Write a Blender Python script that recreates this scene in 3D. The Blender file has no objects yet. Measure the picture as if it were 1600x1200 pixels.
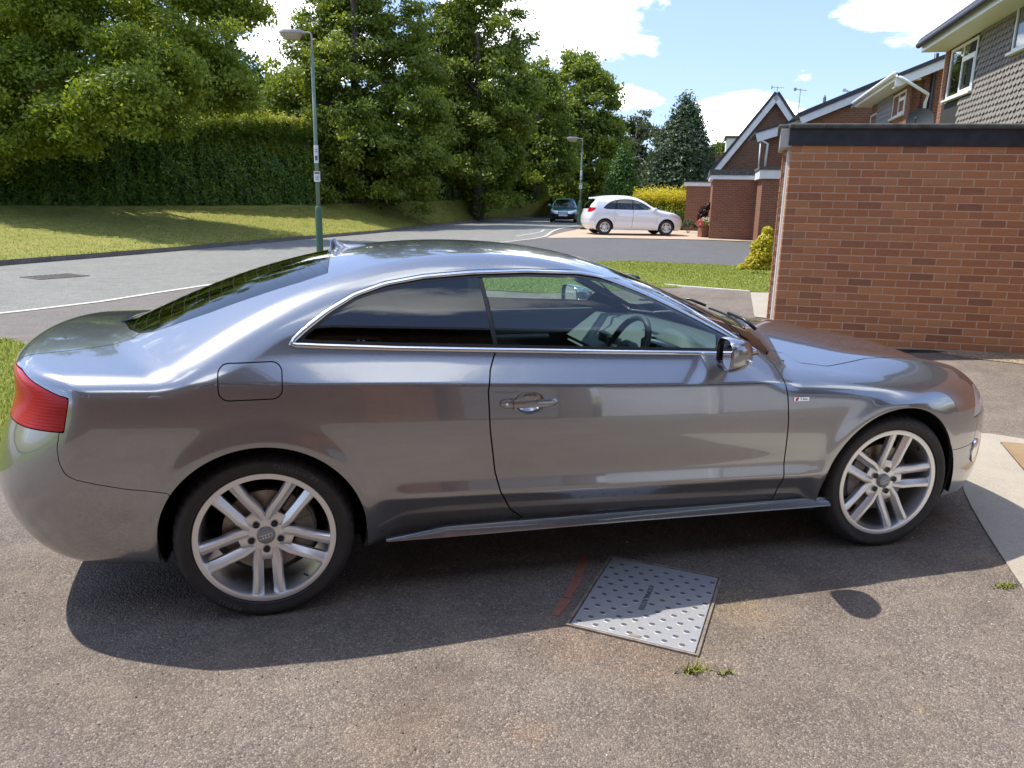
import bpy, bmesh, math, random
import numpy as np
from mathutils import Vector, Matrix
random.seed(7); rng = np.random.default_rng(7)
sc = bpy.context.scene
R = math.radians

# ------------------------------------------------------------------ camera
CAM = np.array([-2.5474, -3.6222, 1.5666]); FPX = 1180.8
YAW, PIT, ROL = .2616, -.2390, .0203
def _cam_axes():
    cy, sy, cp, sp = math.cos(YAW), math.sin(YAW), math.cos(PIT), math.sin(PIT)
    f = np.array([sy*cp, cy*cp, sp]); r = np.array([cy, -sy, 0.]); u = np.cross(r, f)
    cr, sr = math.cos(ROL), math.sin(ROL)
    return cr*r+sr*u, -sr*r+cr*u, f
CR, CU, CF = _cam_axes()
cam = bpy.data.objects.new('camera', bpy.data.cameras.new('camera'))
sc.collection.objects.link(cam); sc.camera = cam
cam.data.sensor_width = 36; cam.data.lens = FPX/1600*36
cam.data.clip_start = .05; cam.data.clip_end = 3000
m = Matrix.Identity(4)
for i in range(3):
    m[i][0], m[i][1], m[i][2], m[i][3] = CR[i], CU[i], -CF[i], CAM[i]
cam.matrix_world = m

# ------------------------------------------------------------------ sun, sky, exposure
SUN = np.array([-.475, .385, 1.04]); SUN /= np.linalg.norm(SUN)
sun = bpy.data.objects.new('sun', bpy.data.lights.new('sun', 'SUN'))
sc.collection.objects.link(sun)
sun.data.energy = 3.9; sun.data.angle = R(.53); sun.data.color = (1, .955, .88)
sun.rotation_euler = Vector(SUN).to_track_quat('Z', 'Y').to_euler()
world = bpy.data.worlds.new('World'); sc.world = world; world.use_nodes = True
def build_world():
    nt = world.node_tree; nt.nodes.clear(); L = nt.links
    def N(t, **k):
        n = nt.nodes.new(t)
        for a, b in k.items(): setattr(n, a, b)
        return n
    def mth(op, a, b=None, clamp=False):
        n = N('ShaderNodeMath', operation=op, use_clamp=clamp)
        for i, v in enumerate((a, b)):
            if v is None: continue
            if isinstance(v, (int, float)): n.inputs[i].default_value = v
            else: L.new(v, n.inputs[i])
        return n.outputs[0]
    sky = N('ShaderNodeTexSky', sky_type='NISHITA', sun_disc=False)
    sky.sun_elevation = math.asin(SUN[2]); sky.sun_rotation = math.atan2(SUN[0], SUN[1])
    sky.air_density = 1.0; sky.dust_density = .7; sky.ozone_density = 1.5; sky.altitude = 50
    tc = N('ShaderNodeTexCoord'); sep = N('ShaderNodeSeparateXYZ'); L.new(tc.outputs['Generated'], sep.inputs[0])
    # cloud deck: direction projected on a plane overhead, plus cumulus heaps placed by direction
    zc = mth('MAXIMUM', sep.outputs[2], .02)
    den = mth('ADD', zc, .22)
    px, py = mth('DIVIDE', sep.outputs[0], den), mth('DIVIDE', sep.outputs[1], den)
    cmb = N('ShaderNodeCombineXYZ'); L.new(px, cmb.inputs[0]); L.new(py, cmb.inputs[1])
    def noise(scale, det, rough, off, dist=0.0):
        mp = N('ShaderNodeMapping'); mp.inputs['Location'].default_value = off; L.new(cmb.outputs[0], mp.inputs[0])
        n = N('ShaderNodeTexNoise'); n.inputs['Scale'].default_value = scale; n.inputs['Detail'].default_value = det
        n.inputs['Roughness'].default_value = rough; n.inputs['Distortion'].default_value = dist
        L.new(mp.outputs[0], n.inputs['Vector']); return n.outputs[0]
    n1 = noise(1.5, 8, .56, (3.1, 1.7, 0), .2)
    heaps = None
    # (pixel of the heap's centre, angular radius, strength); 'az' heaps: unseen clouds added for reflections in the coupe
    for (hx, hy, rad, st) in CLOUDS+[('az', a_, e_, r_) for a_, e_, r_ in ((150, 58, .24), (205, 50, .22), (178, 72, .26), (255, 60, .2), (120, 38, .2), (230, 34, .18), (320, 66, .24), (60, 62, .22), (20, 78, .2))]:
        if hx == 'az': A_, E_, rad, st = R(hy), R(rad), st, .85; d = np.array([math.sin(A_)*math.cos(E_), math.cos(A_)*math.cos(E_), math.sin(E_)])
        else: d = CF + CR*(hx-800)/FPX - CU*(hy-600)/FPX; d /= np.linalg.norm(d)
        dot = N('ShaderNodeVectorMath', operation='SUBTRACT'); L.new(tc.outputs['Generated'], dot.inputs[0]); dot.inputs[1].default_value = tuple(d)
        ml = N('ShaderNodeVectorMath', operation='MULTIPLY'); L.new(dot.outputs[0], ml.inputs[0]); ml.inputs[1].default_value = (1, 1, 1.9)
        ln = N('ShaderNodeVectorMath', operation='LENGTH'); L.new(ml.outputs[0], ln.inputs[0])
        g = mth('MULTIPLY', mth('SUBTRACT', 1, mth('DIVIDE', ln.outputs['Value'], rad), True), st)
        heaps = g if heaps is None else mth('MAXIMUM', heaps, g)
    n2 = noise(5.0, 8, .6, (0, 0, 2), .3)
    fld = mth('ADD', mth('ADD', mth('MULTIPLY', n1, .75), mth('MULTIPLY', n2, .42)), mth('MULTIPLY', heaps, .34))
    ramp = N('ShaderNodeMapRange', interpolation_type='SMOOTHSTEP'); L.new(fld, ramp.inputs[0])
    ramp.inputs[1].default_value = .665; ramp.inputs[2].default_value = .76
    shade = N('ShaderNodeMapRange'); L.new(noise(3.2, 5, .5, (.06, .05, .1)), shade.inputs[0])
    shade.inputs[1].default_value = .38; shade.inputs[2].default_value = .62
    cc = N('ShaderNodeMix', data_type='RGBA'); L.new(shade.outputs[0], cc.inputs[0])
    cc.inputs[6].default_value = (15.5, 15.8, 16.2, 1); cc.inputs[7].default_value = (7.6, 8.0, 8.6, 1)
    # whitish veil of thin high haze: lifts and greys the blue a little everywhere
    veil = N('ShaderNodeMix', data_type='RGBA'); veil.inputs[0].default_value = .5
    L.new(sky.outputs[0], veil.inputs[6]); veil.inputs[7].default_value = (2.3, 3.2, 6.0, 1)
    mx = N('ShaderNodeMix', data_type='RGBA'); L.new(ramp.outputs[0], mx.inputs[0]); L.new(veil.outputs[2], mx.inputs[6]); L.new(cc.outputs[2], mx.inputs[7])
    bg = N('ShaderNodeBackground'); bg.inputs[1].default_value = .15; L.new(mx.outputs[2], bg.inputs[0])
    o = N('ShaderNodeOutputWorld'); L.new(bg.outputs[0], o.inputs[0])
CLOUDS = [(890, 20, .17, 1.), (770, 40, .13, .9), (980, 150, .055, .9), (450, 60, .16, 1.), (1150, 195, .085, 1.), (1450, 0, .12, .9), (620, 90, .12, .5), (1260, 120, .05, .45), (700, 150, .2, .5)]
build_world()
sc.view_settings.view_transform = 'Standard'; sc.view_settings.look = 'None'
sc.view_settings.gamma = 1; sc.view_settings.exposure = .66; sc.view_settings.use_curve_mapping = False
sc.render.engine = 'CYCLES'
sc.cycles.max_bounces = 8; sc.cycles.transparent_max_bounces = 16; sc.cycles.caustics_reflective = False; sc.cycles.caustics_refractive = False
sc.cycles.use_denoising = True

# ------------------------------------------------------------------ helpers
def ray(px, py): return CF + CR*(px-800)/FPX - CU*(py-600)/FPX
def at(px, py, D): return CAM + ray(px, py)*D
def tag(o, label=None, cat=None, group=None, kind=None):
    if label: o['label'] = label
    if cat: o['category'] = cat
    if group: o['group'] = group
    if kind: o['kind'] = kind
    return o
def empty(name, loc=(0, 0, 0), rz=0):
    o = bpy.data.objects.new(name, None); sc.collection.objects.link(o)
    o.location = tuple(float(v) for v in loc); o.rotation_euler = (0, 0, rz); o.empty_display_size = .2
    return o
def link(name, me, parent=None, loc=(0, 0, 0)):
    o = bpy.data.objects.new(name, me); sc.collection.objects.link(o); o.location = tuple(float(v) for v in loc)
    if parent is not None: o.parent = parent
    return o
def np_mesh(name, V, F, mat=None, smooth=False, normals=None):
    """V (n,3); F a (m,k) int array or list of faces"""
    me = bpy.data.meshes.new(name); V = np.asarray(V, np.float32)
    if isinstance(F, np.ndarray) and F.ndim == 2:
        n, k = F.shape
        me.vertices.add(len(V)); me.vertices.foreach_set('co', V.ravel())
        me.loops.add(n*k); me.loops.foreach_set('vertex_index', F.astype(np.int32).ravel())
        me.polygons.add(n); me.polygons.foreach_set('loop_start', np.arange(0, n*k, k, dtype=np.int32))
        me.update(calc_edges=True); me.validate()
    else:
        me.from_pydata([tuple(map(float, v)) for v in V], [], [list(map(int, f)) for f in F]); me.validate(); me.update()
    if smooth: me.polygons.foreach_set('use_smooth', np.ones(len(me.polygons), bool))
    else: me.polygons.foreach_set('use_smooth', np.zeros(len(me.polygons), bool))
    if mat is not None: me.materials.append(mat)
    if normals is not None and len(me.vertices) == len(normals):
        me.normals_split_custom_set_from_vertices(np.asarray(normals, float).tolist())
    return me
class MB:
    """collects simple solids into one mesh"""
    def __init__(s): s.v = []; s.f = []
    def add(s, V, F):
        b = len(s.v); s.v += [tuple(map(float, p)) for p in V]; s.f += [tuple(i+b for i in f) for f in F]; return s
    def box(s, lo, hi, M=None):
        x0, y0, z0 = lo; x1, y1, z1 = hi
        V = [(x0, y0, z0), (x1, y0, z0), (x1, y1, z0), (x0, y1, z0), (x0, y0, z1), (x1, y0, z1), (x1, y1, z1), (x0, y1, z1)]
        if M is not None: V = [M(p) for p in V]
        return s.add(V, [(0, 3, 2, 1), (4, 5, 6, 7), (0, 1, 5, 4), (1, 2, 6, 5), (2, 3, 7, 6), (3, 0, 4, 7)])
    def prism(s, poly, d):
        """polygon of 3-D points extruded by vector d"""
        n = len(poly); d = np.asarray(d, float); P = [np.asarray(p, float) for p in poly]
        V = P+[p+d for p in P]
        return s.add(V, [tuple(range(n))[::-1], tuple(range(n, 2*n))]+[(i, (i+1) % n, n+(i+1) % n, n+i) for i in range(n)])
    def tube(s, pts, r, n=8, caps=True, up=(0, 0, 1)):
        pts = [np.asarray(p, float) for p in pts]; rr = r if hasattr(r, '__len__') else [r]*len(pts)
        rings = []
        for i, p in enumerate(pts):
            t = pts[min(i+1, len(pts)-1)]-pts[max(i-1, 0)]; t /= (np.linalg.norm(t)+1e-9)
            a = np.cross(t, up)
            if np.linalg.norm(a) < .05: a = np.cross(t, (1, 0, 0))
            a /= np.linalg.norm(a); b = np.cross(t, a)
            rings.append([p+rr[i]*(math.cos(2*math.pi*k/n)*a+math.sin(2*math.pi*k/n)*b) for k in range(n)])
        V = [q for g in rings for q in g]; F = []
        for i in range(len(pts)-1):
            for k in range(n):
                F.append((i*n+k, i*n+(k+1) % n, (i+1)*n+(k+1) % n, (i+1)*n+k))
        if caps: F += [tuple(range(n))[::-1], tuple((len(pts)-1)*n+k for k in range(n))]
        return s.add(V, F)
    def lathe(s, prof, axis='y', c=(0, 0, 0), n=64, closed=False, M=None):
        """prof: (r, h) pairs, spun about the axis"""
        V = []; m_ = len(prof)
        for k in range(n):
            a = 2*math.pi*k/n; ca, sa = math.cos(a), math.sin(a)
            for (r, h) in prof:
                p = (r*ca, h, r*sa) if axis == 'y' else (r*ca, r*sa, h) if axis == 'z' else (h, r*ca, r*sa)
                p = (p[0]+c[0], p[1]+c[1], p[2]+c[2]); V.append(M(p) if M else p)
        F = []
        for k in range(n):
            k2 = (k+1) % n
            for j in range(m_ if closed else m_-1):
                j2 = (j+1) % m_
                F.append((k*m_+j, k*m_+j2, k2*m_+j2, k2*m_+j))
        return s.add(V, F)
    def build(s, name, mat, parent=None, loc=(0, 0, 0), smooth=False, bevel=0, auto=None, recalc=True):
        me = bpy.data.meshes.new(name); me.from_pydata(s.v, [], s.f); me.validate()
        if recalc or bevel:
            bm = bmesh.new(); bm.from_mesh(me)
            if recalc: bmesh.ops.recalc_face_normals(bm, faces=bm.faces[:])
            if bevel:
                bmesh.ops.bevel(bm, geom=[e for e in bm.edges if len(e.link_faces) == 2 and e.calc_face_angle(0) > .6], offset=bevel, segments=2, profile=.5, affect='EDGES', clamp_overlap=True)
            bm.to_mesh(me); bm.free()
        me.polygons.foreach_set('use_smooth', np.full(len(me.polygons), bool(smooth or auto)))
        if auto:
            bm = bmesh.new(); bm.from_mesh(me); bm.normal_update()
            for e in bm.edges:
                e.smooth = not (len(e.link_faces) != 2 or e.calc_face_angle(0) > auto)
            bm.to_mesh(me); bm.free()
        if mat is not None: me.materials.append(mat)
        return link(name, me, parent, loc)
def ico(name, c, r, mat, parent, sub=2, sc_=(1, 1, 1)):
    bm = bmesh.new(); bmesh.ops.create_icosphere(bm, subdivisions=sub, radius=r)
    me = bpy.data.meshes.new(name); bm.to_mesh(me); bm.free(); me.materials.append(mat)
    me.polygons.foreach_set('use_smooth', np.ones(len(me.polygons), bool))
    o = link(name, me, parent, c); o.scale = sc_; return o

# ------------------------------------------------------------------ materials
def mat(name, col=(.5, .5, .5), rough=.6, metal=0., **k):
    mm = bpy.data.materials.new(name); mm.use_nodes = True
    b = mm.node_tree.nodes['Principled BSDF']
    b.inputs['Base Color'].default_value = (*col, 1); b.inputs['Roughness'].default_value = rough; b.inputs['Metallic'].default_value = metal
    for a, v in k.items():
        b.inputs[a.replace('_', ' ')].default_value = v
    return mm
class NT:
    def __init__(s, m_): s.nt = m_.node_tree; s.b = s.nt.nodes.get('Principled BSDF'); s.L = s.nt.links
    def n(s, t, **k):
        x = s.nt.nodes.new(t)
        for a, b in k.items(): setattr(x, a, b)
        return x
    def coord(s, kind='Object', scale=(1, 1, 1), rot=(0, 0, 0)):
        t = s.n('ShaderNodeTexCoord'); mp = s.n('ShaderNodeMapping'); mp.inputs['Scale'].default_value = scale; mp.inputs['Rotation'].default_value = rot
        s.L.new(t.outputs[kind], mp.inputs[0]); return mp.outputs[0]
    def noise(s, vec, scale, det=4, rough=.55, dist=0.):
        x = s.n('ShaderNodeTexNoise'); x.inputs['Scale'].default_value = scale; x.inputs['Detail'].default_value = det; x.inputs['Roughness'].default_value = rough; x.inputs['Distortion'].default_value = dist
        s.L.new(vec, x.inputs['Vector']); return x.outputs[0]
    def voro(s, vec, scale, feature='F1', out=0, rnd=1.):
        x = s.n('ShaderNodeTexVoronoi', feature=feature); x.inputs['Scale'].default_value = scale; x.inputs['Randomness'].default_value = rnd
        s.L.new(vec, x.inputs['Vector']); return x.outputs[out]
    def ramp(s, fac, stops):
        r = s.n('ShaderNodeValToRGB'); s.L.new(fac, r.inputs[0]); e = r.color_ramp.elements
        while len(e) < len(stops): e.new(.5)
        for el, (p, c) in zip(e, stops): el.position = p; el.color = (*c, 1) if len(c) == 3 else c
        return r.outputs[0]
    def mr(s, v, a, b, c=0., d=1.):
        x = s.n('ShaderNodeMapRange'); s.L.new(v, x.inputs[0])
        for i, q in enumerate((a, b, c, d)): x.inputs[i+1].default_value = q
        return x.outputs[0]
    def math(s, op, a, b=None):
        x = s.n('ShaderNodeMath', operation=op)
        for i, v in enumerate((a, b)):
            if v is None: continue
            if isinstance(v, (int, float)): x.inputs[i].default_value = v
            else: s.L.new(v, x.inputs[i])
        return x.outputs[0]
    def mix(s, f, a, b, bt='MIX'):
        x = s.n('ShaderNodeMix', data_type='RGBA', blend_type=bt)
        for i, v in ((0, f), (6, a), (7, b)):
            if isinstance(v, (int, float)): x.inputs[i].default_value = v
            elif isinstance(v, tuple): x.inputs[i].default_value = (*v, 1) if len(v) == 3 else v
            else: s.L.new(v, x.inputs[i])
        return x.outputs[2]
    def attr(s, nm, out='Color'):
        x = s.n('ShaderNodeAttribute'); x.attribute_name = nm; return x.outputs[out]
    def bump(s, h, st=.3, dist=.01):
        x = s.n('ShaderNodeBump'); x.inputs['Strength'].default_value = st; x.inputs['Distance'].default_value = dist
        s.L.new(h, x.inputs['Height']); s.L.new(x.outputs[0], s.b.inputs['Normal']); return x
    def set(s, k, v): s.L.new(v, s.b.inputs[k])
def simple_noise(name, c1, c2, scale, rough=.8, bump=.2, bd=.004, det=5, **k):
    mm = mat(name, c1, rough, **k); t = NT(mm); v = t.coord(); n = t.noise(v, scale, det, .6)
    t.set('Base Color', t.ramp(n, [(.3, c1), (.7, c2)])); t.bump(n, bump, bd); return mm
def set_attr(me, name, vals, dom='POINT'):
    a = me.attributes.new(name, 'FLOAT_COLOR', dom); c = np.ones((len(vals), 4), np.float32); c[:, :vals.shape[1]] = vals; a.data.foreach_set('color', c.ravel())
M = {}
# paint, glass, rubber ...
def car_paint(name, col, metal, rough, flake=True):
    mm = mat(name, col, rough, metal, Coat_Weight=1., Coat_Roughness=.02, Coat_IOR=2.05)
    t = NT(mm)
    if flake:
        v = t.coord(); f = t.voro(v, 900, out=1)
        sepn = t.n('ShaderNodeSeparateColor'); t.L.new(f, sepn.inputs[0])
        t.set('Base Color', t.ramp(sepn.outputs[0], [(0., tuple(c*.86 for c in col)), (1., tuple(min(c*1.14, 1) for c in col))]))
    # faint road film low down and orange peel in the clear coat
    v2 = t.coord(); n = t.noise(v2, 60, 2)
    b = t.n('ShaderNodeBump'); b.inputs['Strength'].default_value = .02; b.inputs['Distance'].default_value = .002
    t.L.new(n, b.inputs['Height']); t.L.new(b.outputs[0], t.b.inputs['Coat Normal'])
    dn = t.noise(v2, 7, 6, .7); t.set('Coat Roughness', t.mr(dn, .35, .8, .015, .05))
    return mm
M['paint'] = car_paint('grey_metallic_paint', (.285, .293, .308), .82, .24)
M['paint_white'] = car_paint('white_paint', (.80, .81, .82), 0., .4, False)
M['paint_teal'] = car_paint('dark_teal_paint', (.012, .125, .135), .3, .35, False)
def glass_mat(name, tint, trans, ior=1.5):
    """thin glazing: a reflecting sheet that lets tinted light through"""
    mm = bpy.data.materials.new(name); mm.use_nodes = True; nt = mm.node_tree; nt.nodes.clear()
    tr = nt.nodes.new('ShaderNodeBsdfTransparent'); tr.inputs[0].default_value = (*[c*trans for c in tint], 1)
    gl = nt.nodes.new('ShaderNodeBsdfGlossy'); gl.inputs['Roughness'].default_value = .006; gl.inputs[0].default_value = (1, 1, 1, 1)
    lw = nt.nodes.new('ShaderNodeLayerWeight'); lw.inputs[0].default_value = .5
    pw = nt.nodes.new('ShaderNodeMath'); pw.operation = 'POWER'; pw.inputs[1].default_value = 5.; nt.links.new(lw.outputs['Facing'], pw.inputs[0])
    mul = nt.nodes.new('ShaderNodeMath'); mul.operation = 'MULTIPLY_ADD'; mul.inputs[1].default_value = .92; mul.inputs[2].default_value = .075; mul.use_clamp = True
    nt.links.new(pw.outputs[0], mul.inputs[0])
    mx = nt.nodes.new('ShaderNodeMixShader'); nt.links.new(mul.outputs[0], mx.inputs[0]); nt.links.new(tr.outputs[0], mx.inputs[1]); nt.links.new(gl.outputs[0], mx.inputs[2])
    o = nt.nodes.new('ShaderNodeOutputMaterial'); nt.links.new(mx.outputs[0], o.inputs[0]); return mm
M['glass_door'] = glass_mat('green_tinted_glass', (.78, .93, .87), .90)
M['glass_privacy'] = glass_mat('dark_privacy_glass', (.5, .55, .6), .10)
M['glass_rear'] = glass_mat('rear_glass', (.5, .62, .5), .10)
M['glass_clear'] = glass_mat('clear_lamp_glass', (.97, .98, 1.), .95)
M['glass_house'] = glass_mat('house_window_glass', (.85, .9, .9), .7)
M['chrome'] = mat('satin_chrome', (.86, .88, .90), .16, 1.)
M['bright'] = mat('bright_chrome', (.92, .92, .93), .04, 1.)
M['black_trim'] = mat('black_trim', (.012, .012, .013), .35)
M['black_gloss'] = mat('black_gloss', (.008, .008, .009), .08)
M['rubber'] = simple_noise('tyre_rubber', (.018, .017, .017), (.034, .031, .029), 25, .62, .12, .001)
M['rubber_print'] = mat('tyre_lettering', (.10, .098, .095), .5)
M['dark_under'] = mat('underbody_black', (.008, .008, .008), .9)
M['alloy'] = mat('silver_alloy_lacquer', (.80, .80, .80), .32, .75, Coat_Weight=.6, Coat_Roughness=.08)
M['alloy_in'] = mat('alloy_inner_barrel', (.42, .42, .43), .42, .8)
M['cap_grey'] = mat('wheel_cap_grey', (.30, .30, .31), .4, .5)
M['disc'] = simple_noise('brake_disc_steel', (.30, .25, .21), (.42, .37, .33), 40, .45, .1, .001, metal=.8)
M['caliper'] = simple_noise('brake_caliper_grey', (.16, .15, .14), (.26, .25, .23), 30, .6, .2, .002, metal=.4)
M['leather'] = simple_noise('dark_blue_grey_leather', (.050, .056, .066), (.066, .074, .086), 120, .5, .15, .001)
M['dash'] = simple_noise('soft_dash_plastic', (.085, .100, .108), (.11, .125, .13), 300, .62, .1, .0006)
M['door_card'] = mat('pale_grey_door_trim', (.20, .21, .21), .5)
M['carpet'] = mat('black_carpet', (.01, .01, .011), .95)
M['headliner'] = mat('grey_headliner', (.16, .165, .17), .9)
M['steel'] = mat('brushed_metal_trim', (.55, .56, .58), .3, 1.)
M['red_lens'] = mat('red_lamp_lens', (.42, .001, .010), .18, 0., Specular_IOR_Level=.25, Coat_Weight=.12, Coat_Roughness=.02)
t = NT(M['red_lens']); v = t.coord(); w = t.n('ShaderNodeTexWave', wave_type='BANDS', bands_direction='Z'); w.inputs['Scale'].default_value = 28; t.L.new(v, w.inputs[0])
t.set('Base Color', t.mix(w.outputs[1], (.40, .001, .010), (.47, .001, .014))); t.bump(w.outputs[1], .04, .002)
M['lamp_silver'] = mat('lamp_reflector', (.88, .89, .90), .38, .55)
M['amber'] = mat('amber_lens', (.8, .25, .02), .2)
# ------------------------------------------------------------------ car surface library
class Spl:
    """natural cubic spline, linear outside"""
    def __init__(s, pts):
        p = sorted(pts); s.x = np.array([a for a, b in p], float); s.y = np.array([b for a, b in p], float)
        n = len(p); h = np.diff(s.x); A = np.eye(n); r = np.zeros(n)
        for i in range(1, n-1):
            A[i, i-1] = h[i-1]; A[i, i] = 2*(h[i-1]+h[i]); A[i, i+1] = h[i]
            r[i] = 6*((s.y[i+1]-s.y[i])/h[i]-(s.y[i]-s.y[i-1])/h[i-1])
        s.m = np.linalg.solve(A, r); s.h = h
        s.d0 = (s.y[1]-s.y[0])/h[0]-h[0]*s.m[1]/6; s.d1 = (s.y[-1]-s.y[-2])/h[-1]+h[-1]*s.m[-2]/6
    def __call__(s, q):
        q = np.asarray(q, float); c = np.clip(q, s.x[0], s.x[-1]); i = np.clip(np.searchsorted(s.x, c)-1, 0, len(s.h)-1)
        h = s.h[i]; a = (s.x[i+1]-c)/h; b = (c-s.x[i])/h
        v = a*s.y[i]+b*s.y[i+1]+((a**3-a)*s.m[i]+(b**3-b)*s.m[i+1])*h*h/6
        return v+np.where(q < s.x[0], (q-s.x[0])*s.d0, 0)+np.where(q > s.x[-1], (q-s.x[-1])*s.d1, 0)
def smax(a, b, k):
    h = np.maximum(k-np.abs(a-b), 0)/k
    return np.maximum(a, b)+h*h*k/4
def sstep(x, a, b):
    t_ = np.clip((x-a)/(b-a), 0, 1); return t_*t_*(3-2*t_)
def poly_sdf(px, py, poly):
    """signed distance, positive inside"""
    P = np.asarray(poly, float); d2 = np.full(px.shape, 1e9); ins = np.zeros(px.shape, bool)
    for i in range(len(P)):
        a, b = P[i], P[(i+1) % len(P)]; e = b-a; wx, wy = px-a[0], py-a[1]
        tt = np.clip((wx*e[0]+wy*e[1])/(e@e+1e-12), 0, 1)
        d2 = np.minimum(d2, (wx-tt*e[0])**2+(wy-tt*e[1])**2)
        c = ((a[1] > py) != (b[1] > py))
        with np.errstate(divide='ignore', invalid='ignore'):
            xx = (b[0]-a[0])*(py-a[1])/(b[1]-a[1]+1e-15)+a[0]
        ins ^= (c & (px < xx))
    return np.where(ins, 1, -1)*np.sqrt(d2)
def chaikin(P, n=2, closed=True):
    P = np.asarray(P, float)
    for _ in range(n):
        if closed:
            Q = np.roll(P, -1, 0); P = np.stack([.75*P+.25*Q, .25*P+.75*Q], 1).reshape(-1, P.shape[1])
        else:
            Q = np.stack([.75*P[:-1]+.25*P[1:], .25*P[:-1]+.75*P[1:]], 1).reshape(-1, P.shape[1]); P = np.vstack([P[:1], Q, P[-1:]])
    return P
class TM:
    """triangle mesh with smooth normals that can be cut by a field"""
    def __init__(s, V, N, T): s.V, s.N, s.T = V, N, T
    def clip(s, f):
        """keep f > 0"""
        if len(s.T) == 0: return s
        f = np.where(np.abs(f) < 1e-7, 1e-7, f); ins = f > 0; c = ins[s.T].sum(1)
        full = s.T[c == 3]; out = [full]; V, N = s.V, s.N
        newv, newn = [], []; base = len(V); cache = {}
        for cnt in (1, 2):
            T = s.T[c == cnt]
            if len(T) == 0: continue
            lone = ins[T] if cnt == 1 else ~ins[T]
            k = lone.argmax(1); r = np.arange(len(T))
            A, B, C = T[r, k], T[r, (k+1) % 3], T[r, (k+2) % 3]
            key1 = np.stack([np.minimum(A, B), np.maximum(A, B)], 1); key2 = np.stack([np.minimum(A, C), np.maximum(A, C)], 1)
            out.append(('c', cnt, A, B, C, key1, key2))
        keys = np.vstack([q for o in out[1:] for q in (o[5], o[6])]) if len(out) > 1 else np.zeros((0, 2), int)
        if len(keys):
            uq, inv = np.unique(keys, axis=0, return_inverse=True); inv = inv.ravel()
            fa, fb = f[uq[:, 0]], f[uq[:, 1]]; t_ = (fa/(fa-fb))[:, None]
            nv = V[uq[:, 0]]*(1-t_)+V[uq[:, 1]]*t_; nn = N[uq[:, 0]]*(1-t_)+N[uq[:, 1]]*t_
            nn /= np.linalg.norm(nn, axis=1, keepdims=True)+1e-12
            tris = [full]; o0 = 0
            for o in out[1:]:
                _, cnt, A, B, C, k1, k2 = o; n = len(A)
                I1 = inv[o0:o0+n]+base; I2 = inv[o0+n:o0+2*n]+base; o0 += 2*n
                if cnt == 1: tris.append(np.stack([A, I1, I2], 1))
                else: tris += [np.stack([I1, B, C], 1), np.stack([I1, C, I2], 1)]
            T = np.vstack(tris); V = np.vstack([V, nv]); N = np.vstack([N, nn])
        else: T = full
        return TM(V, N, T).compact()
    def compact(s):
        u, inv = np.unique(s.T, return_inverse=True)
        return TM(s.V[u], s.N[u], inv.reshape(s.T.shape))
    def flipy(s):
        return TM(s.V*np.array([1, -1, 1]), s.N*np.array([1, -1, 1]), s.T[:, ::-1])
    def join(s, o): return TM(np.vstack([s.V, o.V]), np.vstack([s.N, o.N]), np.vstack([s.T, o.T+len(s.V)]))
    def offset(s, d): return TM(s.V+s.N*d, s.N.copy(), s.T.copy())
    def flange(s, depth=.012):
        """turn the open edges inwards, as a pressed panel's edges are"""
        T = s.T; E_ = np.vstack([T[:, [0, 1]], T[:, [1, 2]], T[:, [2, 0]]]); Es = np.sort(E_, 1)
        uq, idx, cnt = np.unique(Es, axis=0, return_index=True, return_counts=True)
        b = E_[idx[cnt == 1]]
        if len(b) == 0: return s
        b = b[~((np.abs(s.V[b[:, 0], 1]) < 1e-5) & (np.abs(s.V[b[:, 1], 1]) < 1e-5))]
        n = len(b); a0, a1 = s.V[b[:, 0]], s.V[b[:, 1]]; n0, n1 = s.N[b[:, 0]], s.N[b[:, 1]]
        q0, q1 = a0-n0*depth, a1-n1*depth
        fn = np.cross(a1-a0, n0); fn /= np.linalg.norm(fn, axis=1, keepdims=True)+1e-12
        o = len(s.V); V = np.vstack([s.V, a0, a1, q1, q0]); N = np.vstack([s.N, fn, fn, fn, fn])
        i = np.arange(n); F1 = np.stack([o+i+n, o+i, o+i+3*n], 1); F2 = np.stack([o+i+n, o+i+3*n, o+i+2*n], 1)
        return TM(V, N, np.vstack([T, F1, F2]))
    def obj(s, name, m_, parent, flange=.012, loc=(0, 0, 0)):
        q = s.flange(flange) if flange else s
        me = np_mesh(name, q.V, q.T, m_, True, q.N)
        return link(name, me, parent, loc)
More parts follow.
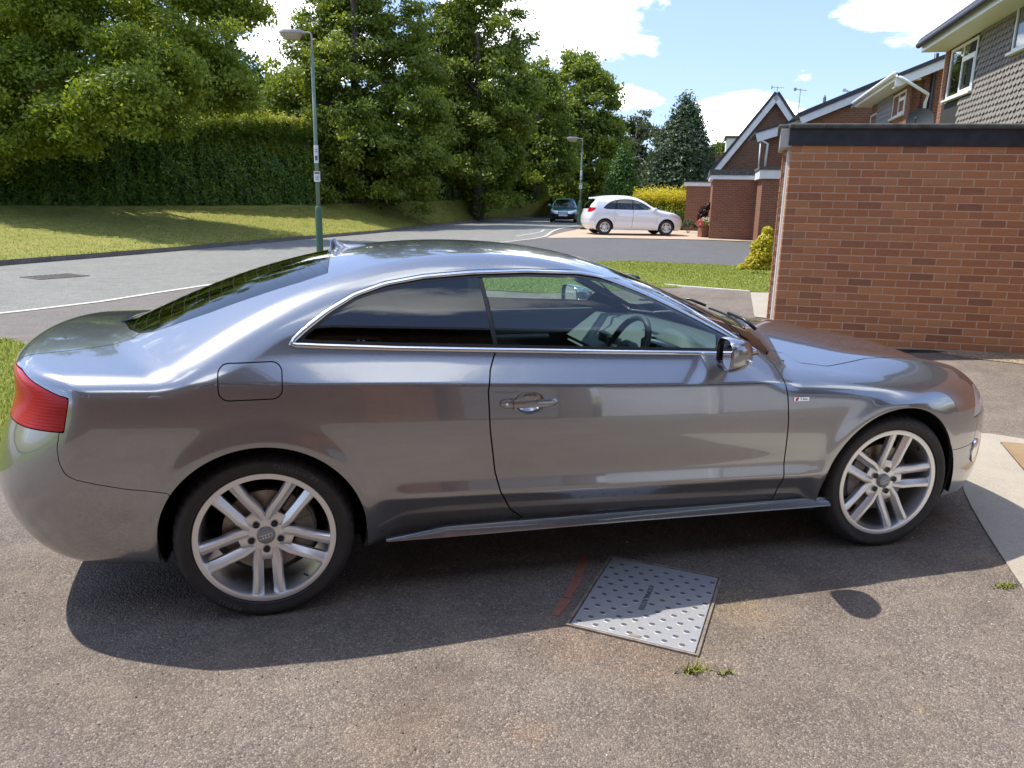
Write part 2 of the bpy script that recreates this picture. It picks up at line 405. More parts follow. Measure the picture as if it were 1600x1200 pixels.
class CarBody:
    def __init__(s, F, ax0, ax1, nu=420, nv=(95, 110, 18), ncap=80, smax_=2.2, xs=None):
        s.F = F
        ph = np.concatenate([np.linspace(90, 38, nv[0], endpoint=False), np.linspace(38, -28, nv[1], endpoint=False), np.linspace(-28, -90, nv[2])])
        ph = np.radians(ph)
        O, D = [], []
        ax0 = np.array(ax0, float); ax1 = np.array(ax1, float)
        for th in np.linspace(90, 0, ncap, endpoint=False):
            th = R(th); O.append(np.tile(ax0, (len(ph), 1))); D.append(np.stack([np.full(len(ph), -math.sin(th)), -math.cos(th)*np.cos(ph), math.cos(th)*np.sin(ph)], 1))
        for t_ in np.linspace(0, 1, nu):
            O.append(np.tile(ax0+(ax1-ax0)*t_, (len(ph), 1))); D.append(np.stack([np.zeros(len(ph)), -np.cos(ph), np.sin(ph)], 1))
        for th in np.linspace(0, 90, ncap+1)[1:]:
            th = R(th); O.append(np.tile(ax1, (len(ph), 1))); D.append(np.stack([np.full(len(ph), math.sin(th)), -math.cos(th)*np.cos(ph), math.cos(th)*np.sin(ph)], 1))
        nr, nc = len(O), len(ph); O = np.vstack(O); D = np.vstack(D)
        t_ = s.cast(O, D, smax_); V = O+D*t_[:, None]
        V[:, 1] = np.where(np.abs(D[:, 1]) < 1e-9, 0, V[:, 1])
        Nn = s.grad(V)
        i = np.arange(nr-1)[:, None]*nc+np.arange(nc-1)[None, :]; i = i.ravel()
        T = np.vstack([np.stack([i, i+nc+1, i+nc], 1), np.stack([i, i+1, i+nc+1], 1)])
        # orient outward
        a, b, c = V[T[:, 0]], V[T[:, 1]], V[T[:, 2]]; fn = np.cross(b-a, c-a)
        area = np.linalg.norm(fn, axis=1); keep = area > 1e-9; T = T[keep]; fn = fn[keep]
        w = (fn*Nn[T[:, 0]]).sum(1) < 0; T[w] = T[w][:, ::-1]
        s.mesh = TM(V, Nn, T)
    def cast(s, O, D, mx, n=60, near=0.):
        ts = np.linspace(near, mx, n); lo = np.zeros(len(O)); hi = np.full(len(O), mx); found = np.zeros(len(O), bool)
        f0 = s.F(*(O+D*near).T); prev = f0; sgn = np.sign(f0)
        for k in range(1, n):
            f = s.F(*(O+D*ts[k]).T); x = (~found) & (np.sign(f) != sgn)
            lo[x] = ts[k-1]; hi[x] = ts[k]; found |= x
        for _ in range(18):
            m_ = (lo+hi)/2; f = s.F(*(O+D*m_[:, None]).T); same = np.sign(f) == sgn
            lo = np.where(same, m_, lo); hi = np.where(same, hi, m_)
        s.found = found
        return (lo+hi)/2
    def grad(s, V, e=.0025):
        G = np.stack([s.F(*(V+np.eye(3)[k]*e).T)-s.F(*(V-np.eye(3)[k]*e).T) for k in range(3)], 1)
        G[:, 1] = np.where(np.abs(V[:, 1]) < 1e-6, 0, G[:, 1])
        return G/(np.linalg.norm(G, axis=1, keepdims=True)+1e-12)
    def hit(s, pts, flip=False):
        """the points of the body seen from the viewing spot in the directions of the photograph's pixels"""
        D = np.array([ray(*p) for p in pts]); O = np.tile(CAM, (len(D), 1))
        t_ = s.cast(O, D, 7., 240, .8); P = O+D*t_[:, None]
        return P
# ------------------------------------------------------------------ ground
def ss1(x, a, b): return sstep(np.asarray(x, float), a, b)
def gz(x, y):
    return .2*ss1(x, 1.2, 4.5)*(1-ss1(y, 9, 16))+.30*ss1(y, 9, 26)*ss1(x, 0, 8)+.12*ss1(y, 14, 40)*(1-ss1(x, 0, 8))
def gp(px, py, off=0.):
    z = 0.; v = ray(px, py)
    for _ in range(60):
        t_ = (z-CAM[2])/v[2]; p = CAM+v*t_; z = .5*z+.5*(float(gz(p[0], p[1]))+off)
    return np.array([p[0], p[1], z])
def gxy(pts): return np.array([gp(*p)[:2] for p in pts])
def patch(name, poly, off, m_, res=.45, label=None, fn=gz, **kw):
    poly = np.asarray(poly, float); lo, hi = poly.min(0)-res, poly.max(0)+res
    lo = np.floor(lo/res)*res
    xs = np.arange(lo[0], hi[0]+res, res); ys = np.arange(lo[1], hi[1]+res, res)
    X, Y = np.meshgrid(xs, ys, indexing='ij'); V = np.stack([X.ravel(), Y.ravel(), (fn(X, Y)+off).ravel()], 1)
    n, k = X.shape; i = (np.arange(n-1)[:, None]*k+np.arange(k-1)[None]).ravel()
    T = np.vstack([np.stack([i, i+k, i+k+1], 1), np.stack([i, i+k+1, i+1], 1)])
    tm = TM(V, np.tile([0, 0, 1.], (len(V), 1)), T); tm = tm.clip(poly_sdf(V[:, 0], V[:, 1], poly))
    me = np_mesh(name, tm.V, tm.T, m_, True); o = link(name, me); o['kind'] = 'structure'; return o
# materials
def asphalt(name, base, var, tint2, scale=105, bump=.6, bd=.006, patches=1.):
    mm = mat(name, base, .88); t = NT(mm); v = t.coord()
    f1 = t.voro(v, scale, out=1); sp = t.n('ShaderNodeSeparateColor'); t.L.new(f1, sp.inputs[0])
    stone = t.ramp(sp.outputs[0], [(0, tuple(c*(1-var) for c in base)), (.45, base), (.8, tuple(c*(1+var*.7) for c in base)), (.93, tuple(c*(1+var*1.9) for c in base))])
    big = t.noise(v, .9, 6, .6); mid = t.noise(v, 5., 5, .6)
    c = t.mix(t.mr(big, .38, .62, 0, .95*patches), stone, tint2, 'MULTIPLY')
    c = t.mix(t.mr(mid, .45, .72, 0, .5*patches), c, (min(1, base[0]*1.55), base[1]*1.5, base[2]*1.4)); c = t.mix(t.mr(t.noise(v, 2.3, 6, .7, .5), .5, .72, 0, .55*patches), c, (base[0]*.55, base[1]*.5, base[2]*.47))
    # gaps between the stones hold dark binder
    d = t.voro(v, scale, 'DISTANCE_TO_EDGE'); gap = t.mr(d, .0, .16, 0, 1.)
    c = t.mix(gap, t.mix(1., c, (.42, .40, .38), 'MULTIPLY'), c); t.set('Base Color', c)
    d2 = t.voro(v, scale*.37, 'F1'); hgt = t.math('ADD', t.math('MULTIPLY', t.voro(v, scale, 'F1'), -1.0), t.math('MULTIPLY', d2, -.5))
    t.bump(hgt, bump, bd); return mm
M['drive'] = asphalt('driveway_asphalt', (.212, .176, .144), .30, (.80, .77, .74), 135, .6, .006)
tS = NT(M['drive'])
def stain(px, py, r_, col, amt):
    p = gp(px, py, .01); v = tS.coord(); c0_ = tS.b.inputs['Base Color'].links[0].from_socket
    d = tS.n('ShaderNodeVectorMath', operation='DISTANCE'); tS.L.new(v, d.inputs[0]); d.inputs[1].default_value = tuple(p)
    n_ = tS.noise(v, 14, 6, .7, .6); q = tS.math('ADD', tS.math('DIVIDE', d.outputs['Value'], r_), tS.math('MULTIPLY', tS.math('SUBTRACT', n_, .5), 1.7))
    c1_ = tS.mix(tS.mr(q, .35, 1.15, amt*.45, 0.), c0_, tS.mix(1., c0_, tuple(x*5.6 for x in col), 'MULTIPLY')); tS.set('Base Color', c1_)
for st in ((1150, 940, .15, (.24, .22, .15), .8), (1160, 960, .22, (.20, .165, .105), .6), (1118, 1020, .16, (.25, .235, .20), .8), (1020, 1030, .20, (.22, .17, .12), .7), (900, 1005, .20, (.20, .15, .105), .7), (830, 1140, .08, (.28, .22, .17), .8), (1440, 1105, .035, (.30, .27, .15), .6), (640, 1150, .3, (.25, .19, .14), .4), (250, 1080, .35, (.13, .11, .09), .4), (1300, 930, .22, (.14, .11, .09), .5), (1545, 880, .10, (.30, .25, .15), .5)): stain(*st)
M['road'] = asphalt('road_asphalt', (.232, .230, .204), .22, (.88, .9, .9), 75, .4, .005, .8)
M['pavement'] = asphalt('pavement_asphalt', (.175, .158, .14), .22, (.9, .88, .86), 90, .4, .005, .7)
M['drive2'] = asphalt('newer_dark_asphalt', (.125, .125, .122), .2, (.85, .85, .85), 90, .4, .005, .6)
M['concrete'] = simple_noise('pale_concrete', (.42, .37, .30), (.56, .51, .43), 14, .85, .35, .004)
tq = NT(M['concrete']); v = tq.coord(); n_ = tq.noise(v, 3, 7, .7); n2 = tq.noise(v, 160, 3)
tq.set('Base Color', tq.mix(tq.mr(n2, .35, .7), tq.ramp(n_, [(.3, (.27, .23, .175)), (.7, (.36, .31, .24))]), (.43, .385, .315))); tq.bump(n2, .5, .004)
M['kerb'] = simple_noise('kerb_stone_concrete', (.14, .115, .10), (.22, .19, .165), 9, .9, .3, .004)
M['edging'] = simple_noise('pale_edging', (.50, .46, .40), (.60, .56, .49), 6, .85, .2, .003)
M['pink_pave'] = simple_noise('pinkish_block_paving', (.40, .29, .205), (.48, .37, .27), 2.5, .85, .3, .004)
def grass_mat(name, a, b, dry, dryamt):
    mm = mat(name, a, .9); t = NT(mm); v = t.coord()
    n1 = t.noise(v, 26, 6, .7); n2 = t.noise(v, 2.2, 7, .68); n3 = t.noise(v, 130, 3, .6)
    c = t.ramp(n1, [(.3, a), (.7, b)]); c = t.mix(t.mr(n2, .40, .68, 0, dryamt), c, dry)
    c = t.mix(t.mr(n3, .35, .65, .0, .5), c, tuple(x*.5 for x in a)); t.set('Base Color', c)
    t.bump(t.math('ADD', n1, n3), .9, .03); return mm
M['grass'] = grass_mat('mown_grass', (.190, .215, .020), (.335, .355, .038), (.50, .38, .11), .75)
M['grass_lawn'] = grass_mat('green_lawn', (.185, .240, .018), (.325, .380, .032), (.36, .35, .10), .30)
M['soil'] = simple_noise('garden_soil', (.05, .035, .022), (.09, .065, .04), 12, .95, .6, .02)
# the base sheet: one surface out to the horizon
xs = np.concatenate([-np.geomspace(1400, 62, 14), np.arange(-60, 60.1, 2.), np.geomspace(62, 1400, 14)])
ys = np.concatenate([-np.geomspace(1400, 42, 14), np.arange(-40, 110.1, 2.), np.geomspace(112, 1600, 14)])
X, Y = np.meshgrid(xs, ys, indexing='ij'); k = X.shape[1]; i = (np.arange(X.shape[0]-1)[:, None]*k+np.arange(k-1)[None]).ravel()
go = link('ground', np_mesh('ground', np.stack([X.ravel(), Y.ravel(), (gz(X, Y)-.06).ravel()], 1), np.stack([i, i+k, i+k+1, i+1], 1), M['grass'], True)); go['kind'] = 'structure'
# far kerb line of the road and the hedge's foot, read from the photograph
KERB = np.vstack([[(-34., -30.), (-21., -7.), (-14., 5.5)], gxy([(0, 415), (200, 399), (400, 381), (600, 363)]), [(5.6, 38.0), (10.2, 46.), (15., 54.5), (22., 67.), (34., 88.)]])
hb_px = [(0, 320, 27), (150, 321, 28.2), (300, 321, 30), (450, 320, 33.5), (600, 316, 38), (740, 311, 45), (850, 308, 54)]
HB = [at(*p) for p in hb_px]
HEDGE = np.vstack([[HB[0]+(HB[0]-HB[1])*(9.), HB[0]+(HB[0]-HB[1])*5, HB[0]+(HB[0]-HB[1])*2], HB, [HB[-1]+np.array([5.5, 10, .3]), HB[-1]+np.array([14, 26, .8])]])
def resample(P, n):
    P = np.asarray(P, float); d = np.r_[0, np.cumsum(np.linalg.norm(np.diff(P[:, :2], axis=0), axis=1))]; s_ = np.linspace(0, d[-1], n)
    return np.stack([np.interp(s_, d, P[:, c]) for c in range(P.shape[1])], 1)
KC = resample(chaikin(KERB, 2, False), 160)
K3 = np.column_stack([KC, gz(KC[:, 0], KC[:, 1])])
HC = resample(chaikin(HEDGE, 2, False), 160)
# match each kerb point with the hedge point along the road
HMt = HC
rows = []
Kv = resample(K3[20:], 160)
for j, u_ in enumerate(np.r_[0, .012, np.linspace(.05, 1, 22), 1.35, 2.2, 4, 9]):
    if u_ <= 1:
        e = u_**1.25; z = Kv[:, 2]+.115+(HC[:, 2]-Kv[:, 2]-.115)*e*(1.0)
        rows.append(np.column_stack([Kv[:, 0]+(HC[:, 0]-Kv[:, 0])*u_, Kv[:, 1]+(HC[:, 1]-Kv[:, 1])*u_, z]))
    else:
        d = (HC[:, :2]-Kv[:, :2]); d /= np.linalg.norm(d, axis=1, keepdims=True); L_ = (u_-1)*14
        nrm = np.array([-.86, .50]); rows.append(np.column_stack([HC[:, :2]+nrm*L_, HC[:, 2]+.25*min(1, u_-1)+np.minimum(L_*.012, 1.)]))
Vv = np.vstack(rows); nr_, nc_ = len(rows), 160; i = (np.arange(nr_-1)[:, None]*nc_+np.arange(nc_-1)[None]).ravel()
verge_me = np_mesh('grass_verge', Vv, np.stack([i, i+1, i+nc_+1, i+nc_], 1), M['grass'], True); vg = link('grass_verge', verge_me); vg['kind'] = 'structure'
# road between the kerb and the near edge
NEAR = np.vstack([[(-30., -30.), (-17., -8.), (-11.5, 1.0), (-8.4, 5.6)], gxy([(0, 488.5), (90, 482), (262, 454)]), [(-1.2, 15.5), (1.6, 20.2)], gxy([(822, 374), (850, 372)]), [(7.9, 29.), (10.6, 34.2), (16.4, 44.5), (20.2, 51.), (27, 63), (40, 86)]])
NC = chaikin(NEAR, 2, False)
road_poly = np.vstack([KC, NC[::-1]])
patch('road', road_poly, 0.0, M['road'], .9)
# near-side pavement strip
side = []
Npts = resample(NC, 120)
tg = np.gradient(Npts, axis=0); tg /= np.linalg.norm(tg, axis=1, keepdims=True); nn = np.stack([tg[:, 1], -tg[:, 0]], 1)
edge = Npts+nn*.11
ribV, ribF = [], []
for j in range(len(Npts)):
    for q in (Npts[j]-nn[j]*.0, edge[j]): ribV.append((q[0], q[1], float(gz(*q))+.012))
eo = link('edging_strip', np_mesh('edging_strip', ribV, [(2*j, 2*j+1, 2*j+3, 2*j+2) for j in range(len(Npts)-1)], M['edging'])); eo['kind'] = 'structure'
pav = np.vstack([Npts+nn*.10, (Npts+nn*2.0)[::-1]])
PAVE_IN = Npts+nn*2.0
patch('pavement', pav, .004, M['pavement'], .45)
# our drive, running from the pavement to the house behind the viewpoint
m0 = np.argmin(np.linalg.norm(PAVE_IN-np.array([-5.6, 5.8]), axis=1)); m1 = np.argmin(np.linalg.norm(PAVE_IN-np.array([3.2, 17.]), axis=1))
cr = PAVE_IN[m0:m1]
LE = [(-12, -9.5), (-12, 1.2), (-5.0, 1.3), (-5.0, 2.0), (-5.5, 4.6)]
RE = gxy([(1071, 450)])[0]
drv = np.vstack([LE, [p-np.array([0, -.03]) for p in cr if p[1] < 9.6], [(-1.5, 10.6), (1.2, 8.9)], [gxy([(1000, 441)])[0]], [RE], gxy([(1172, 457)]), [(5.2, 7.4), (5.2, 3.0), (14, -1.5), (14, -9.5)]])
patch('driveway', drv, .008, M['drive'], .30)
# lawns
lawnL = np.vstack([[(-4.40, 1.0), (-4.50, 2.0), (-5.02, 4.6)], [cr[0]], PAVE_IN[:m0][::-1][:60], [(-30, 1.0)]])
patch('lawn', lawnL, .012, M['grass_lawn'], .30)
la = gxy([(985, 408), (1000, 420), (1020, 430), (1045, 440), (1070, 449), (1130, 453.5), (1197, 458.5)]); lb = gxy([(1167, 416.5), (1100, 413.5)])
front_c = [p for p in PAVE_IN if 9.6 < p[1] < gxy([(985, 408)])[0][1]]
lawnR = np.vstack([[(1.2, 8.95)], la[4:][::-1][::-1], [(7.4, 9.4), (8.4, 12.2)], lb, la[:1], front_c[::-1] if len(front_c) else np.zeros((0, 2)), [(-1.45, 10.6)]])
patch('front_lawn', lawnR, .014, M['grass_lawn'], .30)
# pale edging line between the lawn and the drive, pale slab by the garage
sl = gxy([(1040, 446.5), (1070, 449.8), (1130, 454.5), (1172, 457.6)])
V = []
for q in sl: V += [(q[0], q[1], float(gz(*q))+.03), (q[0]+.02, q[1]+.10, float(gz(*q))+.03)]
mb = MB()
for j in range(len(sl)-1):
    a, b_ = V[2*j], V[2*j+2]; c_, d_ = V[2*j+3], V[2*j+1]
    mb.prism([a, b_, c_, d_], (0, 0, -.05))
eb = mb.build('lawn_edging', M['edging']); tag(eb, 'thin pale concrete edging between the front lawn and the driveway', 'edging')
ap = gxy([(1172, 457.3), (1197, 458), (1240, 462), (1222, 500), (1179, 500)])
patch('garage_apron', ap, .018, M['concrete'], .3)
# neighbour's dark drive, then the pinkish forecourt
na = np.vstack([gxy([(822, 374), (850, 373.2), (1105, 375.8), (1180, 379)]), [(13.6, 20.)], gxy([(1186, 421), (1167, 419.5), (1100, 416.5), (985, 413)]), [(3.2, 17.4), (2.2, 19.0)]])
patch('neighbour_driveway', na, .010, M['drive2'], .45)
pk = np.vstack([gxy([(850, 372.6), (905, 358.5)]), [(11.2, 32.)], [(16.5, 30.)], [(16., 20.)], gxy([(1105, 375.3)])])
patch('forecourt', pk, .016, M['pink_pave'], .45)
# concrete apron on the right and the rusty cover in it
cs = gxy([(1496, 672), (1600, 689), (1800, 722), (2300, 900), (2300, 1500), (1760, 1130), (1640, 985), (1585, 905), (1540, 835), (1506, 776)])
patch('concrete_apron', cs, .015, M['concrete'], .2)
M['gravel'] = asphalt('sandy_gravel', (.36, .28, .18), .4, (.85, .8, .75), 60, .8, .008)
patch('gravel_margin', gxy([(1345, 524), (1480, 534), (1620, 549), (1900, 585), (1900, 620), (1600, 571), (1500, 560), (1420, 543), (1360, 533)]), .014, M['gravel'], .2)
# kerb stones
ko = empty('kerb', (0, 0, 0)); ko['kind'] = 'structure'
d = np.r_[0, np.cumsum(np.linalg.norm(np.diff(KC, axis=0), axis=1))]; s0 = np.interp(-9.5, KC[:, 0], d); j = 0; stone_me = {}
pos = s0-3
def kerb_bm(L_):
    mb = MB(); mb.prism([(0, 0, -.10), (0, .145, -.10), (0, .145, .125), (0, .02, .125), (0, 0, .105)], (L_, 0, 0)); o = mb.build('kerb_stone', M['kerb']); me = o.data; bpy.data.objects.remove(o); return me
km = kerb_bm(.905)
while pos < d[-1]-1 and j < 110:
    a = np.array([np.interp(pos, d, KC[:, c]) for c in (0, 1)]); b_ = np.array([np.interp(pos+.915, d, KC[:, c]) for c in (0, 1)])
    o = link('kerb_stone', km, ko, (a[0], a[1], float(gz(*a))-.008)); o.rotation_euler = (0, 0, math.atan2(b_[1]-a[1], b_[0]-a[0])); pos += .915; j += 1
# grass blades: real tufts where the grass is near enough to show them
def blades(name, sampler, n, h, w, m_, label, parent=None):
    P = sampler(n); n = len(P); a = rng.uniform(0, 2*math.pi, n); hh = h*rng.uniform(.5, 1.2, n); lean = rng.normal(0, .45, (n, 2))*hh[:, None]
    dx, dy = np.cos(a)*w, np.sin(a)*w
    V = np.empty((n, 3, 3)); V[:, 0] = P-np.stack([dx, dy, np.zeros(n)], 1); V[:, 1] = P+np.stack([dx, dy, np.zeros(n)], 1); V[:, 2] = P+np.column_stack([lean, hh])
    me = np_mesh(name, V.reshape(-1, 3), np.arange(3*n).reshape(n, 3), m_, True, np.tile([-.2, .15, .96], (3*n, 1))); c = rng.uniform(0, 1, (n, 1)).repeat(3, 1); set_attr(me, 'tint', np.repeat(c, 3, 0))
    return tag(link(name, me), label, 'grass', None, 'stuff')
def blade_mat(name, stops):
    mm = bpy.data.materials.new(name); mm.use_nodes = True; t = NT(mm); c = t.ramp(t.attr('tint', 'Fac'), stops); t.set('Base Color', c); t.b.inputs['Roughness'].default_value = .6
    tr = t.n('ShaderNodeBsdfTranslucent'); t.L.new(c, tr.inputs[0]); mx = t.n('ShaderNodeMixShader'); mx.inputs[0].default_value = .35
    t.L.new(t.b.outputs[0], mx.inputs[1]); t.L.new(tr.outputs[0], mx.inputs[2]); t.L.new(mx.outputs[0], t.nt.nodes['Material Output'].inputs[0]); return mm
M['blade'] = blade_mat('grass_blades', [(0, (.13, .18, .014)), (.5, (.24, .30, .026)), (.85, (.38, .39, .055)), (1, (.50, .43, .13))])
def in_poly(poly, off, fn=gz):
    poly = np.asarray(poly); lo, hi = poly.min(0), poly.max(0)
    def f(n):
        P = rng.uniform(lo, hi, (n*2, 2)); P = P[poly_sdf(P[:, 0], P[:, 1], poly) > 0][:n]
        return np.column_stack([P, fn(P[:, 0], P[:, 1])+off])
    return f
def on_verge(n):
    r_ = rng.uniform(0, 21, n)**1.0; c = rng.uniform(18, 95, n); i0, j0 = r_.astype(int), c.astype(int); fr, fc_ = (r_-i0)[:, None], (c-j0)[:, None]
    G_ = Vv.reshape(nr_, nc_, 3); return (G_[i0, j0]*(1-fr)+G_[i0+1, j0]*fr)*(1-fc_)+(G_[i0, j0+1]*(1-fr)+G_[i0+1, j0+1]*fr)*fc_
near_l = [(-4.40, 1.0), (-4.50, 2.0), (-5.02, 4.6), tuple(cr[0]), (-8.5, 3.5), (-8.5, 1.)]
blades('lawn_grass', in_poly(near_l, .012), 60000, .038, .003, M['blade'], 'short bright green grass of the lawn beyond the coupe\'s tail')
blades('front_lawn_grass', in_poly(lawnR, .014), 70000, .022, .005, M['blade'], 'mown yellow green grass of the small front lawn beside the brick garage')
blades('verge_grass', on_verge, 90000, .030, .008, M['blade'], 'sun-bleached mown grass of the broad verge below the long hedge')
# loose grit on the drive
def grit():
    n = 7000; P = np.column_stack([rng.uniform(-4.3, 1.6, n), rng.uniform(-2.7, -.4, n)]); P = np.column_stack([P, gz(P[:, 0], P[:, 1])+.009])
    oc = np.array([(1, 0, 0), (0, 1, 0), (-1, 0, 0), (0, -1, 0), (0, 0, .8), (0, 0, -.4)]); fo = np.array([(0, 1, 4), (1, 2, 4), (2, 3, 4), (3, 0, 4), (1, 0, 5), (2, 1, 5), (3, 2, 5), (0, 3, 5)])
    s_ = .0018+.0032*rng.random(n)**3; V = oc[None]*s_[:, None, None]*rng.uniform(.6, 1.4, (n, 6, 1)); a = rng.uniform(0, 6.28, n); c, s2 = np.cos(a), np.sin(a)
    V = np.stack([V[..., 0]*c[:, None]-V[..., 1]*s2[:, None], V[..., 0]*s2[:, None]+V[..., 1]*c[:, None], V[..., 2]], -1)+P[:, None]
    F_ = (fo[None]+6*np.arange(n)[:, None, None]).reshape(-1, 3); me = np_mesh('grit', V.reshape(-1, 3), F_, None)
    mm = bpy.data.materials.new('grit'); mm.use_nodes = True; t = NT(mm); t.set('Base Color', t.ramp(t.attr('tint', 'Fac'), [(0, (.08, .065, .055)), (.6, (.22, .19, .16)), (.9, (.38, .34, .30)), (1, (.6, .56, .5))])); t.b.inputs['Roughness'].default_value = .85
    me.materials.append(mm); set_attr(me, 'tint', np.repeat(rng.random((n, 1)).repeat(3, 1), 6, 0))
    tag(link('loose_grit', me), 'loose grit and tiny stones scattered over the driveway', 'grit', None, 'stuff')
grit()
# ------------------------------------------------------------------ buildings
class Plane:
    """an upright plane: s runs along azimuth az from p0, off pushes along the outward normal"""
    def __init__(s, p0, az, out=1):
        s.p0 = np.array([p0[0], p0[1], 0.]); a = R(az); s.d = np.array([math.sin(a), math.cos(a), 0.]); s.n = np.array([-s.d[1], s.d[0], 0.])*out
    def P(s, u, z, off=0.): return s.p0+s.d*u+s.n*off+np.array([0, 0, z])
    def S(s, px, py, off=0.):
        v = ray(px, py); t_ = ((s.p0+s.n*off-CAM)@s.n)/(v@s.n); q = CAM+v*t_; return np.array([(q-s.p0)@s.d, q[2]])
    def hit(s, px, py, off=0.): v = ray(px, py); return CAM+v*(((s.p0+s.n*off-CAM)@s.n)/(v@s.n))
def solid(pl, poly, off0, off1, name, m_, parent, bevel=0, uv=True):
    """polygon (u,z) on a plane, thick from off0 to off1"""
    A = [pl.P(u, z, off0) for u, z in poly]; mb = MB(); mb.prism(A, pl.n*(off1-off0)); o = mb.build(name, m_, parent, bevel=bevel)
    if uv: uvmap(o.data, pl)
    return o
def uvmap(me, pl):
    n = len(me.vertices); co = np.empty(n*3, np.float32); me.vertices.foreach_get('co', co); co = co.reshape(-1, 3)-pl.p0
    U = np.column_stack([co@pl.d+co@pl.n*.9973, co[:, 2]]); li = np.empty(len(me.loops), np.int32); me.loops.foreach_get('vertex_index', li)
    l = me.uv_layers.new(name='UVMap'); l.data.foreach_set('uv', U[li].astype(np.float32).ravel())
def rect(u0, u1, z0, z1): return [(u0, z0), (u1, z0), (u1, z1), (u0, z1)]
def brick_mat(name, c1, c2, mortar, bw=.225, bh=.075, msz=.010):
    mm = mat(name, c1, .88); t = NT(mm); v = t.coord('UV'); b = t.n('ShaderNodeTexBrick'); t.L.new(v, b.inputs[0])
    b.inputs['Scale'].default_value = 1; b.inputs['Brick Width'].default_value = bw; b.inputs['Row Height'].default_value = bh; b.inputs['Mortar Size'].default_value = msz; b.inputs['Mortar Smooth'].default_value = .2; b.inputs['Bias'].default_value = -.1
    b.inputs['Color1'].default_value = (*c1, 1); b.inputs['Color2'].default_value = (*c2, 1); b.inputs['Mortar'].default_value = (*mortar, 1)
    n = t.noise(v, 1.3, 6, .65); n2 = t.noise(v, 60, 4)
    c = t.mix(t.mr(n, .35, .7, 0, .45), b.outputs[0], (.62, .6, .6), 'MULTIPLY'); c = t.mix(t.mr(n2, .3, .7, 0, .3), c, (.6, .55, .5), 'MULTIPLY'); t.set('Base Color', c)
    t.bump(t.math('ADD', t.math('MULTIPLY', b.outputs[1], -1.), t.math('MULTIPLY', n2, .3)), .8, .008); return mm
M['brick_far'] = brick_mat('red_brickwork', (.285, .105, .055), (.205, .080, .043), (.30, .20, .13))
M['brick_brown'] = brick_mat('brown_brickwork', (.185, .095, .060), (.120, .062, .042), (.20, .14, .10))
M['upvc'] = mat('white_upvc', (.78, .78, .77), .35)
M['white_board'] = simple_noise('white_painted_board', (.66, .67, .68), (.78, .79, .79), 3, .5, .1, .002)
M['grey_board'] = simple_noise('weathered_pale_board', (.38, .36, .32), (.52, .50, .46), 6, .8, .3, .003)
M['black_board'] = simple_noise('black_painted_board', (.010, .011, .018), (.035, .037, .048), 9, .55, .25, .003)
M['felt'] = simple_noise('mossy_roof_felt', (.045, .046, .042), (.13, .13, .115), 12, .95, .6, .006)
M['roof_tile'] = simple_noise('dark_roof_tiles', (.030, .030, .042), (.060, .058, .070), 3, .7, .3, .01)
M['tile_grey'] = simple_noise('grey_brown_hung_tile', (.205, .180, .160), (.270, .240, .215), 5, .85, .3, .003)
M['tile_gap_shade'] = mat('painted_gap_shade', (.03, .028, .027), .9)
M['clad'] = simple_noise('grey_cladding', (.20, .19, .18), (.27, .26, .25), 4, .7, .2, .004)
M['curtain'] = mat('pale_curtain', (.55, .52, .48), .9)
M['room'] = mat('dark_room', (.03, .03, .03), .9)
def brick_single_mat():
    mm = mat('facing_brick', (.3, .12, .07), .86); t = NT(mm); v = t.coord(); n = t.noise(v, 38, 5, .65); n2 = t.noise(v, 9, 5, .6, .4)
    a = t.attr('tint'); c = t.mix(t.mr(n, .3, .7, 0, .38), a, (.55, .50, .48), 'MULTIPLY'); c = t.mix(t.mr(n2, .45, .75, 0, .45), c, (.30, .17, .10)); t.set('Base Color', c)
    t.bump(t.math('ADD', n, t.noise(v, 180, 3)), .5, .004); return mm
M['brick'] = brick_single_mat()
M['mortar'] = simple_noise('sandy_mortar', (.52, .35, .24), (.62, .44, .31), 40, .95, .5, .004)

# ---- brick garage at the right: every brick of the near side wall
GA = at(1222, 370, 7.62)[:2]
WALL = Plane(GA, 116.2, -1)       # side wall, u to the right, outward normal towards the viewpoint
if (CAM-WALL.p0)@WALL.n < 0: WALL = Plane(GA, 116.2, 1)
FRONT = Plane(GA, 33.0, 1)
if (np.array([-5, 5, 0])-FRONT.p0)@FRONT.n < 0: FRONT = Plane(GA, 33.0, -1)
garage = empty('brick_garage', (GA[0], GA[1], .15)); tag(garage, 'flat-roofed red brick garage with black fascia right of the coupe', 'garage')
gl = -np.array([GA[0], GA[1], .15])
ZB_, NROW = .195, 26
ZT_ = ZB_+NROW*.075
def brick_mesh(L_, seed, H=.0635):
    """one brick, face towards -y, slightly uneven arrises"""
    r_ = random.Random(seed); bm = bmesh.new(); bmesh.ops.create_cube(bm, size=1)
    for v in bm.verts:
        v.co.x = v.co.x*L_+r_.uniform(-.0012, .0012); v.co.z = v.co.z*H+r_.uniform(-.001, .001); v.co.y = v.co.y*.04+r_.uniform(-.0008, .0008)*(v.co.y < 0)
    bmesh.ops.bevel(bm, geom=[e for e in bm.edges if all(v.co.y < 0 for v in e.verts)], offset=.0035, segments=1, affect='EDGES')
    me = bpy.data.meshes.new('brick'); bm.to_mesh(me); bm.free(); me.materials.append(M['brick']); return me
tints0 = [(.275, .098, .050), (.300, .112, .056), (.250, .088, .048), (.320, .130, .066), (.215, .075, .045), (.165, .060, .042), (.125, .050, .040), (.285, .120, .072), (.235, .105, .062), (.340, .150, .082)]
tints = [tuple(np.array(c)*.62+np.array((.27, .105, .057))*.38) for c in tints0]
wts = [5, 5, 4, 3, 3, 2, 1.1, 3, 3, 1.5]
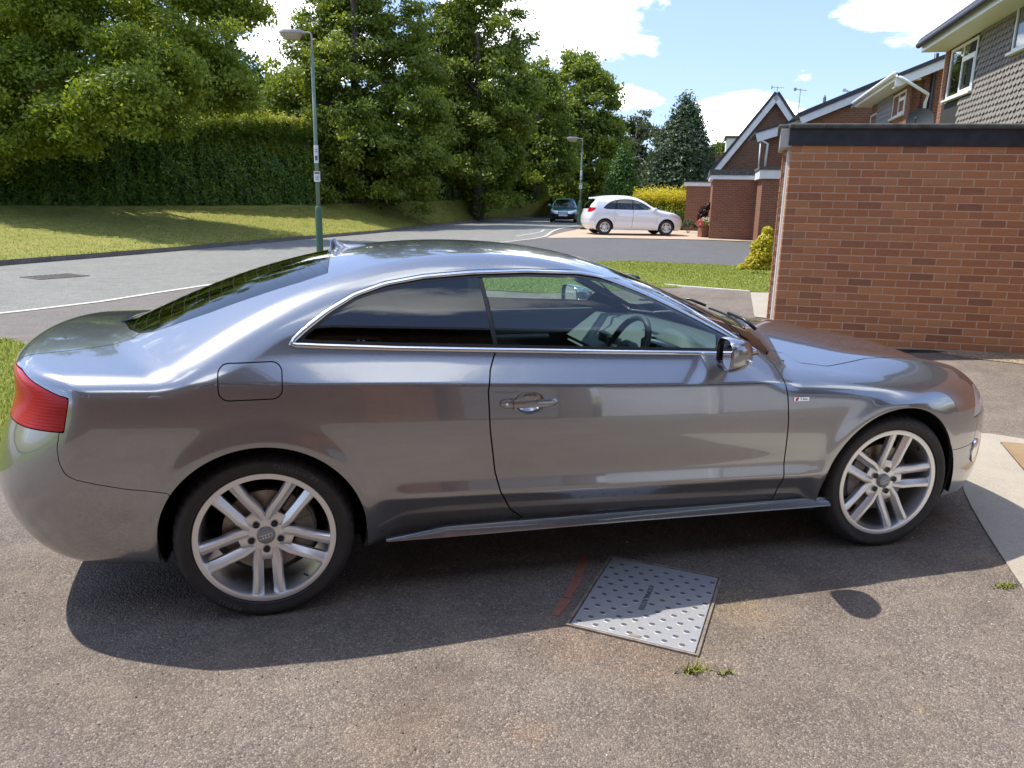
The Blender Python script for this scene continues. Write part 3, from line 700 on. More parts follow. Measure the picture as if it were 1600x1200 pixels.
def variant_set(L_, n, s0):
    out = []
    for k in range(n):
        me = brick_mesh(L_, s0+k); tc_ = np.array(random.choices(tints, wts)[0])*np.array([1.68, 1.82, 1.42])*random.uniform(.9, 1.1); set_attr(me, 'tint', np.tile(tc_, (len(me.vertices), 1))); out.append(me)
    return out
full_, half_, pier_ = variant_set(.215, 26, 100), variant_set(.1025, 8, 300), variant_set(.215, 10, 500)
rows_ = []
yaw_w = math.atan2(WALL.d[1], WALL.d[0])
for r_ in range(NROW):
    u = .0; k = 0; z = ZB_+(r_+.5)*.075
    if r_ % 2: rows_.append((.051+.002, z, 'h', r_)); u = .1125
    while u < 5.2: rows_.append((u+.1075+.0015, z, 'f', r_)); u += .225
WV = WALL.S(1600, 400)[0]
rows_.sort(key=lambda q: q[0])
cnt = 0; rest = []
for (u, z, kind, r_) in rows_:
    me = random.choice(full_ if kind == 'f' else half_); p = WALL.P(u, z, -.0145+random.uniform(-.0012, .0012))
    if cnt < 298:
        o = link('brick', me, garage, p+gl+np.array([0, 0, 0])); o.rotation_euler = (random.uniform(-.004, .004), random.uniform(-.004, .004), yaw_w); cnt += 1
    else: rest.append((me, p))
def join_bricks(items, yaw, name, parent, shift):
    c, s2 = math.cos(yaw), math.sin(yaw); Rm = np.array([[c, -s2, 0], [s2, c, 0], [0, 0, 1]]); VV, FF, CC = [], [], []; b_ = 0
    for me, p in items:
        V = np.array([v.co[:] for v in me.vertices])@Rm.T+p+shift; VV.append(V); FF += [tuple(i+b_ for i in f.vertices) for f in me.polygons]; a = me.attributes['tint'].data[0].color[:3]; CC.append(np.tile(a, (len(V), 1))); b_ += len(V)
    me = np_mesh(name, np.vstack(VV), FF, M['brick']); set_attr(me, 'tint', np.vstack(CC)); o = link(name, me, parent); o['kind'] = 'stuff'; return o
join_bricks(rest, yaw_w, 'bricks_beyond', garage, gl)
def gsolid(pl, poly, a, b_, name, m_, par=garage, bevel=0):
    o = solid(pl, poly, a, b_, name, m_, None, bevel); o.parent = par
    if par is garage: o.location = gl
    return o
gsolid(WALL, rect(.001, 5.25, ZB_-.02, ZT_+.05), .0005, -.24, 'mortar_bed', M['mortar'])
gsolid(WALL, [(0.0, .02), (5.25, -.10), (5.25, ZB_-.006), (0, ZB_-.006)], .004, -.24, 'plinth', simple_noise('dark_plinth', (.035, .032, .028), (.075, .07, .06), 10, .95, .6, .01))  # near-black band along the foot of the wall
gsolid(WALL, [(.02, ZB_-.028)]+[(u, ZB_-.006-.016*random.random()) for u in np.linspace(.3, 5, 24)]+[(5.25, ZB_), (.02, ZB_)], .012, -.02, 'mortar_fillet', M['concrete'])
# fascia, roof edge, roof
gsolid(WALL, rect(-.03, 5.3, ZT_-.004, ZT_+.152), .022, -.01, 'fascia_board', M['black_board'], bevel=.002)
gsolid(WALL, [(-.04, ZT_+.150), (5.3, ZT_+.150), (5.3, ZT_+.196), (-.04, ZT_+.196)], .052, -.30, 'roof_edge', M['felt'], bevel=.015)
# front face: pier, white frame post, door, second pier
def pier(u0, u1, name='brick', zc0=0, n_limit=60):
    yw = math.atan2(FRONT.d[1], FRONT.d[0])
    wd = u1-u0; mes = variant_set(wd-.004, 6, int(700+u0*100))
    for r_ in range(NROW+1):
        p = FRONT.P((u0+u1)/2, ZB_+(r_-.5)*.075, -.0145); o = link('brick', random.choice(mes), garage, p+gl); o.rotation_euler = (0, 0, yw)
FL = .88
pier(.012, .10)
fl = [s for s in (1,)]
u2a, u2b = .44, FL
yw_ = math.atan2(FRONT.d[1], FRONT.d[0])
for r_ in range(NROW+1):
    p = FRONT.P((u2a+u2b)/2+.0, ZB_+(r_-.5)*.075, .045); o = link('brick', random.choice(pier_), garage, p+gl); o.rotation_euler = (0, 0, yw_); o.scale = (2.05, 1, 1)
gsolid(FRONT, rect(.045, .11, -.02, ZT_), -.010, -.23, 'pier_core', M['mortar'])
gsolid(FRONT, rect(u2a, FL, -.02, ZT_), .050, -.23, 'pier_core', M['mortar'])
gsolid(FRONT, rect(.11, .37, -.02, ZT_-.05), .030, -.05, 'door_frame', M['upvc'], bevel=.004)
gsolid(FRONT, rect(.37, u2a, -.02, ZT_-.05), -.10, -.15, 'garage_door', M['white_board'])
gsolid(FRONT, rect(.0, FL+.05, ZT_-.02, ZT_+.150), .11, -.02, 'front_fascia', M['grey_board'], bevel=.002)
gsolid(FRONT, rect(.02, FL+.08, ZT_+.151, ZT_+.194), .14, -.2, 'roof_edge', M['felt'], bevel=.015)
rf = MB(); c0 = WALL.P(-.05, ZT_+.155, .0); rf.prism([WALL.P(.0, ZT_+.155, -.02), WALL.P(5.3, ZT_+.155, -.02), WALL.P(5.3, ZT_+.155, -3.2), WALL.P(1.2, ZT_+.155, -3.2), WALL.P(.1, ZT_+.155, -.8)], (0, 0, .03)); o = rf.build('roof', M['felt'], garage); o.location = gl

# ---- first house (tile-hung upper storey), seen over the garage
EZ = .17
def house_front(name, label, pf, pn, eave_z, setback, elements):
    pass
P_far, P_near = at(1440, 80, 16.3), at(1562, 0, 12.25)
az1 = math.degrees(math.atan2(*(P_near-P_far)[:2])); H1E = Plane(P_far[:2], az1); 
if (np.array([-5, 5, 0])-H1E.p0)@H1E.n < 0: H1E = Plane(P_far[:2], az1, -1)
E1 = (P_far[2]+P_near[2])/2
house1 = empty('tile_hung_house', (P_far[0], P_far[1], .2)); tag(house1, 'brick house with grey tile-hung upper storey looming over the garage', 'house'); h1 = -np.array([P_far[0], P_far[1], .2])
def hs(pl, poly, a, b_, name, m_, par, sh, bevel=0):
    o = solid(pl, poly, a, b_, name, m_, None, bevel); o.parent = par
    if sh is not None: o.location = sh
    return o
SB = -.50
wl = H1E.S(1468, 150, SB)[0]                       # left end of the wall
tl0 = H1E.S(1511, 120, SB)[0]
hs(H1E, rect(wl, 14, .0, E1-.02), SB-.02, SB-.25, 'wall', M['brick_far'], house1, h1)
hs(H1E, rect(wl, wl+.30, .0, E1-.02), SB+.0, SB-.02, 'corner_pier', M['brick_far'], house1, h1)
# gable end facing us is hidden; the end wall away from us is not seen
hs(H1E, rect(-.02, 14, E1-.03, E1+.16), .0, -.03, 'fascia_board', M['upvc'], house1, h1, .004)
hs(H1E, rect(.0, 14, E1-.035, E1-.012), -.03, SB, 'soffit', M['upvc'], house1, h1)
mb = MB(); mb.tube([H1E.P(-.05, E1+.12, .06), H1E.P(14, E1+.12, .06)], .065, 10); o = mb.build('gutter', M['black_trim'], house1, smooth=True); o.location = h1
mb = MB(); A = [H1E.P(-.08, E1+.15, .10), H1E.P(-.08, E1+.26, .04), H1E.P(-.08, E1+2.3, -4.2), H1E.P(-.08, E1+2.2, -4.2)]; mb.prism(A, H1E.d*14.2); o = mb.build('roof', M['roof_tile'], house1); o.location = h1
hs(H1E, [(-.03, E1-.03), (-.03, E1+.16), (.0, E1+.16), (.0, E1-.03)], .0, SB-.1, 'barge_end', M['upvc'], house1, h1)
def window(pl, u0, u1, z0, z1, par, sh, nl=2, off=-.06, trans=True, fw=.055, face=0., back='curtain'):
    """frame, panes, sill; face = off of the wall face"""
    f = empty('window', (0, 0, 0)); f.parent = par
    if sh is not None: f.location = sh
    def p(poly, a, b_, n, m_, bev=.004):
        o = solid(pl, poly, face+a, face+b_, n, m_, None, bev); o.parent = f; return o
    p(rect(u0, u1, z0, z0+fw), .012, -.05, 'frame', M['upvc']); p(rect(u0, u1, z1-fw, z1), .012, -.05, 'frame', M['upvc'])
    us = np.linspace(u0, u1, nl+1)
    for i, u in enumerate(us):
        a = u-(0 if i == 0 else fw if i == nl else fw/2); p(rect(a, a+fw, z0+fw, z1-fw), .010, -.05, 'frame', M['upvc'])
    for i in range(nl):
        lo = us[i]+(fw if i == 0 else fw/2)+.002; hi = us[i+1]-(fw if i == nl-1 else fw/2)-.002
        if trans and i == nl-1:
            zt = z1-(z1-z0)*.30; p(rect(lo, hi, zt-.03, zt+.03), .016, -.04, 'transom', M['upvc']); p(rect(lo, hi, zt+.03, z1-fw), -.012, -.018, 'pane', M['glass_house'], 0); p(rect(lo, hi, z0+fw, zt-.03), -.012, -.018, 'pane', M['glass_house'], 0)
            for (a, b_, c_, d_) in ((lo, hi, z0+fw, z0+fw+.035), (lo, hi, zt-.065, zt-.03), (lo, lo+.035, z0+fw+.035, zt-.065), (hi-.035, hi, z0+fw+.035, zt-.065)): p(rect(a, b_, c_, d_), .020, -.008, 'sash', M['upvc'], .003)
        else: p(rect(lo, hi, z0+fw, z1-fw), -.012, -.018, 'pane', M['glass_house'], 0)
        p(rect(lo-.01, hi+.01, z0, z1), -.20, -.21, 'curtain', M[back], 0)
    p(rect(u0-.05, u1+.05, z0-.045, z0-.002), .075, -.03, 'sill', M['upvc'])
    return f
# first-floor windows
def win_px(pl, sb, a, b_, cpt, par, sh, **k):
    u0 = pl.S(*a, sb)[0]; u1 = pl.S(*b_, sb)[0]; z0 = pl.S(*cpt[0], sb)[1]; z1 = pl.S(*cpt[1], sb)[1]
    return window(pl, min(u0, u1), max(u0, u1), min(z0, z1), max(z0, z1), par, sh, face=sb, **k)
win_px(H1E, SB+.02, (1478, 150), (1518, 140), ((1478, 157), (1483, 82)), house1, h1)
win_px(H1E, SB+.05, (1582, 70), (1700, 20), ((1582, 82), (1590, -20)), house1, h1)
# hung tiles: overlapping courses of club tiles, gaps showing a backing coloured as dark as their shade
tw, tg_ = .168, .105
z0t, z1t = 1.9, E1-.04; uend = 6.2
zw = sorted([H1E.S(1478, 157, SB+.02)[1], H1E.S(1483, 82, SB+.02)[1]]); wu1 = H1E.S(1518, 140, SB+.02)[0]; w2u0 = H1E.S(1582, 70, SB+.05)[0]; zw2 = H1E.S(1582, 82, SB+.05)[1]
VV, FF = [], []; r_ = 0; z = z0t
while z < z1t:
    u = tl0-.2+(tw/2 if r_ % 2 else 0)
    while u < uend:
        inwin = (u < wu1+.07 and zw[0]-.09 < z+.05 and z < zw[1]+.05) or (u > w2u0-.16 and z > zw2-.13)
        if not inwin and u > wl+.30 and not (u < tl0 and z > zw[0]-.1):
            b0 = len(VV); j1, j2 = random.uniform(-.002, .002), random.uniform(-.002, .003)
            pts = [(.006, .125), (.006, .034), (.046, .0), (tw-.046, .0), (tw-.006, .034), (tw-.006, .125)]
            for (a, b_) in pts: VV.append(H1E.P(u+a, z+b_+j1, SB+.055-.030*(b_/.125)+j2))
            for (a, b_) in pts: VV.append(H1E.P(u+a, z+b_+j1, SB+.041-.030*(b_/.125)+j2))
            FF += [tuple(b0+q for q in range(6)), tuple(b0+6+q for q in range(5, -1, -1))]+[(b0+q, b0+6+q, b0+6+(q+1) % 6, b0+(q+1) % 6) for q in range(6)]
        u += tw
    z += tg_; r_ += 1
me = np_mesh('hung_tiles', VV, FF, M['tile_grey'])
bm = bmesh.new(); bm.from_mesh(me); bmesh.ops.recalc_face_normals(bm, faces=bm.faces[:]); bm.to_mesh(me); bm.free()
o = link('hung_tiles', me, house1, h1); o['kind'] = 'stuff'
hs(H1E, [(wl+.30, 1.85), (uend+2, 1.85), (uend+2, E1-.02), (tl0-.02, E1-.02), (tl0-.02, zw[0]-.06), (wl+.30, zw[0]-.06)], SB+.012, SB-.015, 'tile_backing', M['tile_gap_shade'], house1, h1)  # near-black sheet, its colour standing for the shade between the tiles

# ---- satellite dish above the garage roof, fixed to the first house's corner
dc = at(1438, 192, 13.6); dn = (CAM-dc)*np.array([1, 1, .2]); dn = dn/np.linalg.norm(dn)+np.array([-.35, .1, .25]); dn /= np.linalg.norm(dn)
da = np.cross(dn, (0, 0, 1)); da /= np.linalg.norm(da); db = np.cross(da, dn)
ds = empty('satellite_dish', tuple(dc)); tag(ds, 'dark mesh satellite dish standing behind the garage roof edge', 'dish')
V = []; rr_ = [.0, .08, .15, .21, .235]
for r0 in rr_:
    for a in np.linspace(0, 2*math.pi, 36, endpoint=False): V.append(da*r0*math.cos(a)+db*r0*1.05*math.sin(a)+dn*(.9*r0*r0))
F_ = [(i*36+k, i*36+(k+1) % 36, (i+1)*36+(k+1) % 36, (i+1)*36+k) for i in range(4) for k in range(36)]
n0 = len(V); V2 = [v-dn*.006 for v in V]; F_ += [tuple(n0+q for q in f[::-1]) for f in F_]
M['dish'] = mat('dark_dish_mesh', (.045, .048, .052), .6)
link('reflector', np_mesh('reflector', V+V2, F_, M['dish'], True), ds)
mb = MB(); mb.tube([dn*.06-db*.235, dn*.22-db*.20, dn*.30-db*.02], .010, 8); mb.box((-.02, -.02, -.02), (.02, .02, .02), lambda p: dn*(.30+p[0])+da*p[1]+db*p[2]); mb.build('feed_arm', M['dish'], ds)
mb = MB(); mb.tube([-dn*.01, -dn*.12, -dn*.14+np.array([0, 0, -.5])], .016, 8); mb.build('dish_mount', M['steel'], ds)
# ---- second house
P2f, P2n = at(1336, 167, 25.4), at(1401, 120, 19.7)
az2 = math.degrees(math.atan2(*(P2n-P2f)[:2])); H2 = Plane(P2f[:2], az2)
if (np.array([-5, 5, 0])-H2.p0)@H2.n < 0: H2 = Plane(P2f[:2], az2, -1)
E2 = (P2f[2]+P2n[2])/2; Ln2 = float((P2n-P2f)[:2]@H2.d[:2])
house2 = empty('brick_house', (P2f[0], P2f[1], .25)); tag(house2, 'red brick house with white soffit and grey boarding behind the satellite dish', 'house'); h2 = -np.array([P2f[0], P2f[1], .25])
S2 = -.5
hs(H2, rect(.25, Ln2-.25, 0, E2-.02), S2, S2-.25, 'wall', M['brick_far'], house2, h2)
hs(H2, rect(-.02, Ln2, E2-.04, E2+.14), 0, -.03, 'fascia_board', M['upvc'], house2, h2)
hs(H2, rect(0, Ln2-.01, E2-.045, E2-.02), -.03, S2-.1, 'soffit', M['upvc'], house2, h2)
mb = MB(); mb.tube([H2.P(-.03, E2+.10, .055), H2.P(Ln2+.03, E2+.10, .055)], .06, 10); o = mb.build('gutter', M['upvc'], house2, smooth=True); o.location = h2
G2 = Plane(H2.P(Ln2-.25, 0, S2)[:2], az2-90)          # gable wall facing the viewpoint
if G2.d@CR < 0: G2 = Plane(H2.P(Ln2-.25, 0, S2)[:2], az2+90)
if (CAM-G2.p0)@G2.n < 0: G2.n = -G2.n
e0 = G2.S(1403, 124); e1 = G2.S(1470, 97); slope = (e1[1]-e0[1])/(e1[0]-e0[0])
topz = lambda u: E2+.02+slope*(u+.5)
hs(G2, [(0, 0), (7.5, 0), (7.5, topz(7.5)-.1), (0, topz(0)-.1)], 0, -.25, 'gable_wall', M['brick_far'], house2, h2)
hs(G2, [(-.52, topz(-.52)-.22), (-.45, topz(-.45)-.26), (7.5, topz(7.5)-.24), (7.5, topz(7.5)-.02), (-.52, topz(-.52)-.02)], .28, .24, 'barge_board', M['upvc'], house2, h2)
mb = MB(); A = [G2.P(-.49, topz(-.49)-.03, .32), G2.P(-.49, topz(-.49)+.08, .32), G2.P(7.5, topz(7.5)+.08, .32), G2.P(7.5, topz(7.5)-.03, .32)]; mb.prism(A, -G2.n*7); o = mb.build('roof', M['roof_tile'], house2); o.location = h2
hs(G2, [(-.52, topz(-.52)-.25), (7.5, topz(7.5)-.26), (7.5, topz(7.5)-.24), (-.52, topz(-.52)-.23)], .25, -.01, 'verge_soffit', M['upvc'], house2, h2)
win_px(H2, S2+.01, (1393, 180), (1413, 170), ((1394, 186), (1398, 150)), house2, h2)
win_px(H2, S2+.01, (1361, 180), (1371, 180), ((1362, 200), (1366, 178)), house2, h2, nl=1, trans=False)
cu0, cu1 = H2.S(1371, 180, S2)[0], H2.S(1393, 180, S2)[0]; cz1 = E2-.04
for k in range(18):
    z = 2.4+.15*k
    if z+.15 > cz1: break
    hs(H2, [(cu0, z), (cu1, z), (cu1, z+.145), (cu0, z+.145)], S2+.030, S2+.005, 'cladding_board', M['clad'], house2, h2, .006)
mb = MB(); mb.tube([H2.P(Ln2-.02, E2+.07, .05), G2.P(-.38, E2-.02, .34), G2.P(.30, E2-.42, .30), G2.P(.30, E2-.6, .10), G2.P(.30, .3, .10)], .040, 8); o = mb.build('downpipe', M['upvc'], house2, smooth=True); o.location = h2
mb = MB(); uu = G2.S(1452, 160)[0]; mb.tube([G2.P(uu, E2+.6, .08), G2.P(uu, .3, .08)], .055, 8); o = mb.build('downpipe', M['black_trim'], house2, smooth=True); o['label'] = 'black soil pipe'; o.location = h2
# ---- third: long low gable between, and its little porch roof
def gable(name, label, D0, px_poly, board_px, wallm, az=118., below=0., roof_th=None, depth=6.):
    """a brick gable in the plane through px_poly[0] at depth D0; board_px = verge line, left to right"""
    p0 = at(*px_poly[0], D0); pl = Plane(p0[:2], az)
    if (CAM-pl.p0)@pl.n < 0: pl.n = -pl.n
    ho = empty(name, (p0[0], p0[1], .3)); sh = -np.array([p0[0], p0[1], .3])
    tag(ho, label, 'house')
    poly = [tuple(pl.S(*q)) for q in px_poly]; hs(pl, poly, 0, -.25, 'wall', wallm, ho, sh)
    for bl in board_px:
        (a, b_, th, rt) = bl
        A, B_ = pl.S(*a), pl.S(*b_); d = B_-A; d = d/np.linalg.norm(d); n = np.array([-d[1], d[0]]); n = n if n[1] > 0 else -n
        q = [tuple(A-n*th), tuple(B_-n*th), tuple(B_), tuple(A)]; hs(pl, q, .26, .21, 'barge_board', M['white_board'], ho, sh)
        q = [tuple(A), tuple(B_), tuple(B_+n*rt), tuple(A+n*rt)]; hs(pl, q, .30, -depth, 'roof', M['roof_tile'], ho, sh)
    return pl, ho, sh
pl3, house3, h3 = gable('gabled_house', 'low pitched brick gable with white barge board, left of the white-soffited house', 29.5,
    [(1256, 420), (1500, 420), (1500, 100), (1392, 128), (1262, 186)], [((1248, 184), (1400, 122), .26, .16)], M['brick_far'])
# ---- fourth: steep brown gable
pl4, house4, h4 = gable('steep_gabled_house', 'brown brick house with steep white-edged gable and aerial on its peak', 38.,
    [(1118, 420), (1262, 420), (1262, 245), (1213, 152), (1118, 277)], [((1104, 279), (1213, 146.5), .25, .12), ((1213, 146.5), (1262, 220), .25, .12)], M['brick_brown'], depth=8)
# wing in front of it
pl5, house5, h5 = gable('house_wing', 'red brick wing with shallow white verge and a white downpipe, before the steep gable', 31.,
    [(1192, 420), (1300, 420), (1300, 180), (1262, 184), (1196, 216)], [((1180, 209), (1240, 191), .34, .08), ((1238, 191.5), (1262, 180), .30, .08)], M['brick_far'], depth=4)
mb = MB(); q = [(1183, 212), (1184, 217), (1199, 225), (1194.5, 262)]; mb.tube([pl5.P(*pl5.S(*k), .18) for k in q], .045, 8); o = mb.build('downpipe', M['upvc'], house5, smooth=True); o.location = h5
mb = MB(); mb.tube([pl5.P(*pl5.S(1188.5, 222), .05), pl5.P(*pl5.S(1184.5, 266), .05)], .030, 8); o = mb.build('downpipe', M['upvc'], house5, smooth=True); o.location = h5
# aerials
def aerial(name, label, px, py_base, D, h, w, az):
    b_ = at(px, py_base, D); e = empty(name, tuple(b_)); tag(e, label, 'aerial', 'television aerials on the roofs')
    mb = MB(); mb.tube([(0, 0, 0), (0, 0, h)], .022, 6); mb.build('mast', M['steel'], e)
    d = np.array([math.sin(R(az)), math.cos(R(az)), 0]); n = np.array([-d[1], d[0], 0])
    mb = MB(); c_ = np.array([0, 0, h-.05]); mb.tube([c_-d*w*.45, c_+d*w*.55], .014, 6); mb.build('boom', M['steel'], e)
    for k in range(7):
        p = c_+d*w*(-.4+.14*k); L_ = w*(.34-.025*k); mb = MB(); mb.tube([p-n*L_*.5-np.array([0, 0, .0]), p+n*L_*.5], .008, 5); mb.build('element', M['steel'], e)
    mb = MB(); mb.box((-.01, -.02, -.07), (.01, .02, .07), lambda p: c_-d*w*.45+d*p[0]+n*p[1]*4+np.array([0, 0, p[2]])); mb.build('reflector_grid', M['steel'], e)
aerial('tv_aerial', 'small aerial on the peak of the steep brown gable', 1213.5, 150, 38, .45, .62, 100)
aerial('tv_aerial', 'tall thin aerial on a mast right of the steep gable', 1246, 188, 37, 1.45, .75, 80)
aerial('tv_aerial', 'aerial just behind the long dark roof slope', 1322, 158, 36, .5, .7, 60)
# chimney-like flue on the long roof
mb = MB(); fb = at(1287, 168, 33); mb.tube([(0, 0, -.3), (0, 0, .42)], .07, 10); mb.tube([(0, 0, .42), (0, 0, .52)], [.05, .02], 10); fo = mb.build('flue_pipe', M['clad'], None, tuple(fb)); tag(fo, 'short grey flue standing on the long dark roof slope', 'flue')
# ---- flat-roofed garages down the street
def flatgarage(name, label, D0, xl, xr, yb, yt, fasc, cap, side=None, az=118.):
    p0 = at(xl, yb, D0); pl = Plane(p0[:2], az)
    if (CAM-pl.p0)@pl.n < 0: pl.n = -pl.n
    g = empty(name, (p0[0], p0[1], .25)); sh = -np.array([p0[0], p0[1], .25]); tag(g, label, 'garage')
    uL, uR = pl.S(xl, (yb+yt)/2)[0], pl.S(xr, (yb+yt)/2)[0]; zt = pl.S(xl, yt)[1]
    hs(pl, rect(uL, uR, 0, zt), 0, -4, 'wall', M['brick_far'], g, sh)
    hs(pl, rect(uL-.12, uR+.05, zt, zt+fasc), .06, -4.1, 'fascia_board', M['white_board'], g, sh)
    hs(pl, rect(uL-.15, uR+.05, zt+fasc, zt+fasc+cap), .09, -4.15, 'roof_edge', M['felt'], g, sh)
    return pl, g, sh, zt
flatgarage('flat_garage', 'low brick garage furthest down the row, white fascia beside the dark conifer', 36., 1070, 1116, 372, 290.5, .17, .06)
pA, gA_, shA, ztA = flatgarage('flat_garage', 'red brick garage with white fascia behind the white hatchback\'s nose', 28.8, 1111, 1190, 374, 280, .15, .20)
pB, gB_, shB, ztB = flatgarage('flat_garage', 'brick garage nearest the yellow shrub, deep white fascia board', 26.3, 1187, 1300, 384, 279, .29, .10)
# far roof and white dormer beyond
p0 = at(1128, 262, 60); pl6 = Plane(p0[:2], 118.)
if (CAM-pl6.p0)@pl6.n < 0: pl6.n = -pl6.n
h6 = empty('far_house', (p0[0], p0[1], .4)); tag(h6, 'distant house with white boxed dormer above a red tiled roof', 'house'); s6 = -np.array([p0[0], p0[1], .4])
a_, b_ = pl6.S(1134, 238), pl6.S(1165, 216); hs(pl6, rect(a_[0], b_[0], a_[1]-.6, b_[1]), 0, -3, 'dormer', M['white_board'], h6, s6); hs(pl6, rect(a_[0]-.15, b_[0], b_[1], b_[1]+.18), .1, -3, 'dormer_roof', M['felt'], h6, s6)
a_, b_ = pl6.S(1106, 300), pl6.S(1170, 240); hs(pl6, rect(a_[0], b_[0], .4, b_[1]), -.5, -5, 'roof', simple_noise('red_roof_tiles', (.16, .06, .04), (.22, .09, .06), 2, .85, .3, .01), h6, s6)

# ---- the house behind the viewpoint (what the coupe's flank mirrors)
hb_ = empty('our_house', (1., -8.4, 0)); tag(hb_, 'brick house with white garage doors facing the coupe from behind the viewpoint', 'house'); hB = (-1., 8.4, 0)
def hbx(name, lo, hi, m_, bevel=0):
    mb = MB(); mb.box(lo, hi); o = mb.build(name, m_, hb_, hB, bevel=bevel)
    pl = Plane((0, 0), 90); uvmap(o.data, pl); return o
FY = -5.3
hbx('wall', (-9.0, FY-6, 0), (.20, FY, 5.8), M['brick_brown']); hbx('brick_pier', (-1.78, FY, 0), (-1.25, FY+.12, 5.3), M['brick_far'])
hbx('wall', (5.2, FY-6, 0), (11.5, FY, 2.45), M['brick_far']); hbx('wall', (.20, FY-6, 2.45), (5.2, FY-1.2, 5.8), M['brick_brown'])
hbx('front_door', (-1.0, FY-.02, .05), (-.15, FY+.04, 2.1), M['clad'], .01); hbx('letter_plate', (-.72, FY+.04, 1.0), (-.44, FY+.05, 1.06), M['chrome'])
for (x0, x1, z0, z1) in ((-7.6, -5.9, 3.2, 4.4), (-4.6, -2.6, 3.2, 4.4)):
    hbx('window_frame', (x0, FY, z0), (x1, FY+.03, z1), M['upvc'], .01); hbx('window_pane', (x0+.07, FY+.02, z0+.07), ((x0+x1)/2-.03, FY+.036, z1-.07), M['black_gloss']); hbx('window_pane', ((x0+x1)/2+.03, FY+.02, z0+.07), (x1-.07, FY+.036, z1-.07), M['black_gloss'])
hbx('side_door', (.32, FY-.10, .03), (1.45, FY-.06, 2.18), M['white_board'], .01)
gd = hbx('garage_door', (1.53, FY-.12, .03), (5.15, FY-.10, 2.18), M['white_board'])
for k in range(21):
    mb = MB(); mb.box((1.56, FY-.10, .06+k*.10), (5.12, FY-.075, .06+k*.10+.082)); mb.build('door_rib', M['white_board'], gd, (0, 0, 0), bevel=.008)
hbx('door_post', (1.45, FY-.12, 0), (1.53, FY-.0, 2.25), M['upvc']); hbx('fascia_board', (.21, FY-.02, 2.20), (11.6, FY+.25, 2.42), M['white_board']); hbx('flat_roof', (.22, FY-1.2, 2.43), (11.6, FY+.28, 2.50), M['felt'])
mb = MB(); mb.prism([(-9.4, FY+.55, 5.75), (-9.4, FY-3.2, 7.7), (-9.4, FY-6.5, 5.8)], (15.2, 0, 0)); mb.build('roof', M['roof_tile'], hb_, hB)
hbx('eaves_board', (-9.4, FY+.50, 5.6), (5.6, FY+.54, 5.74), M['clad'])
for (a, b_) in (((-2.9, 3.95), (-1.5, 4.75)), ((-1.5, 4.75), (-.1, 3.95)), ((.6, 3.5), (3.6, 5.1))):
    mb = MB(); d = np.array(b_)-np.array(a); d = d/np.linalg.norm(d); n = np.array([-d[1], d[0]])*.10
    mb.prism([(a[0]-n[0], FY+.30, a[1]-n[1]), (b_[0]-n[0], FY+.30, b_[1]-n[1]), (b_[0]+n[0], FY+.30, b_[1]+n[1]), (a[0]+n[0], FY+.30, a[1]+n[1])], (0, .04, 0)); mb.build('barge_board', M['white_board'], hb_, hB)
mb = MB(); mb.prism([(-2.95, FY+.34, 4.03), (-1.5, FY+.34, 4.88), (-.05, FY+.34, 4.03), (-.05, FY+.34, 3.98), (-1.5, FY+.34, 4.80), (-2.95, FY+.34, 3.98)], (0, -.5, 0)); mb.build('gable_roof', M['roof_tile'], hb_, hB)
mb = MB(); mb.prism([(.55, FY+.34, 3.58), (3.6, FY+.34, 5.22), (3.6, FY+.34, 5.30), (.45, FY+.34, 3.60)], (0, -1.6, 0)); mb.build('gable_roof', M['roof_tile'], hb_, hB)
# ------------------------------------------------------------------ trees, hedges, shrubs
def leaf_mat(name, stops, trans=.30, gloss=.45):
    mm = bpy.data.materials.new(name); mm.use_nodes = True; t = NT(mm); c = t.ramp(t.attr('tint', 'Fac'), stops); t.set('Base Color', c); t.b.inputs['Roughness'].default_value = gloss
    t.b.inputs['Specular IOR Level'].default_value = .35
    tr = t.n('ShaderNodeBsdfTranslucent'); c2 = t.mix(1., c, (1.5, 1.5, .7), 'MULTIPLY'); t.L.new(c2, tr.inputs[0]); mx = t.n('ShaderNodeMixShader'); mx.inputs[0].default_value = trans
    t.L.new(t.b.outputs[0], mx.inputs[1]); t.L.new(tr.outputs[0], mx.inputs[2]); t.L.new(mx.outputs[0], t.nt.nodes['Material Output'].inputs[0]); return mm
M['leaf_lime'] = leaf_mat('lime_leaves', [(0, (0.107, 0.150, 0.020)), (.5, (0.189, 0.243, 0.028)), (.85, (0.302, 0.350, 0.044)), (1, (0.408, 0.444, 0.063))], .42)
M['leaf_mid'] = leaf_mat('mid_green_leaves', [(0, (0.081, 0.121, 0.018)), (.5, (0.153, 0.203, 0.026)), (.85, (0.247, 0.296, 0.040)), (1, (0.349, 0.385, 0.062))], .40)
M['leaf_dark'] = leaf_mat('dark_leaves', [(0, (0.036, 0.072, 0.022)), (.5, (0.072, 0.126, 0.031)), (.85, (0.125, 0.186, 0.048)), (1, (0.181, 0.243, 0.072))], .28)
M['leaf_hedge'] = leaf_mat('hedge_leaves', [(0, (0.060, 0.117, 0.026)), (.5, (0.117, 0.200, 0.035)), (.85, (0.189, 0.285, 0.046)), (1, (0.302, 0.394, 0.066))], .30)
M['leaf_new_sunlit'] = leaf_mat('young_and_sunlit_leaves', [(0, (0.130, 0.173, 0.022)), (.5, (0.234, 0.270, 0.041)), (1, (0.390, 0.389, 0.083))], .40)  # young shoots, and the lighter leaves painted for sun on the shoulder
M['leaf_yellow'] = leaf_mat('golden_leaves', [(0, (.30, .27, .025)), (.5, (.52, .46, .04)), (1, (.70, .60, .07))], .35)
M['leaf_conifer'] = leaf_mat('conifer_sprays', [(0, (.028, .052, .022)), (.5, (.055, .092, .038)), (.85, (.095, .14, .06)), (1, (.15, .19, .09))], .2)
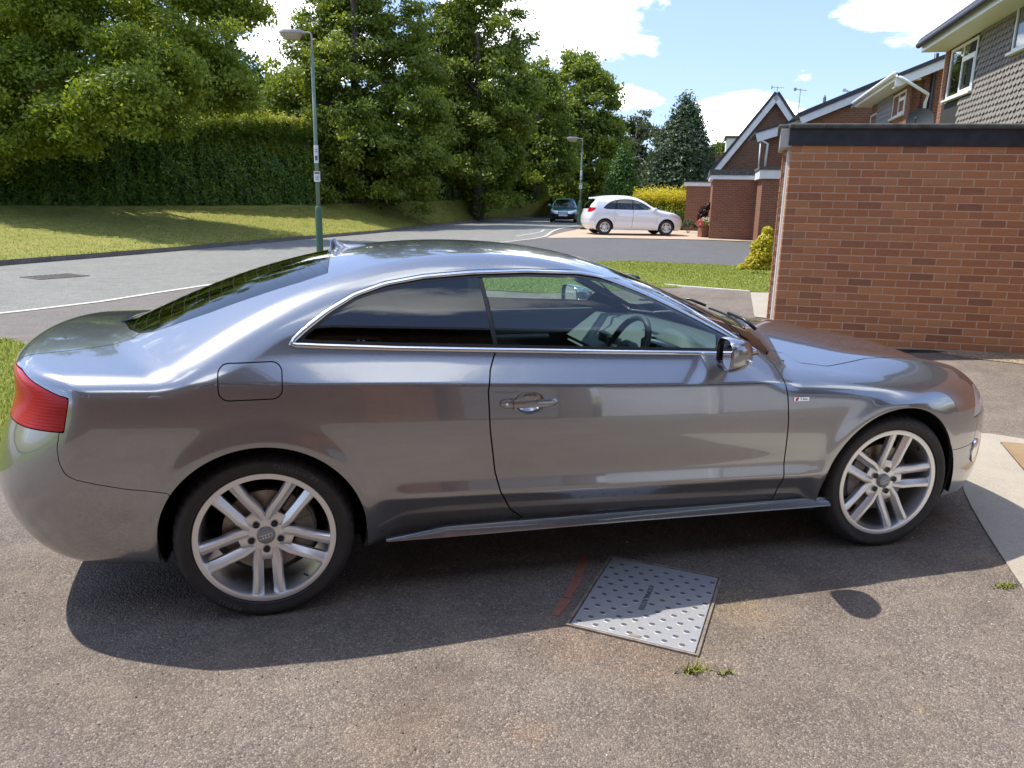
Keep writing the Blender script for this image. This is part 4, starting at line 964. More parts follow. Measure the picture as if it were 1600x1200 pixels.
M['leaf_bright'] = leaf_mat('bright_conifer_sprays', [(0, (.03, .08, .012)), (.6, (.07, .15, .02)), (1, (.12, .21, .035))], .2)
M['leaf_bluegrey'] = leaf_mat('grey_green_leaves', [(0, (.05, .07, .035)), (.5, (.09, .115, .06)), (1, (.16, .18, .10))], .25)
M['bark'] = simple_noise('bark', (.05, .038, .028), (.10, .08, .06), 8, .95, .8, .03)
M['hedge_core'] = mat('hedge_inner_shade', (.010, .016, .006), .95)
M['pinkflower'] = leaf_mat('pink_petals', [(0, (.5, .06, .10)), (1, (.75, .25, .32))], .3)
M['whiteflower'] = leaf_mat('pale_petals', [(0, (.55, .50, .55)), (1, (.75, .72, .74))], .3)
M['leaf_purple'] = leaf_mat('purple_leaves', [(0, (.03, .012, .014)), (1, (.09, .035, .035))], .2)
def leaves_mesh(name, C_, out, size, m_, tint, asp=.55, up=.35, jit=1.):
    """C_ (n,3) leaf centres; out (n,3) preferred facing"""
    n = len(C_); nrm = out+rng.normal(0, jit, (n, 3)); nrm[:, 2] += up; nrm /= np.linalg.norm(nrm, axis=1, keepdims=True)+1e-9
    a = np.cross(nrm, rng.normal(0, 1, (n, 3))); a /= np.linalg.norm(a, axis=1, keepdims=True)+1e-9; b = np.cross(nrm, a)
    s_ = (size*rng.uniform(.6, 1.35, n))[:, None]
    bend = nrm*s_*.12
    V = np.stack([C_-a*s_, C_-b*s_*asp+bend, C_+a*s_, C_+b*s_*asp+bend], 1).reshape(-1, 3)
    me = np_mesh(name, V, np.arange(4*n).reshape(n, 4), m_); set_attr(me, 'tint', np.repeat(np.clip(tint, 0, 1)[:, None].repeat(3, 1), 4, 0)); return me
def sph(n):
    v = rng.normal(0, 1, (n, 3)); return v/np.linalg.norm(v, axis=1, keepdims=True)
def limb_tree(parent, base, top, lobes, r0, name='trunk'):
    mb = MB(); n = 8; pts = [base+(top-base)*k/n+np.array([math.sin(k*1.3), math.cos(k*1.7), 0])*.06*k/n*4*.3 for k in range(n+1)]; mb.tube(pts, [r0*(1.25 if k == 0 else 1)*(1-.75*k/n) for k in range(n+1)], 10); mb.build(name, M['bark'], parent, smooth=True)
    for (c, rad) in lobes:
        c = np.array(c); f = min(.85, max(.15, (c[2]-rad[2]*.4-base[2])/(top[2]-base[2]+1e-6)))
        s_ = base+(top-base)*f; k = 6
        P = [s_+(c-s_)*(q/k)+np.array([0, 0, .35*math.sin(math.pi*q/k)]) for q in range(k+1)]
        mb = MB(); mb.tube(P, [r0*.42*(1-.8*q/k) for q in range(k+1)], 7); mb.build('limb', M['bark'], parent, smooth=True)
def tree(name, label, base, lobes, m_, leaf, dens, r0=.22, group=None, clump=.42, trunk_top=None, up=.35, droop=0., cover=2.2, hole=0., jit=.8):
    """lobes: (centre, radii, weight) in world metres; the crown is leaf clumps spread through the outer part of each lobe"""
    base = np.array(base, float); t_ = empty(name, tuple(base)); tag(t_, label, 'tree', group)
    C_, O_, T_ = [], [], []
    for (c, rad) in lobes:
        c = np.array(c, float); rad = np.array(rad, float); area = 4*math.pi*((rad[0]*rad[1])**.8+(rad[0]*rad[2])**.8+(rad[1]*rad[2])**.8)/3
        nc = max(6, int(area/(clump*clump*2.2)*dens)); d = sph(nc); rr = rng.uniform(.45, 1., nc)**.6
        bump = 1+.16*np.sin(d[:, 0]*5+c[0])*np.cos(d[:, 2]*6+c[2])+.10*np.sin(d[:, 1]*9+c[1])
        cc = c+d*rad*(rr*bump)[:, None]
        if hole > 0: cc = cc[rng.random(len(cc)) > hole]; d = d[:len(cc)]; nc = len(cc)
        per = int(max(5, cover*(clump*clump*4)/(leaf*leaf*.55*2)))
        ct = rng.beta(2.2, 2.2, nc); off = rng.normal(0, 1, (nc, per, 3))*np.array([1, 1, .6])*clump*.55
        off[..., 2] -= droop*(off[..., 0]**2+off[..., 1]**2)
        P = (cc[:, None]+off).reshape(-1, 3); C_.append(P); O_.append(np.repeat(d/rad*rad.mean(), per, 0)); T_.append(np.repeat(ct, per)*.65+rng.beta(2, 3, nc*per)*.5)
    C_, O_, T_ = np.vstack(C_)-base, np.vstack(O_), np.concatenate(T_)
    link('crown', leaves_mesh('crown', C_, O_, leaf, m_, T_, up=up, jit=jit), t_)
    tt = np.array(trunk_top if trunk_top is not None else base+np.array([0, 0, (max(l[0][2] for l in lobes)-base[2])*.80]), float)
    limb_tree(t_, np.zeros(3), tt-base, [(np.array(c)-base, r) for c, r in lobes[:9]], r0)
    return t_
def LB(specs, D):
    """lobes given as the photograph shows them: (px, py, r_px[, dD, rz_px])"""
    o = []
    for q in specs:
        d = D+(q[3] if len(q) > 3 else 0); r_ = q[2]*d/FPX; rz = (q[4] if len(q) > 4 and q[4] else q[2])*d/FPX
        o.append((at(q[0], q[1], d), (r_, r_*.95, rz)))
    return o
def foot(px, D): p = at(px, 320, D); i_ = np.argmin(np.linalg.norm(Vv[:, :2]-p[:2], axis=1)); return np.array([p[0], p[1], Vv[i_, 2]])
GT = 'tall trees behind the hedge'
tree('lime_tree', 'big lime tree with low branches hanging over the hedge at the left', foot(60, 31.5),
     LB([(-160, -60, 150, 2), (-60, 60, 120), (40, 150, 80, -1), (150, 80, 110, 0), (235, 120, 75, -1), (120, 200, 62, -1.5, 34), (230, 190, 58, -1.3, 30), (300, 90, 72, .5), (10, -70, 140), (170, -60, 140), (320, -20, 62, 1), (385, 0, 40, 1), (30, 215, 55, -1, 26), (-60, 190, 90, 0), (345, 135, 50, 1), (185, 150, 70, -2, 40)], 24.6), M['leaf_lime'], .072, .62, .34, GT, .5, None, .3, .25, 1.9)
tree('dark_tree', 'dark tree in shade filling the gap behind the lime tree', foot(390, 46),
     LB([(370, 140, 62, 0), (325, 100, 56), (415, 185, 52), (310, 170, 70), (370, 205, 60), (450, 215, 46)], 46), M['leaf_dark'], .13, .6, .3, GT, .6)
tree('maple_tree', 'tall broad tree rising behind the near lamp post', foot(560, 37),
     LB([(575, -90, 88), (560, 10, 70, 0), (510, 55, 46), (630, 40, 44, 0), (475, 130, 56, -1), (560, 110, 90), (640, 130, 62), (440, 165, 34, -1, 22), (530, 190, 85, -.5), (630, 200, 75), (480, 215, 50, -1), (580, 255, 75), (500, 280, 48, -1), (650, 265, 60), (520, 0, 46)], 36.5), M['leaf_mid'], .090, .58, .34, GT, .5, None, .4, .1, 1.9)
tree('ivy_clad_tree', 'tall ivy clad tree with rounded crown, left of the middle of the row', foot(745, 44),
     LB([(725, -10, 62), (760, 50, 70), (700, 60, 52), (690, 120, 62), (770, 120, 66), (720, 150, 80), (700, 200, 62), (780, 190, 60), (735, 230, 76), (690, 275, 50), (770, 270, 58), (815, 150, 32)], 43.5), M['leaf_mid'], .105, .62, .34, GT, .55, None, .4, .1, 1.9)
tree('bushy_tree', 'lower bushy tree filling in between the two tallest crowns', foot(835, 50),
     LB([(835, 140, 40), (850, 190, 48), (815, 210, 44), (870, 235, 42), (840, 265, 48), (800, 275, 40), (848, 115, 24)], 50), M['leaf_mid'], .125, .62, .26, GT, .6)
tree('poplar_like_tree', 'pointed full crowned tree at the right end of the tall row', foot(905, 57),
     LB([(905, 100, 26), (900, 128, 40), (925, 155, 42), (885, 165, 42), (905, 200, 60), (945, 205, 32), (885, 240, 44), (925, 250, 46), (900, 285, 44), (960, 240, 22)], 57), M['leaf_mid'], .135, .68, .3, GT, .6)
tree('wispy_tree', 'grey green wispy tree behind the two conifers', foot(985, 64),
     LB([(978, 205, 18), (1000, 195, 20), (985, 230, 26), (1012, 215, 18), (965, 250, 22), (1000, 255, 28)], 64), M['leaf_bluegrey'], .15, .5, .25, None, .5)
tree('distant_tree', 'small distant tree between the dark conifer and the steep gable', foot(1122, 80),
     LB([(1122, 232, 14), (1112, 245, 14), (1130, 250, 16), (1136, 236, 10)], 80), M['leaf_mid'], .2, .6, .2)
def conifer(name, label, px, D, ytop, ybot, wpx, m_, leaf, tiers, label2=None):
    b_ = np.array(at(px, ybot, D)); b_[2] = .3; tp = at(px, ytop, D); H = tp[2]-b_[2]; Rm = wpx/2*D/FPX; t_ = empty(name, tuple(b_)); tag(t_, label, 'tree')
    C_, O_, T_ = [], [], []
    n = tiers
    for k in range(n):
        f = (k+.5)/n; z = H*f; env = Rm*(min(1, (1-f)/.55)**.75)*(.86+.14*min(1, f/.15)); nb = int(9+12*env)
        for j in range(nb):
            a = rng.uniform(0, 6.283); r_ = env*rng.uniform(.55, 1.08); c = np.array([math.cos(a)*r_, math.sin(a)*r_, z+rng.normal(0, H/n*.6)]); m2 = 34
            o_ = rng.normal(0, 1, (m2, 3))*np.array([.16, .16, .20])*(1+.5*Rm/1.5); o_[:, 2] += -.5*abs(o_[:, 0])+.25*rng.random(m2)
            C_.append(c+o_); O_.append(np.tile([math.cos(a), math.sin(a), .35], (m2, 1))); T_.append(np.clip(rng.beta(2, 2)*.6+rng.beta(2, 3, m2)*.5, 0, 1))
    link('crown', leaves_mesh('crown', np.vstack(C_), np.vstack(O_), leaf, m_, np.concatenate(T_), asp=.4, up=.2, jit=.6), t_)
    mb = MB(); mb.tube([(0, 0, -.1), (0, 0, H*.9)], [.16, .03], 8); mb.build('trunk', M['bark'], t_)
    V = []; 
    return t_
conifer('dark_conifer', 'large dark conifer beside the row of flat garages', 1062, 47, 170, 312, 104, M['leaf_conifer'], .13, 34)
conifer('slim_conifer', 'bright green slim conifer above the white hatchback', 969, 44, 243, 312, 46, M['leaf_bright'], .085, 24)
def hedge(name, label, path, width, height, m_, leaf, n, group=None, top_m=None, ntop=0, hvar=.12, off=0., zf=None, cat='hedge'):
    """path: (k,3) foot line; box hedge behind that line, leaves over front, top and back, a solid core coloured as inner shade"""
    P = resample(path, 60); tg_ = np.gradient(P, axis=0); tg_[:, 2] = 0; tg_ /= np.linalg.norm(tg_, axis=1, keepdims=True); nr = np.stack([-tg_[:, 1], tg_[:, 0], 0*tg_[:, 0]], 1)
    if ((P.mean(0)-CAM)@nr[30]) < 0: nr = -nr
    h0 = empty(name, tuple(P[30])); tag(h0, label, cat, group); s0_ = P[30]
    H_ = height(np.linspace(0, 1, 60)) if callable(height) else np.full(60, height)
    V, F_ = [], []
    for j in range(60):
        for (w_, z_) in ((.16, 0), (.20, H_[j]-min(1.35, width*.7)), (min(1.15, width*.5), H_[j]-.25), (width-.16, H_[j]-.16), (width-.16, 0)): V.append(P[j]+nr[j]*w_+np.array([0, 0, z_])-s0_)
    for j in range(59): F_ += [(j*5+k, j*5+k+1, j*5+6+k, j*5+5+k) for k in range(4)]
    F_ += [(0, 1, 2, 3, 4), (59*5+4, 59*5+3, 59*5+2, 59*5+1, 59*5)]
    link('inner_shade_core', np_mesh('inner_shade_core', V, F_, M['hedge_core']), h0)  # solid block, near black in place of the shade within the hedge
    u_ = rng.uniform(0, 59, n); i_ = np.minimum(u_.astype(int), 58); f = (u_-i_)[:, None]; B_ = P[i_]*(1-f)+P[i_+1]*f; N_ = nr[i_]; Hh = H_[i_]
    wob = .10*np.sin(u_*1.1)+.07*np.sin(u_*2.9+1)+.05*np.sin(u_*6.1)
    face = rng.random(n); front = face < .74
    zz = rng.random(n)*Hh; w_ = np.where(front, wob*.6+rng.normal(.02, .07, n)+.08*np.sin(zz*3+u_)+min(1.15, width*.45)*(zz/Hh)**4, rng.random(n)*width); z2 = np.where(front, zz, Hh-rng.random(n)**1.5*.30+hvar*np.sin(u_*2.3)+hvar*.7*rng.normal(0, 1, n))
    out = np.where(front[:, None], -N_, np.array([0, 0, 1.])[None])
    cl = (np.sin(B_[:, 0]*3.1+z2*2.7)+np.sin(B_[:, 1]*4.3-z2*3.9)+np.sin(B_[:, 0]*7.7+B_[:, 1]*5+z2*8))/6+.5
    link('foliage', leaves_mesh('foliage', B_+N_*w_[:, None]+np.column_stack([np.zeros(n), np.zeros(n), z2])-s0_, out, leaf, m_, cl*.6+rng.beta(2, 3, n)*.5, jit=.9), h0)
    if ntop:
        n = ntop; u_ = rng.uniform(0, 59, n); shoot = np.round(u_*9)/9; i_ = np.minimum(shoot.astype(int), 58); f = (shoot-i_)[:, None]; B_ = P[i_]*(1-f)+P[i_+1]*f+rng.normal(0, .06, (n, 3)); N_ = nr[i_]
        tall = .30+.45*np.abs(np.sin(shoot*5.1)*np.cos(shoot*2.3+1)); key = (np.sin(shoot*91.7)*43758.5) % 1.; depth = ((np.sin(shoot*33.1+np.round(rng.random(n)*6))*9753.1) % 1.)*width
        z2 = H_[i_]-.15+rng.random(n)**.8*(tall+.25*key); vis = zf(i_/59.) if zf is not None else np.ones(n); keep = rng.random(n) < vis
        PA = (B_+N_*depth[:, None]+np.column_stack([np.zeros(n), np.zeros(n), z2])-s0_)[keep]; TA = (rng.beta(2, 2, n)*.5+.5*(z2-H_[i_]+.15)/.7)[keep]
        # paler leaves put sunlight into the colour of the hedge face's shoulder
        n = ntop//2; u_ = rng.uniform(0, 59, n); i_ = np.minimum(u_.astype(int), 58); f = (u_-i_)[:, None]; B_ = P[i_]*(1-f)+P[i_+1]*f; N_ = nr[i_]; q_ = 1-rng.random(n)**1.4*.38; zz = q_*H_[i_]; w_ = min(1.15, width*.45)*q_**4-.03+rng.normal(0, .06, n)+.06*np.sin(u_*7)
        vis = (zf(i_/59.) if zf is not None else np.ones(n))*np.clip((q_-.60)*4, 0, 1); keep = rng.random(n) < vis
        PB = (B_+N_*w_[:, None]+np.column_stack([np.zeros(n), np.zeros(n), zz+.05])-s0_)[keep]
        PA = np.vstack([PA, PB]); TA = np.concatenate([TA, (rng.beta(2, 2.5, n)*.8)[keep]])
        link('shoots_and_pale_shoulder', leaves_mesh('shoots_and_pale_shoulder', PA, np.tile([0, 0, 1.], (len(PA), 1)), leaf*.85, top_m, TA, up=.6), h0)
    return h0
def hb_line(a, b_): return np.array([p for p in HC if a <= p[0] <= b_])
xa, xb = HB[0][0], at(520, 320, 35.5)[0]
hedge('tall_hedge', 'long tall clipped hedge with pale new shoots along the top of the verge', np.vstack([HC[(HC[:, 0] > xa-9) & (HC[:, 0] < xb)]]), 1.9, lambda s_: 3.05+.10*np.sin(s_*9), M['leaf_hedge'], .062, 78000, None, M['leaf_new_sunlit'], 150000, zf=lambda s_: np.clip((s_-.66)*6, .04, 1))
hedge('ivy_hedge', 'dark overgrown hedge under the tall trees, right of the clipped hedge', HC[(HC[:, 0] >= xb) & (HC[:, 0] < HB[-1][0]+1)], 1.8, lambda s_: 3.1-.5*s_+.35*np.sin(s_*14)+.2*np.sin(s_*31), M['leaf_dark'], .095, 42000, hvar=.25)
# square clipped hedge beyond the road end, golden hedge behind the white car
q = [at(878, 318, 62), at(948, 318, 58)]; q[0][2] = q[1][2] = .35
hedge('square_hedge', 'tall square-cut dark hedge beyond the teal car', np.array([q[0], (q[0]+q[1])/2, q[1]]), 2.5, 3.0, M['leaf_dark'], .085, 9000, top_m=M['leaf_bright'], ntop=2500, hvar=.04)
q = [at(986, 340, 38), at(1072, 340, 36)]; q[0][2] = q[1][2] = .3
gh_ = hedge('golden_hedge', 'low clipped hedge with golden yellow top behind the white hatchback', np.array([q[0], (q[0]+q[1])/2, q[1]]), 1.0, 1.30, M['leaf_hedge'], .05, 9000, top_m=M['leaf_yellow'], ntop=9000, hvar=.03)
# background wood behind the hedges: one mass nobody could count
def wood():
    C_, O_, T_ = [], [], []
    for (px, py, D, r_, rz) in [(-300, 120, 60, 260, 230), (-80, 150, 58, 180, 180), (120, 190, 56, 140, 150), (300, 210, 56, 130, 120), (450, 215, 58, 120, 100), (600, 230, 62, 120, 90), (740, 245, 66, 100, 75), (860, 262, 72, 60, 50), (960, 285, 78, 46, 34), (1040, 290, 78, 40, 26)]:
        c = at(px, py, D); Rr = np.array([r_*D/FPX, 3.5, rz*D/FPX]); n = int(Rr[0]*Rr[2]*150); d = sph(n); cc = c+d*Rr*(rng.uniform(.6, 1., n)**.5)[:, None]*(1+.15*np.sin(d[:, :1]*9)*np.cos(d[:, 2:]*7)); C_.append(cc); O_.append(d); T_.append(rng.beta(2, 4, n))
    C_ = np.vstack(C_); me = leaves_mesh('background_wood', C_, np.vstack(O_), .34, M['leaf_dark'], np.concatenate(T_)); tag(link('background_wood', me), 'dark mass of woodland closing the view behind the trees', 'woodland', None, 'stuff')
wood()
# yellow shrub with a low green plant, by the garage corner
def shrub(name, label, lobes, m_, leaf, per, cat='shrub', jit=.7, stems=5):
    b_ = np.array(lobes[0][0], float); b_[2] = float(gz(b_[0], b_[1])); s_ = empty(name, tuple(b_)); tag(s_, label, cat); C_, O_, T_ = [], [], []
    for (c, r_) in lobes:
        d = sph(per); C_.append(np.array(c)+d*np.array(r_)*(rng.uniform(.3, 1, per)**.5)[:, None]); O_.append(d); T_.append(rng.beta(2, 2, per))
    link('foliage', leaves_mesh('foliage', np.vstack(C_)-b_, np.vstack(O_), leaf, m_, np.concatenate(T_), jit=jit), s_)
    mb = MB()
    for (c, r_) in lobes[:stems]: c = np.array(c)-b_; mb.tube([(0, 0, -.02), c*.5+np.array([0, 0, .05]), c], [.014, .010, .004], 6)
    mb.build('stems', M['bark'], s_); return s_
DS = 16.6
shrub('golden_shrub', 'bright yellow feathery shrub leaning against the garage pier', [(a, b_) for a, b_ in LB([(1192, 425, 16), (1188, 400, 18), (1196, 378, 14), (1178, 412, 15), (1200, 400, 14), (1160, 418, 8, 0, 6), (1172, 425, 14, 0, 9), (1199, 362, 8), (1183, 385, 10)], DS)], M['leaf_yellow'], .035, 750)
shrub('border_plant', 'low green plant under the yellow shrub', LB([(1188, 436, 10, -.8, 8), (1180, 430, 8, -.6, 6), (1195, 433, 8, -.8, 7)], DS-.5), M['leaf_mid'], .03, 320)
shrub('pink_flowers', 'small clump of pink flowers at the front of the border', LB([(1193, 437, 4.5, -1.4, 3)], DS-.3), M['pinkflower'], .022, 110, 'flowers')
shrub('purple_shrub', 'dark purple-leaved shrub against the brick garage behind the planter', LB([(1100, 330, 8, 0, 8), (1106, 322, 6), (1096, 340, 7)], 30.5), M['leaf_purple'], .06, 170)
shrub('grey_bush', 'pale green bush beside the nose of the white hatchback', LB([(1076, 348, 8, 0, 6), (1088, 352, 7, 0, 5), (1068, 352, 6, 0, 4)], 33), M['leaf_bluegrey'], .05, 170)
shrub('kerb_weeds', 'low dry weeds at the foot of the second lamp post', LB([(914, 356, 4, 0, 2.5), (909, 357, 3, 0, 2)], 34.5), M['leaf_bluegrey'], .04, 60, 'weeds')
# planter with flowers
pb = at(1099, 367, 29.6); pb[2] = float(gz(pb[0], pb[1])); pt = empty('flower_pot', tuple(pb)); tag(pt, 'square terracotta pot with pink and white flowers by the brick garage', 'planter')
mb = MB(); mb.prism([(-.17, -.17, 0), (.17, -.17, 0), (.17, .17, 0), (-.17, .17, 0)], (0, 0, .42)); o = mb.build('pot', simple_noise('terracotta', (.20, .085, .05), (.27, .12, .07), 12, .85, .2, .003), pt, bevel=.015)
mb = MB(); mb.box((-.20, -.20, .42), (.20, .20, .47)); mb.build('pot_rim', o.data.materials[0], pt, bevel=.01)
for (nm, m_, c, k) in (('leaves', M['leaf_mid'], (0, 0, .58), 220), ('white_flowers', M['whiteflower'], (.08, 0, .66), 130), ('pink_blooms', M['pinkflower'], (-.22, -.05, .55), 110)):
    d = sph(k); link(nm, leaves_mesh(nm, np.array(c)+d*np.array([.26 if nm != 'pink_blooms' else .12, .22, .15])*rng.uniform(.4, 1, (k, 1)), d, .035, m_, rng.random(k)), pt)
# weeds in the drive
def tuft(name, label, px, py, spread, n, h, m_=None):
    p = gp(px, py, .009); P = np.column_stack([rng.normal(0, spread, n)*1.8, rng.normal(0, spread*.5, n), np.zeros(n)]); hh = h*rng.uniform(.4, 1.2, n); a = rng.uniform(0, 6.28, n); lean = rng.normal(0, .8, (n, 2))*hh[:, None]; w_ = .0022
    V = np.empty((n, 3, 3)); V[:, 0] = P-np.column_stack([np.cos(a)*w_, np.sin(a)*w_, 0*a]); V[:, 1] = P+np.column_stack([np.cos(a)*w_, np.sin(a)*w_, 0*a]); V[:, 2] = P+np.column_stack([lean, hh])
    me = np_mesh(name, V.reshape(-1, 3), np.arange(3*n).reshape(n, 3), M['blade'], True, np.tile([-.3, .2, .9], (3*n, 1))); set_attr(me, 'tint', np.repeat(rng.uniform(.3, .95, (n, 1)).repeat(3, 1), 3, 0)); tag(link(name, me, None, p), label, 'weed')
tuft('grass_tuft', 'small yellow green tuft growing by the near corner of the metal cover', 1084, 1049, .016, 120, .028)
tuft('grass_tuft', 'tiny green tuft just right of the larger one by the metal cover', 1134, 1052, .007, 40, .018)
tuft('grass_tuft', 'green tuft at the edge of the pale apron at the far right', 1574, 917, .016, 130, .022)
# ------------------------------------------------------------------ the grey coupe (x forward, front axle at 0; y<0 is the side seen)
WB = 2.751
ZS = Spl([(-3.8, .93), (-3.4, .925), (-2.95, .921), (-2.4, .900), (-1.92, .876), (-1.3, .848), (-.6, .833), (-.05, .826), (.3, .800), (.55, .74), (.9, .66)])
ZC = Spl([(-2.4, .452), (-1.8, .432), (-.55, .402), (0, .39)])
WS = Spl([(-3.8, .835), (-3.5, .862), (-3.2, .893), (-2.75, .908), (-2.3, .896), (-1.8, .888), (-1.0, .890), (-.4, .897), (0, .900), (.3, .882), (.55, .835), (.75, .76), (.95, .66)])
ZHD = Spl([(.95, .62), (.82, .695), (.65, .780), (.45, .843), (.2, .886), (-.1, .934), (-.35, .962), (-.6, .975), (-1.2, .98), (-2.5, .99), (-3.1, 1.010), (-3.4, 1.012), (-3.6, 1.010), (-3.75, 1.012)])
PRF = Spl([(.1, .70), (-.25, .885), (-.50, 1.005), (-.80, 1.135), (-1.1, 1.250), (-1.4, 1.330), (-1.75, 1.368), (-2.1, 1.366), (-2.4, 1.335), (-2.7, 1.268), (-3.0, 1.165), (-3.25, 1.055), (-3.45, .96), (-3.9, .74)])
XB = Spl([(.15, -3.40), (.24, -3.59), (.34, -3.70), (.50, -3.765), (.62, -3.755), (.70, -3.730), (.80, -3.690), (.90, -3.672), (.97, -3.682), (1.04, -3.668)])
XN = Spl([(.12, .76), (.18, .82), (.28, .875), (.42, .892), (.55, .885), (.65, .86), (.74, .80), (.85, .68)])
ZB = Spl([(-3.8, .30), (-3.5, .24), (-3.2, .225), (-2.4, .215), (-1.2, .205), (-.4, .195), (.3, .18), (.9, .17)])
HANDLE = (-1.745, .802)
def F_coupe(x, y, z):
    ay = np.abs(y); zs = ZS(x); t_ = z-zs
    A = .17*t_+.40*t_*t_; Bs = .44*t_+.62*t_*t_; tb = t_-.105; Bb = -smax(-.72*t_, -(.0756+.42*tb+.74*tb*tb), .012); w2 = sstep(x, -3.05, -2.45); Bq = Bs*(1-w2)+Bb*w2
    inset = smax(A, np.where(t_ > -.35, Bq, -1.), .005)
    d = z-ZC(x); w = sstep(x, -2.42, -2.2)*(1-sstep(x, -.50, -.30))
    fl = smax(-.024*np.exp(-(np.maximum(d, 0)/.055)**2), -.024-.42*d, .006)*w
    fr = 0
    for xw in (0., -WB):
        r = np.hypot(x-xw, z-.325); fr = fr-.013*np.exp(-((r-.385)/.045)**2)*(1-sstep(t_, -.12, 0.))
    q = ((x-HANDLE[0])/.066)**2+((z-HANDLE[1])/.044)**2; dent = .026*np.maximum(1-q, 0)**1.5
    side = ay-(WS(x)-inset-fl-fr-dent)
    hd = ZHD(x)-np.where(x > -1.5, .17, .085)*ay*ay+.05*np.exp(-((ay-.66)/.16)**2)*sstep(x, -.3, .35)*(1-sstep(x, .5, .85))
    c = .30*sstep(x, -2.1, -1.3)-.34*(1-sstep(x, -2.5, -1.7))
    gh = PRF(x+c*ay*ay)-.11*ay*ay
    top = z-smax(hd, gh, .025)
    f = smax(side, top, .085)
    a8 = (ay/.8)**2
    f = smax(f, XB(z)+.10*a8+.09*a8**3-x, .10)
    a7 = (ay/.7)**2
    f = smax(f, x-(XN(z)-.09*a7-.105*a7**3), .10)
    return smax(f, ZB(x)-z, .05)

def resample2(P, n):
    d = np.r_[0, np.cumsum(np.linalg.norm(np.diff(P, axis=0), axis=1))]; s_ = np.linspace(0, d[-1], n)
    return np.stack([np.interp(s_, d, P[:, c]) for c in range(P.shape[1])], 1)
def build_coupe():
    CB = CarBody(F_coupe, (-2.95, 0, .58), (.15, 0, .50), nu=400, nv=(95, 125, 14), ncap=85)
    Mx = CB.mesh
    root = empty('grey_coupe', (-1.4, 0, 0)); base = np.array([1.4, 0, 0.])
    tag(root, 'grey metallic two-door coupe parked across the driveway in the foreground', 'car')
    pl = (1.4, 0, 0)      # parts are modelled from the front axle; the root stands amidships
    def part(tm, name, m_, flange=.012, parent=root):
        o = tm.obj(name, m_, parent, flange, pl if parent is root else (0, 0, 0)); return o
    def xz(pts): P = CB.hit(pts); return P[:, [0, 2]]
    def xy(pts): P = CB.hit(pts); return np.stack([P[:, 0], np.abs(P[:, 1])], 1)
    def both(tm): return tm.join(tm.flipy())
    def fx(tm): return tm.V[:, 0]
    def fz(tm): return tm.V[:, 2]
    def fay(tm): return np.abs(tm.V[:, 1])
    # wheel openings
    for xw in (0., -WB):
        r = np.hypot(fx(Mx)-xw, fz(Mx)-.325)
        Mx = Mx.clip(np.maximum(r-.372, .50-fay(Mx)))
    # --- traced outlines
    win = xz([(451, 539), (456, 528), (474, 511), (510, 482), (552, 456), (600, 439), (660, 428), (735, 421.5), (820, 419), (900, 421), (960, 430), (1020, 450), (1075, 479), (1120, 506), (1160, 531), (1190, 551), (1178, 555), (1100, 555.5), (950, 554), (774, 551), (620, 548.5), (500, 545), (460, 543)])
    door = xz([(774, 549), (766, 578), (763, 612), (766, 672), (773, 735), (782, 768), (797, 795), (818, 810), (850, 818.5), (950, 813), (1080, 804.5), (1178, 797), (1203, 787), (1215, 762), (1226, 715), (1232, 660), (1231, 618), (1220, 586), (1205, 566), (1192, 552)])
    door = np.vstack([door, [[door[-1][0]-.05, door[-1][1]+.03], [door[0][0], door[0][1]+.03]]])
    flap = chaikin(xz([(341, 566), (341, 625), (441, 625), (441, 566)]), 0)
    fc = flap.mean(0); fh = np.abs(flap-fc).mean(0)
    side_ok = lambda tm: tm.N[:, 1]*-1-.30
    # --- glazing
    fw = np.minimum(np.minimum(poly_sdf(fx(Mx), fz(Mx), win), fay(Mx)-.50), -tm_ny(Mx)-.42)
    G = Mx.clip(fw); Mx = Mx.clip(-fw)
    def fwin(tm): return poly_sdf(fx(tm), fz(tm), win)
    trim = G.clip(.017-fwin(G)); inner = G.clip(fwin(G)-.018).offset(-.004)
    gask = inner.clip(.011-(fwin(inner)-.018)); inner = inner.clip(fwin(inner)-.030)
    bp = xz([(748, 426), (776, 549)])
    def bline(tm):
        d = bp[1]-bp[0]; d = d/np.linalg.norm(d); return (fx(tm)-bp[0][0])*(-d[1])+(fz(tm)-bp[0][1])*d[0]
    sgn = 1 if ((-.8-bp[0][0])*(-(bp[1]-bp[0])[1])+(1.-bp[0][1])*(bp[1]-bp[0])[0]) > 0 else -1
    ms = xz([(1106, 500), (1117, 552)])
    def mline(tm):
        d = ms[1]-ms[0]; d = d/np.linalg.norm(d); v = (fx(tm)-ms[0][0])*(-d[1])+(fz(tm)-ms[0][1])*d[0]
        return v*(1 if ((-.5-ms[0][0])*(-d[1])+(1.-ms[0][1])*d[0]) > 0 else -1)
    qg = inner.clip(-sgn*bline(inner)-.008); bpl = inner.clip(np.minimum(sgn*bline(inner)+.0075, .0105-sgn*bline(inner))).offset(-.002)
    dg = inner.clip(np.minimum(sgn*bline(inner)-.012, -mline(inner))); ml = inner.clip(mline(inner)-.001)
    # bright half-round moulding set round the side glass
    wq = resample2(np.vstack([win, win[:1]]), 170)[:-1]; ctr = np.roll(wq, -2, 0)-np.roll(wq, 2, 0); ctr /= np.linalg.norm(ctr, axis=1, keepdims=True); nw = np.stack([-ctr[:, 1], ctr[:, 0]], 1)
    if poly_sdf(wq[:1, 0]+nw[:1, 0]*.01, wq[:1, 1]+nw[:1, 1]*.01, win)[0] < 0: nw = -nw
    wq = wq+nw*.0095; O_ = np.column_stack([wq[:, 0], np.full(len(wq), -1.3), wq[:, 1]]); t_w = CB.cast(O_, np.tile([0, 1., 0], (len(wq), 1)), 1.1, 120); PW = O_.copy(); PW[:, 1] += t_w; NW = CB.grad(PW); PW = PW-NW*.0015
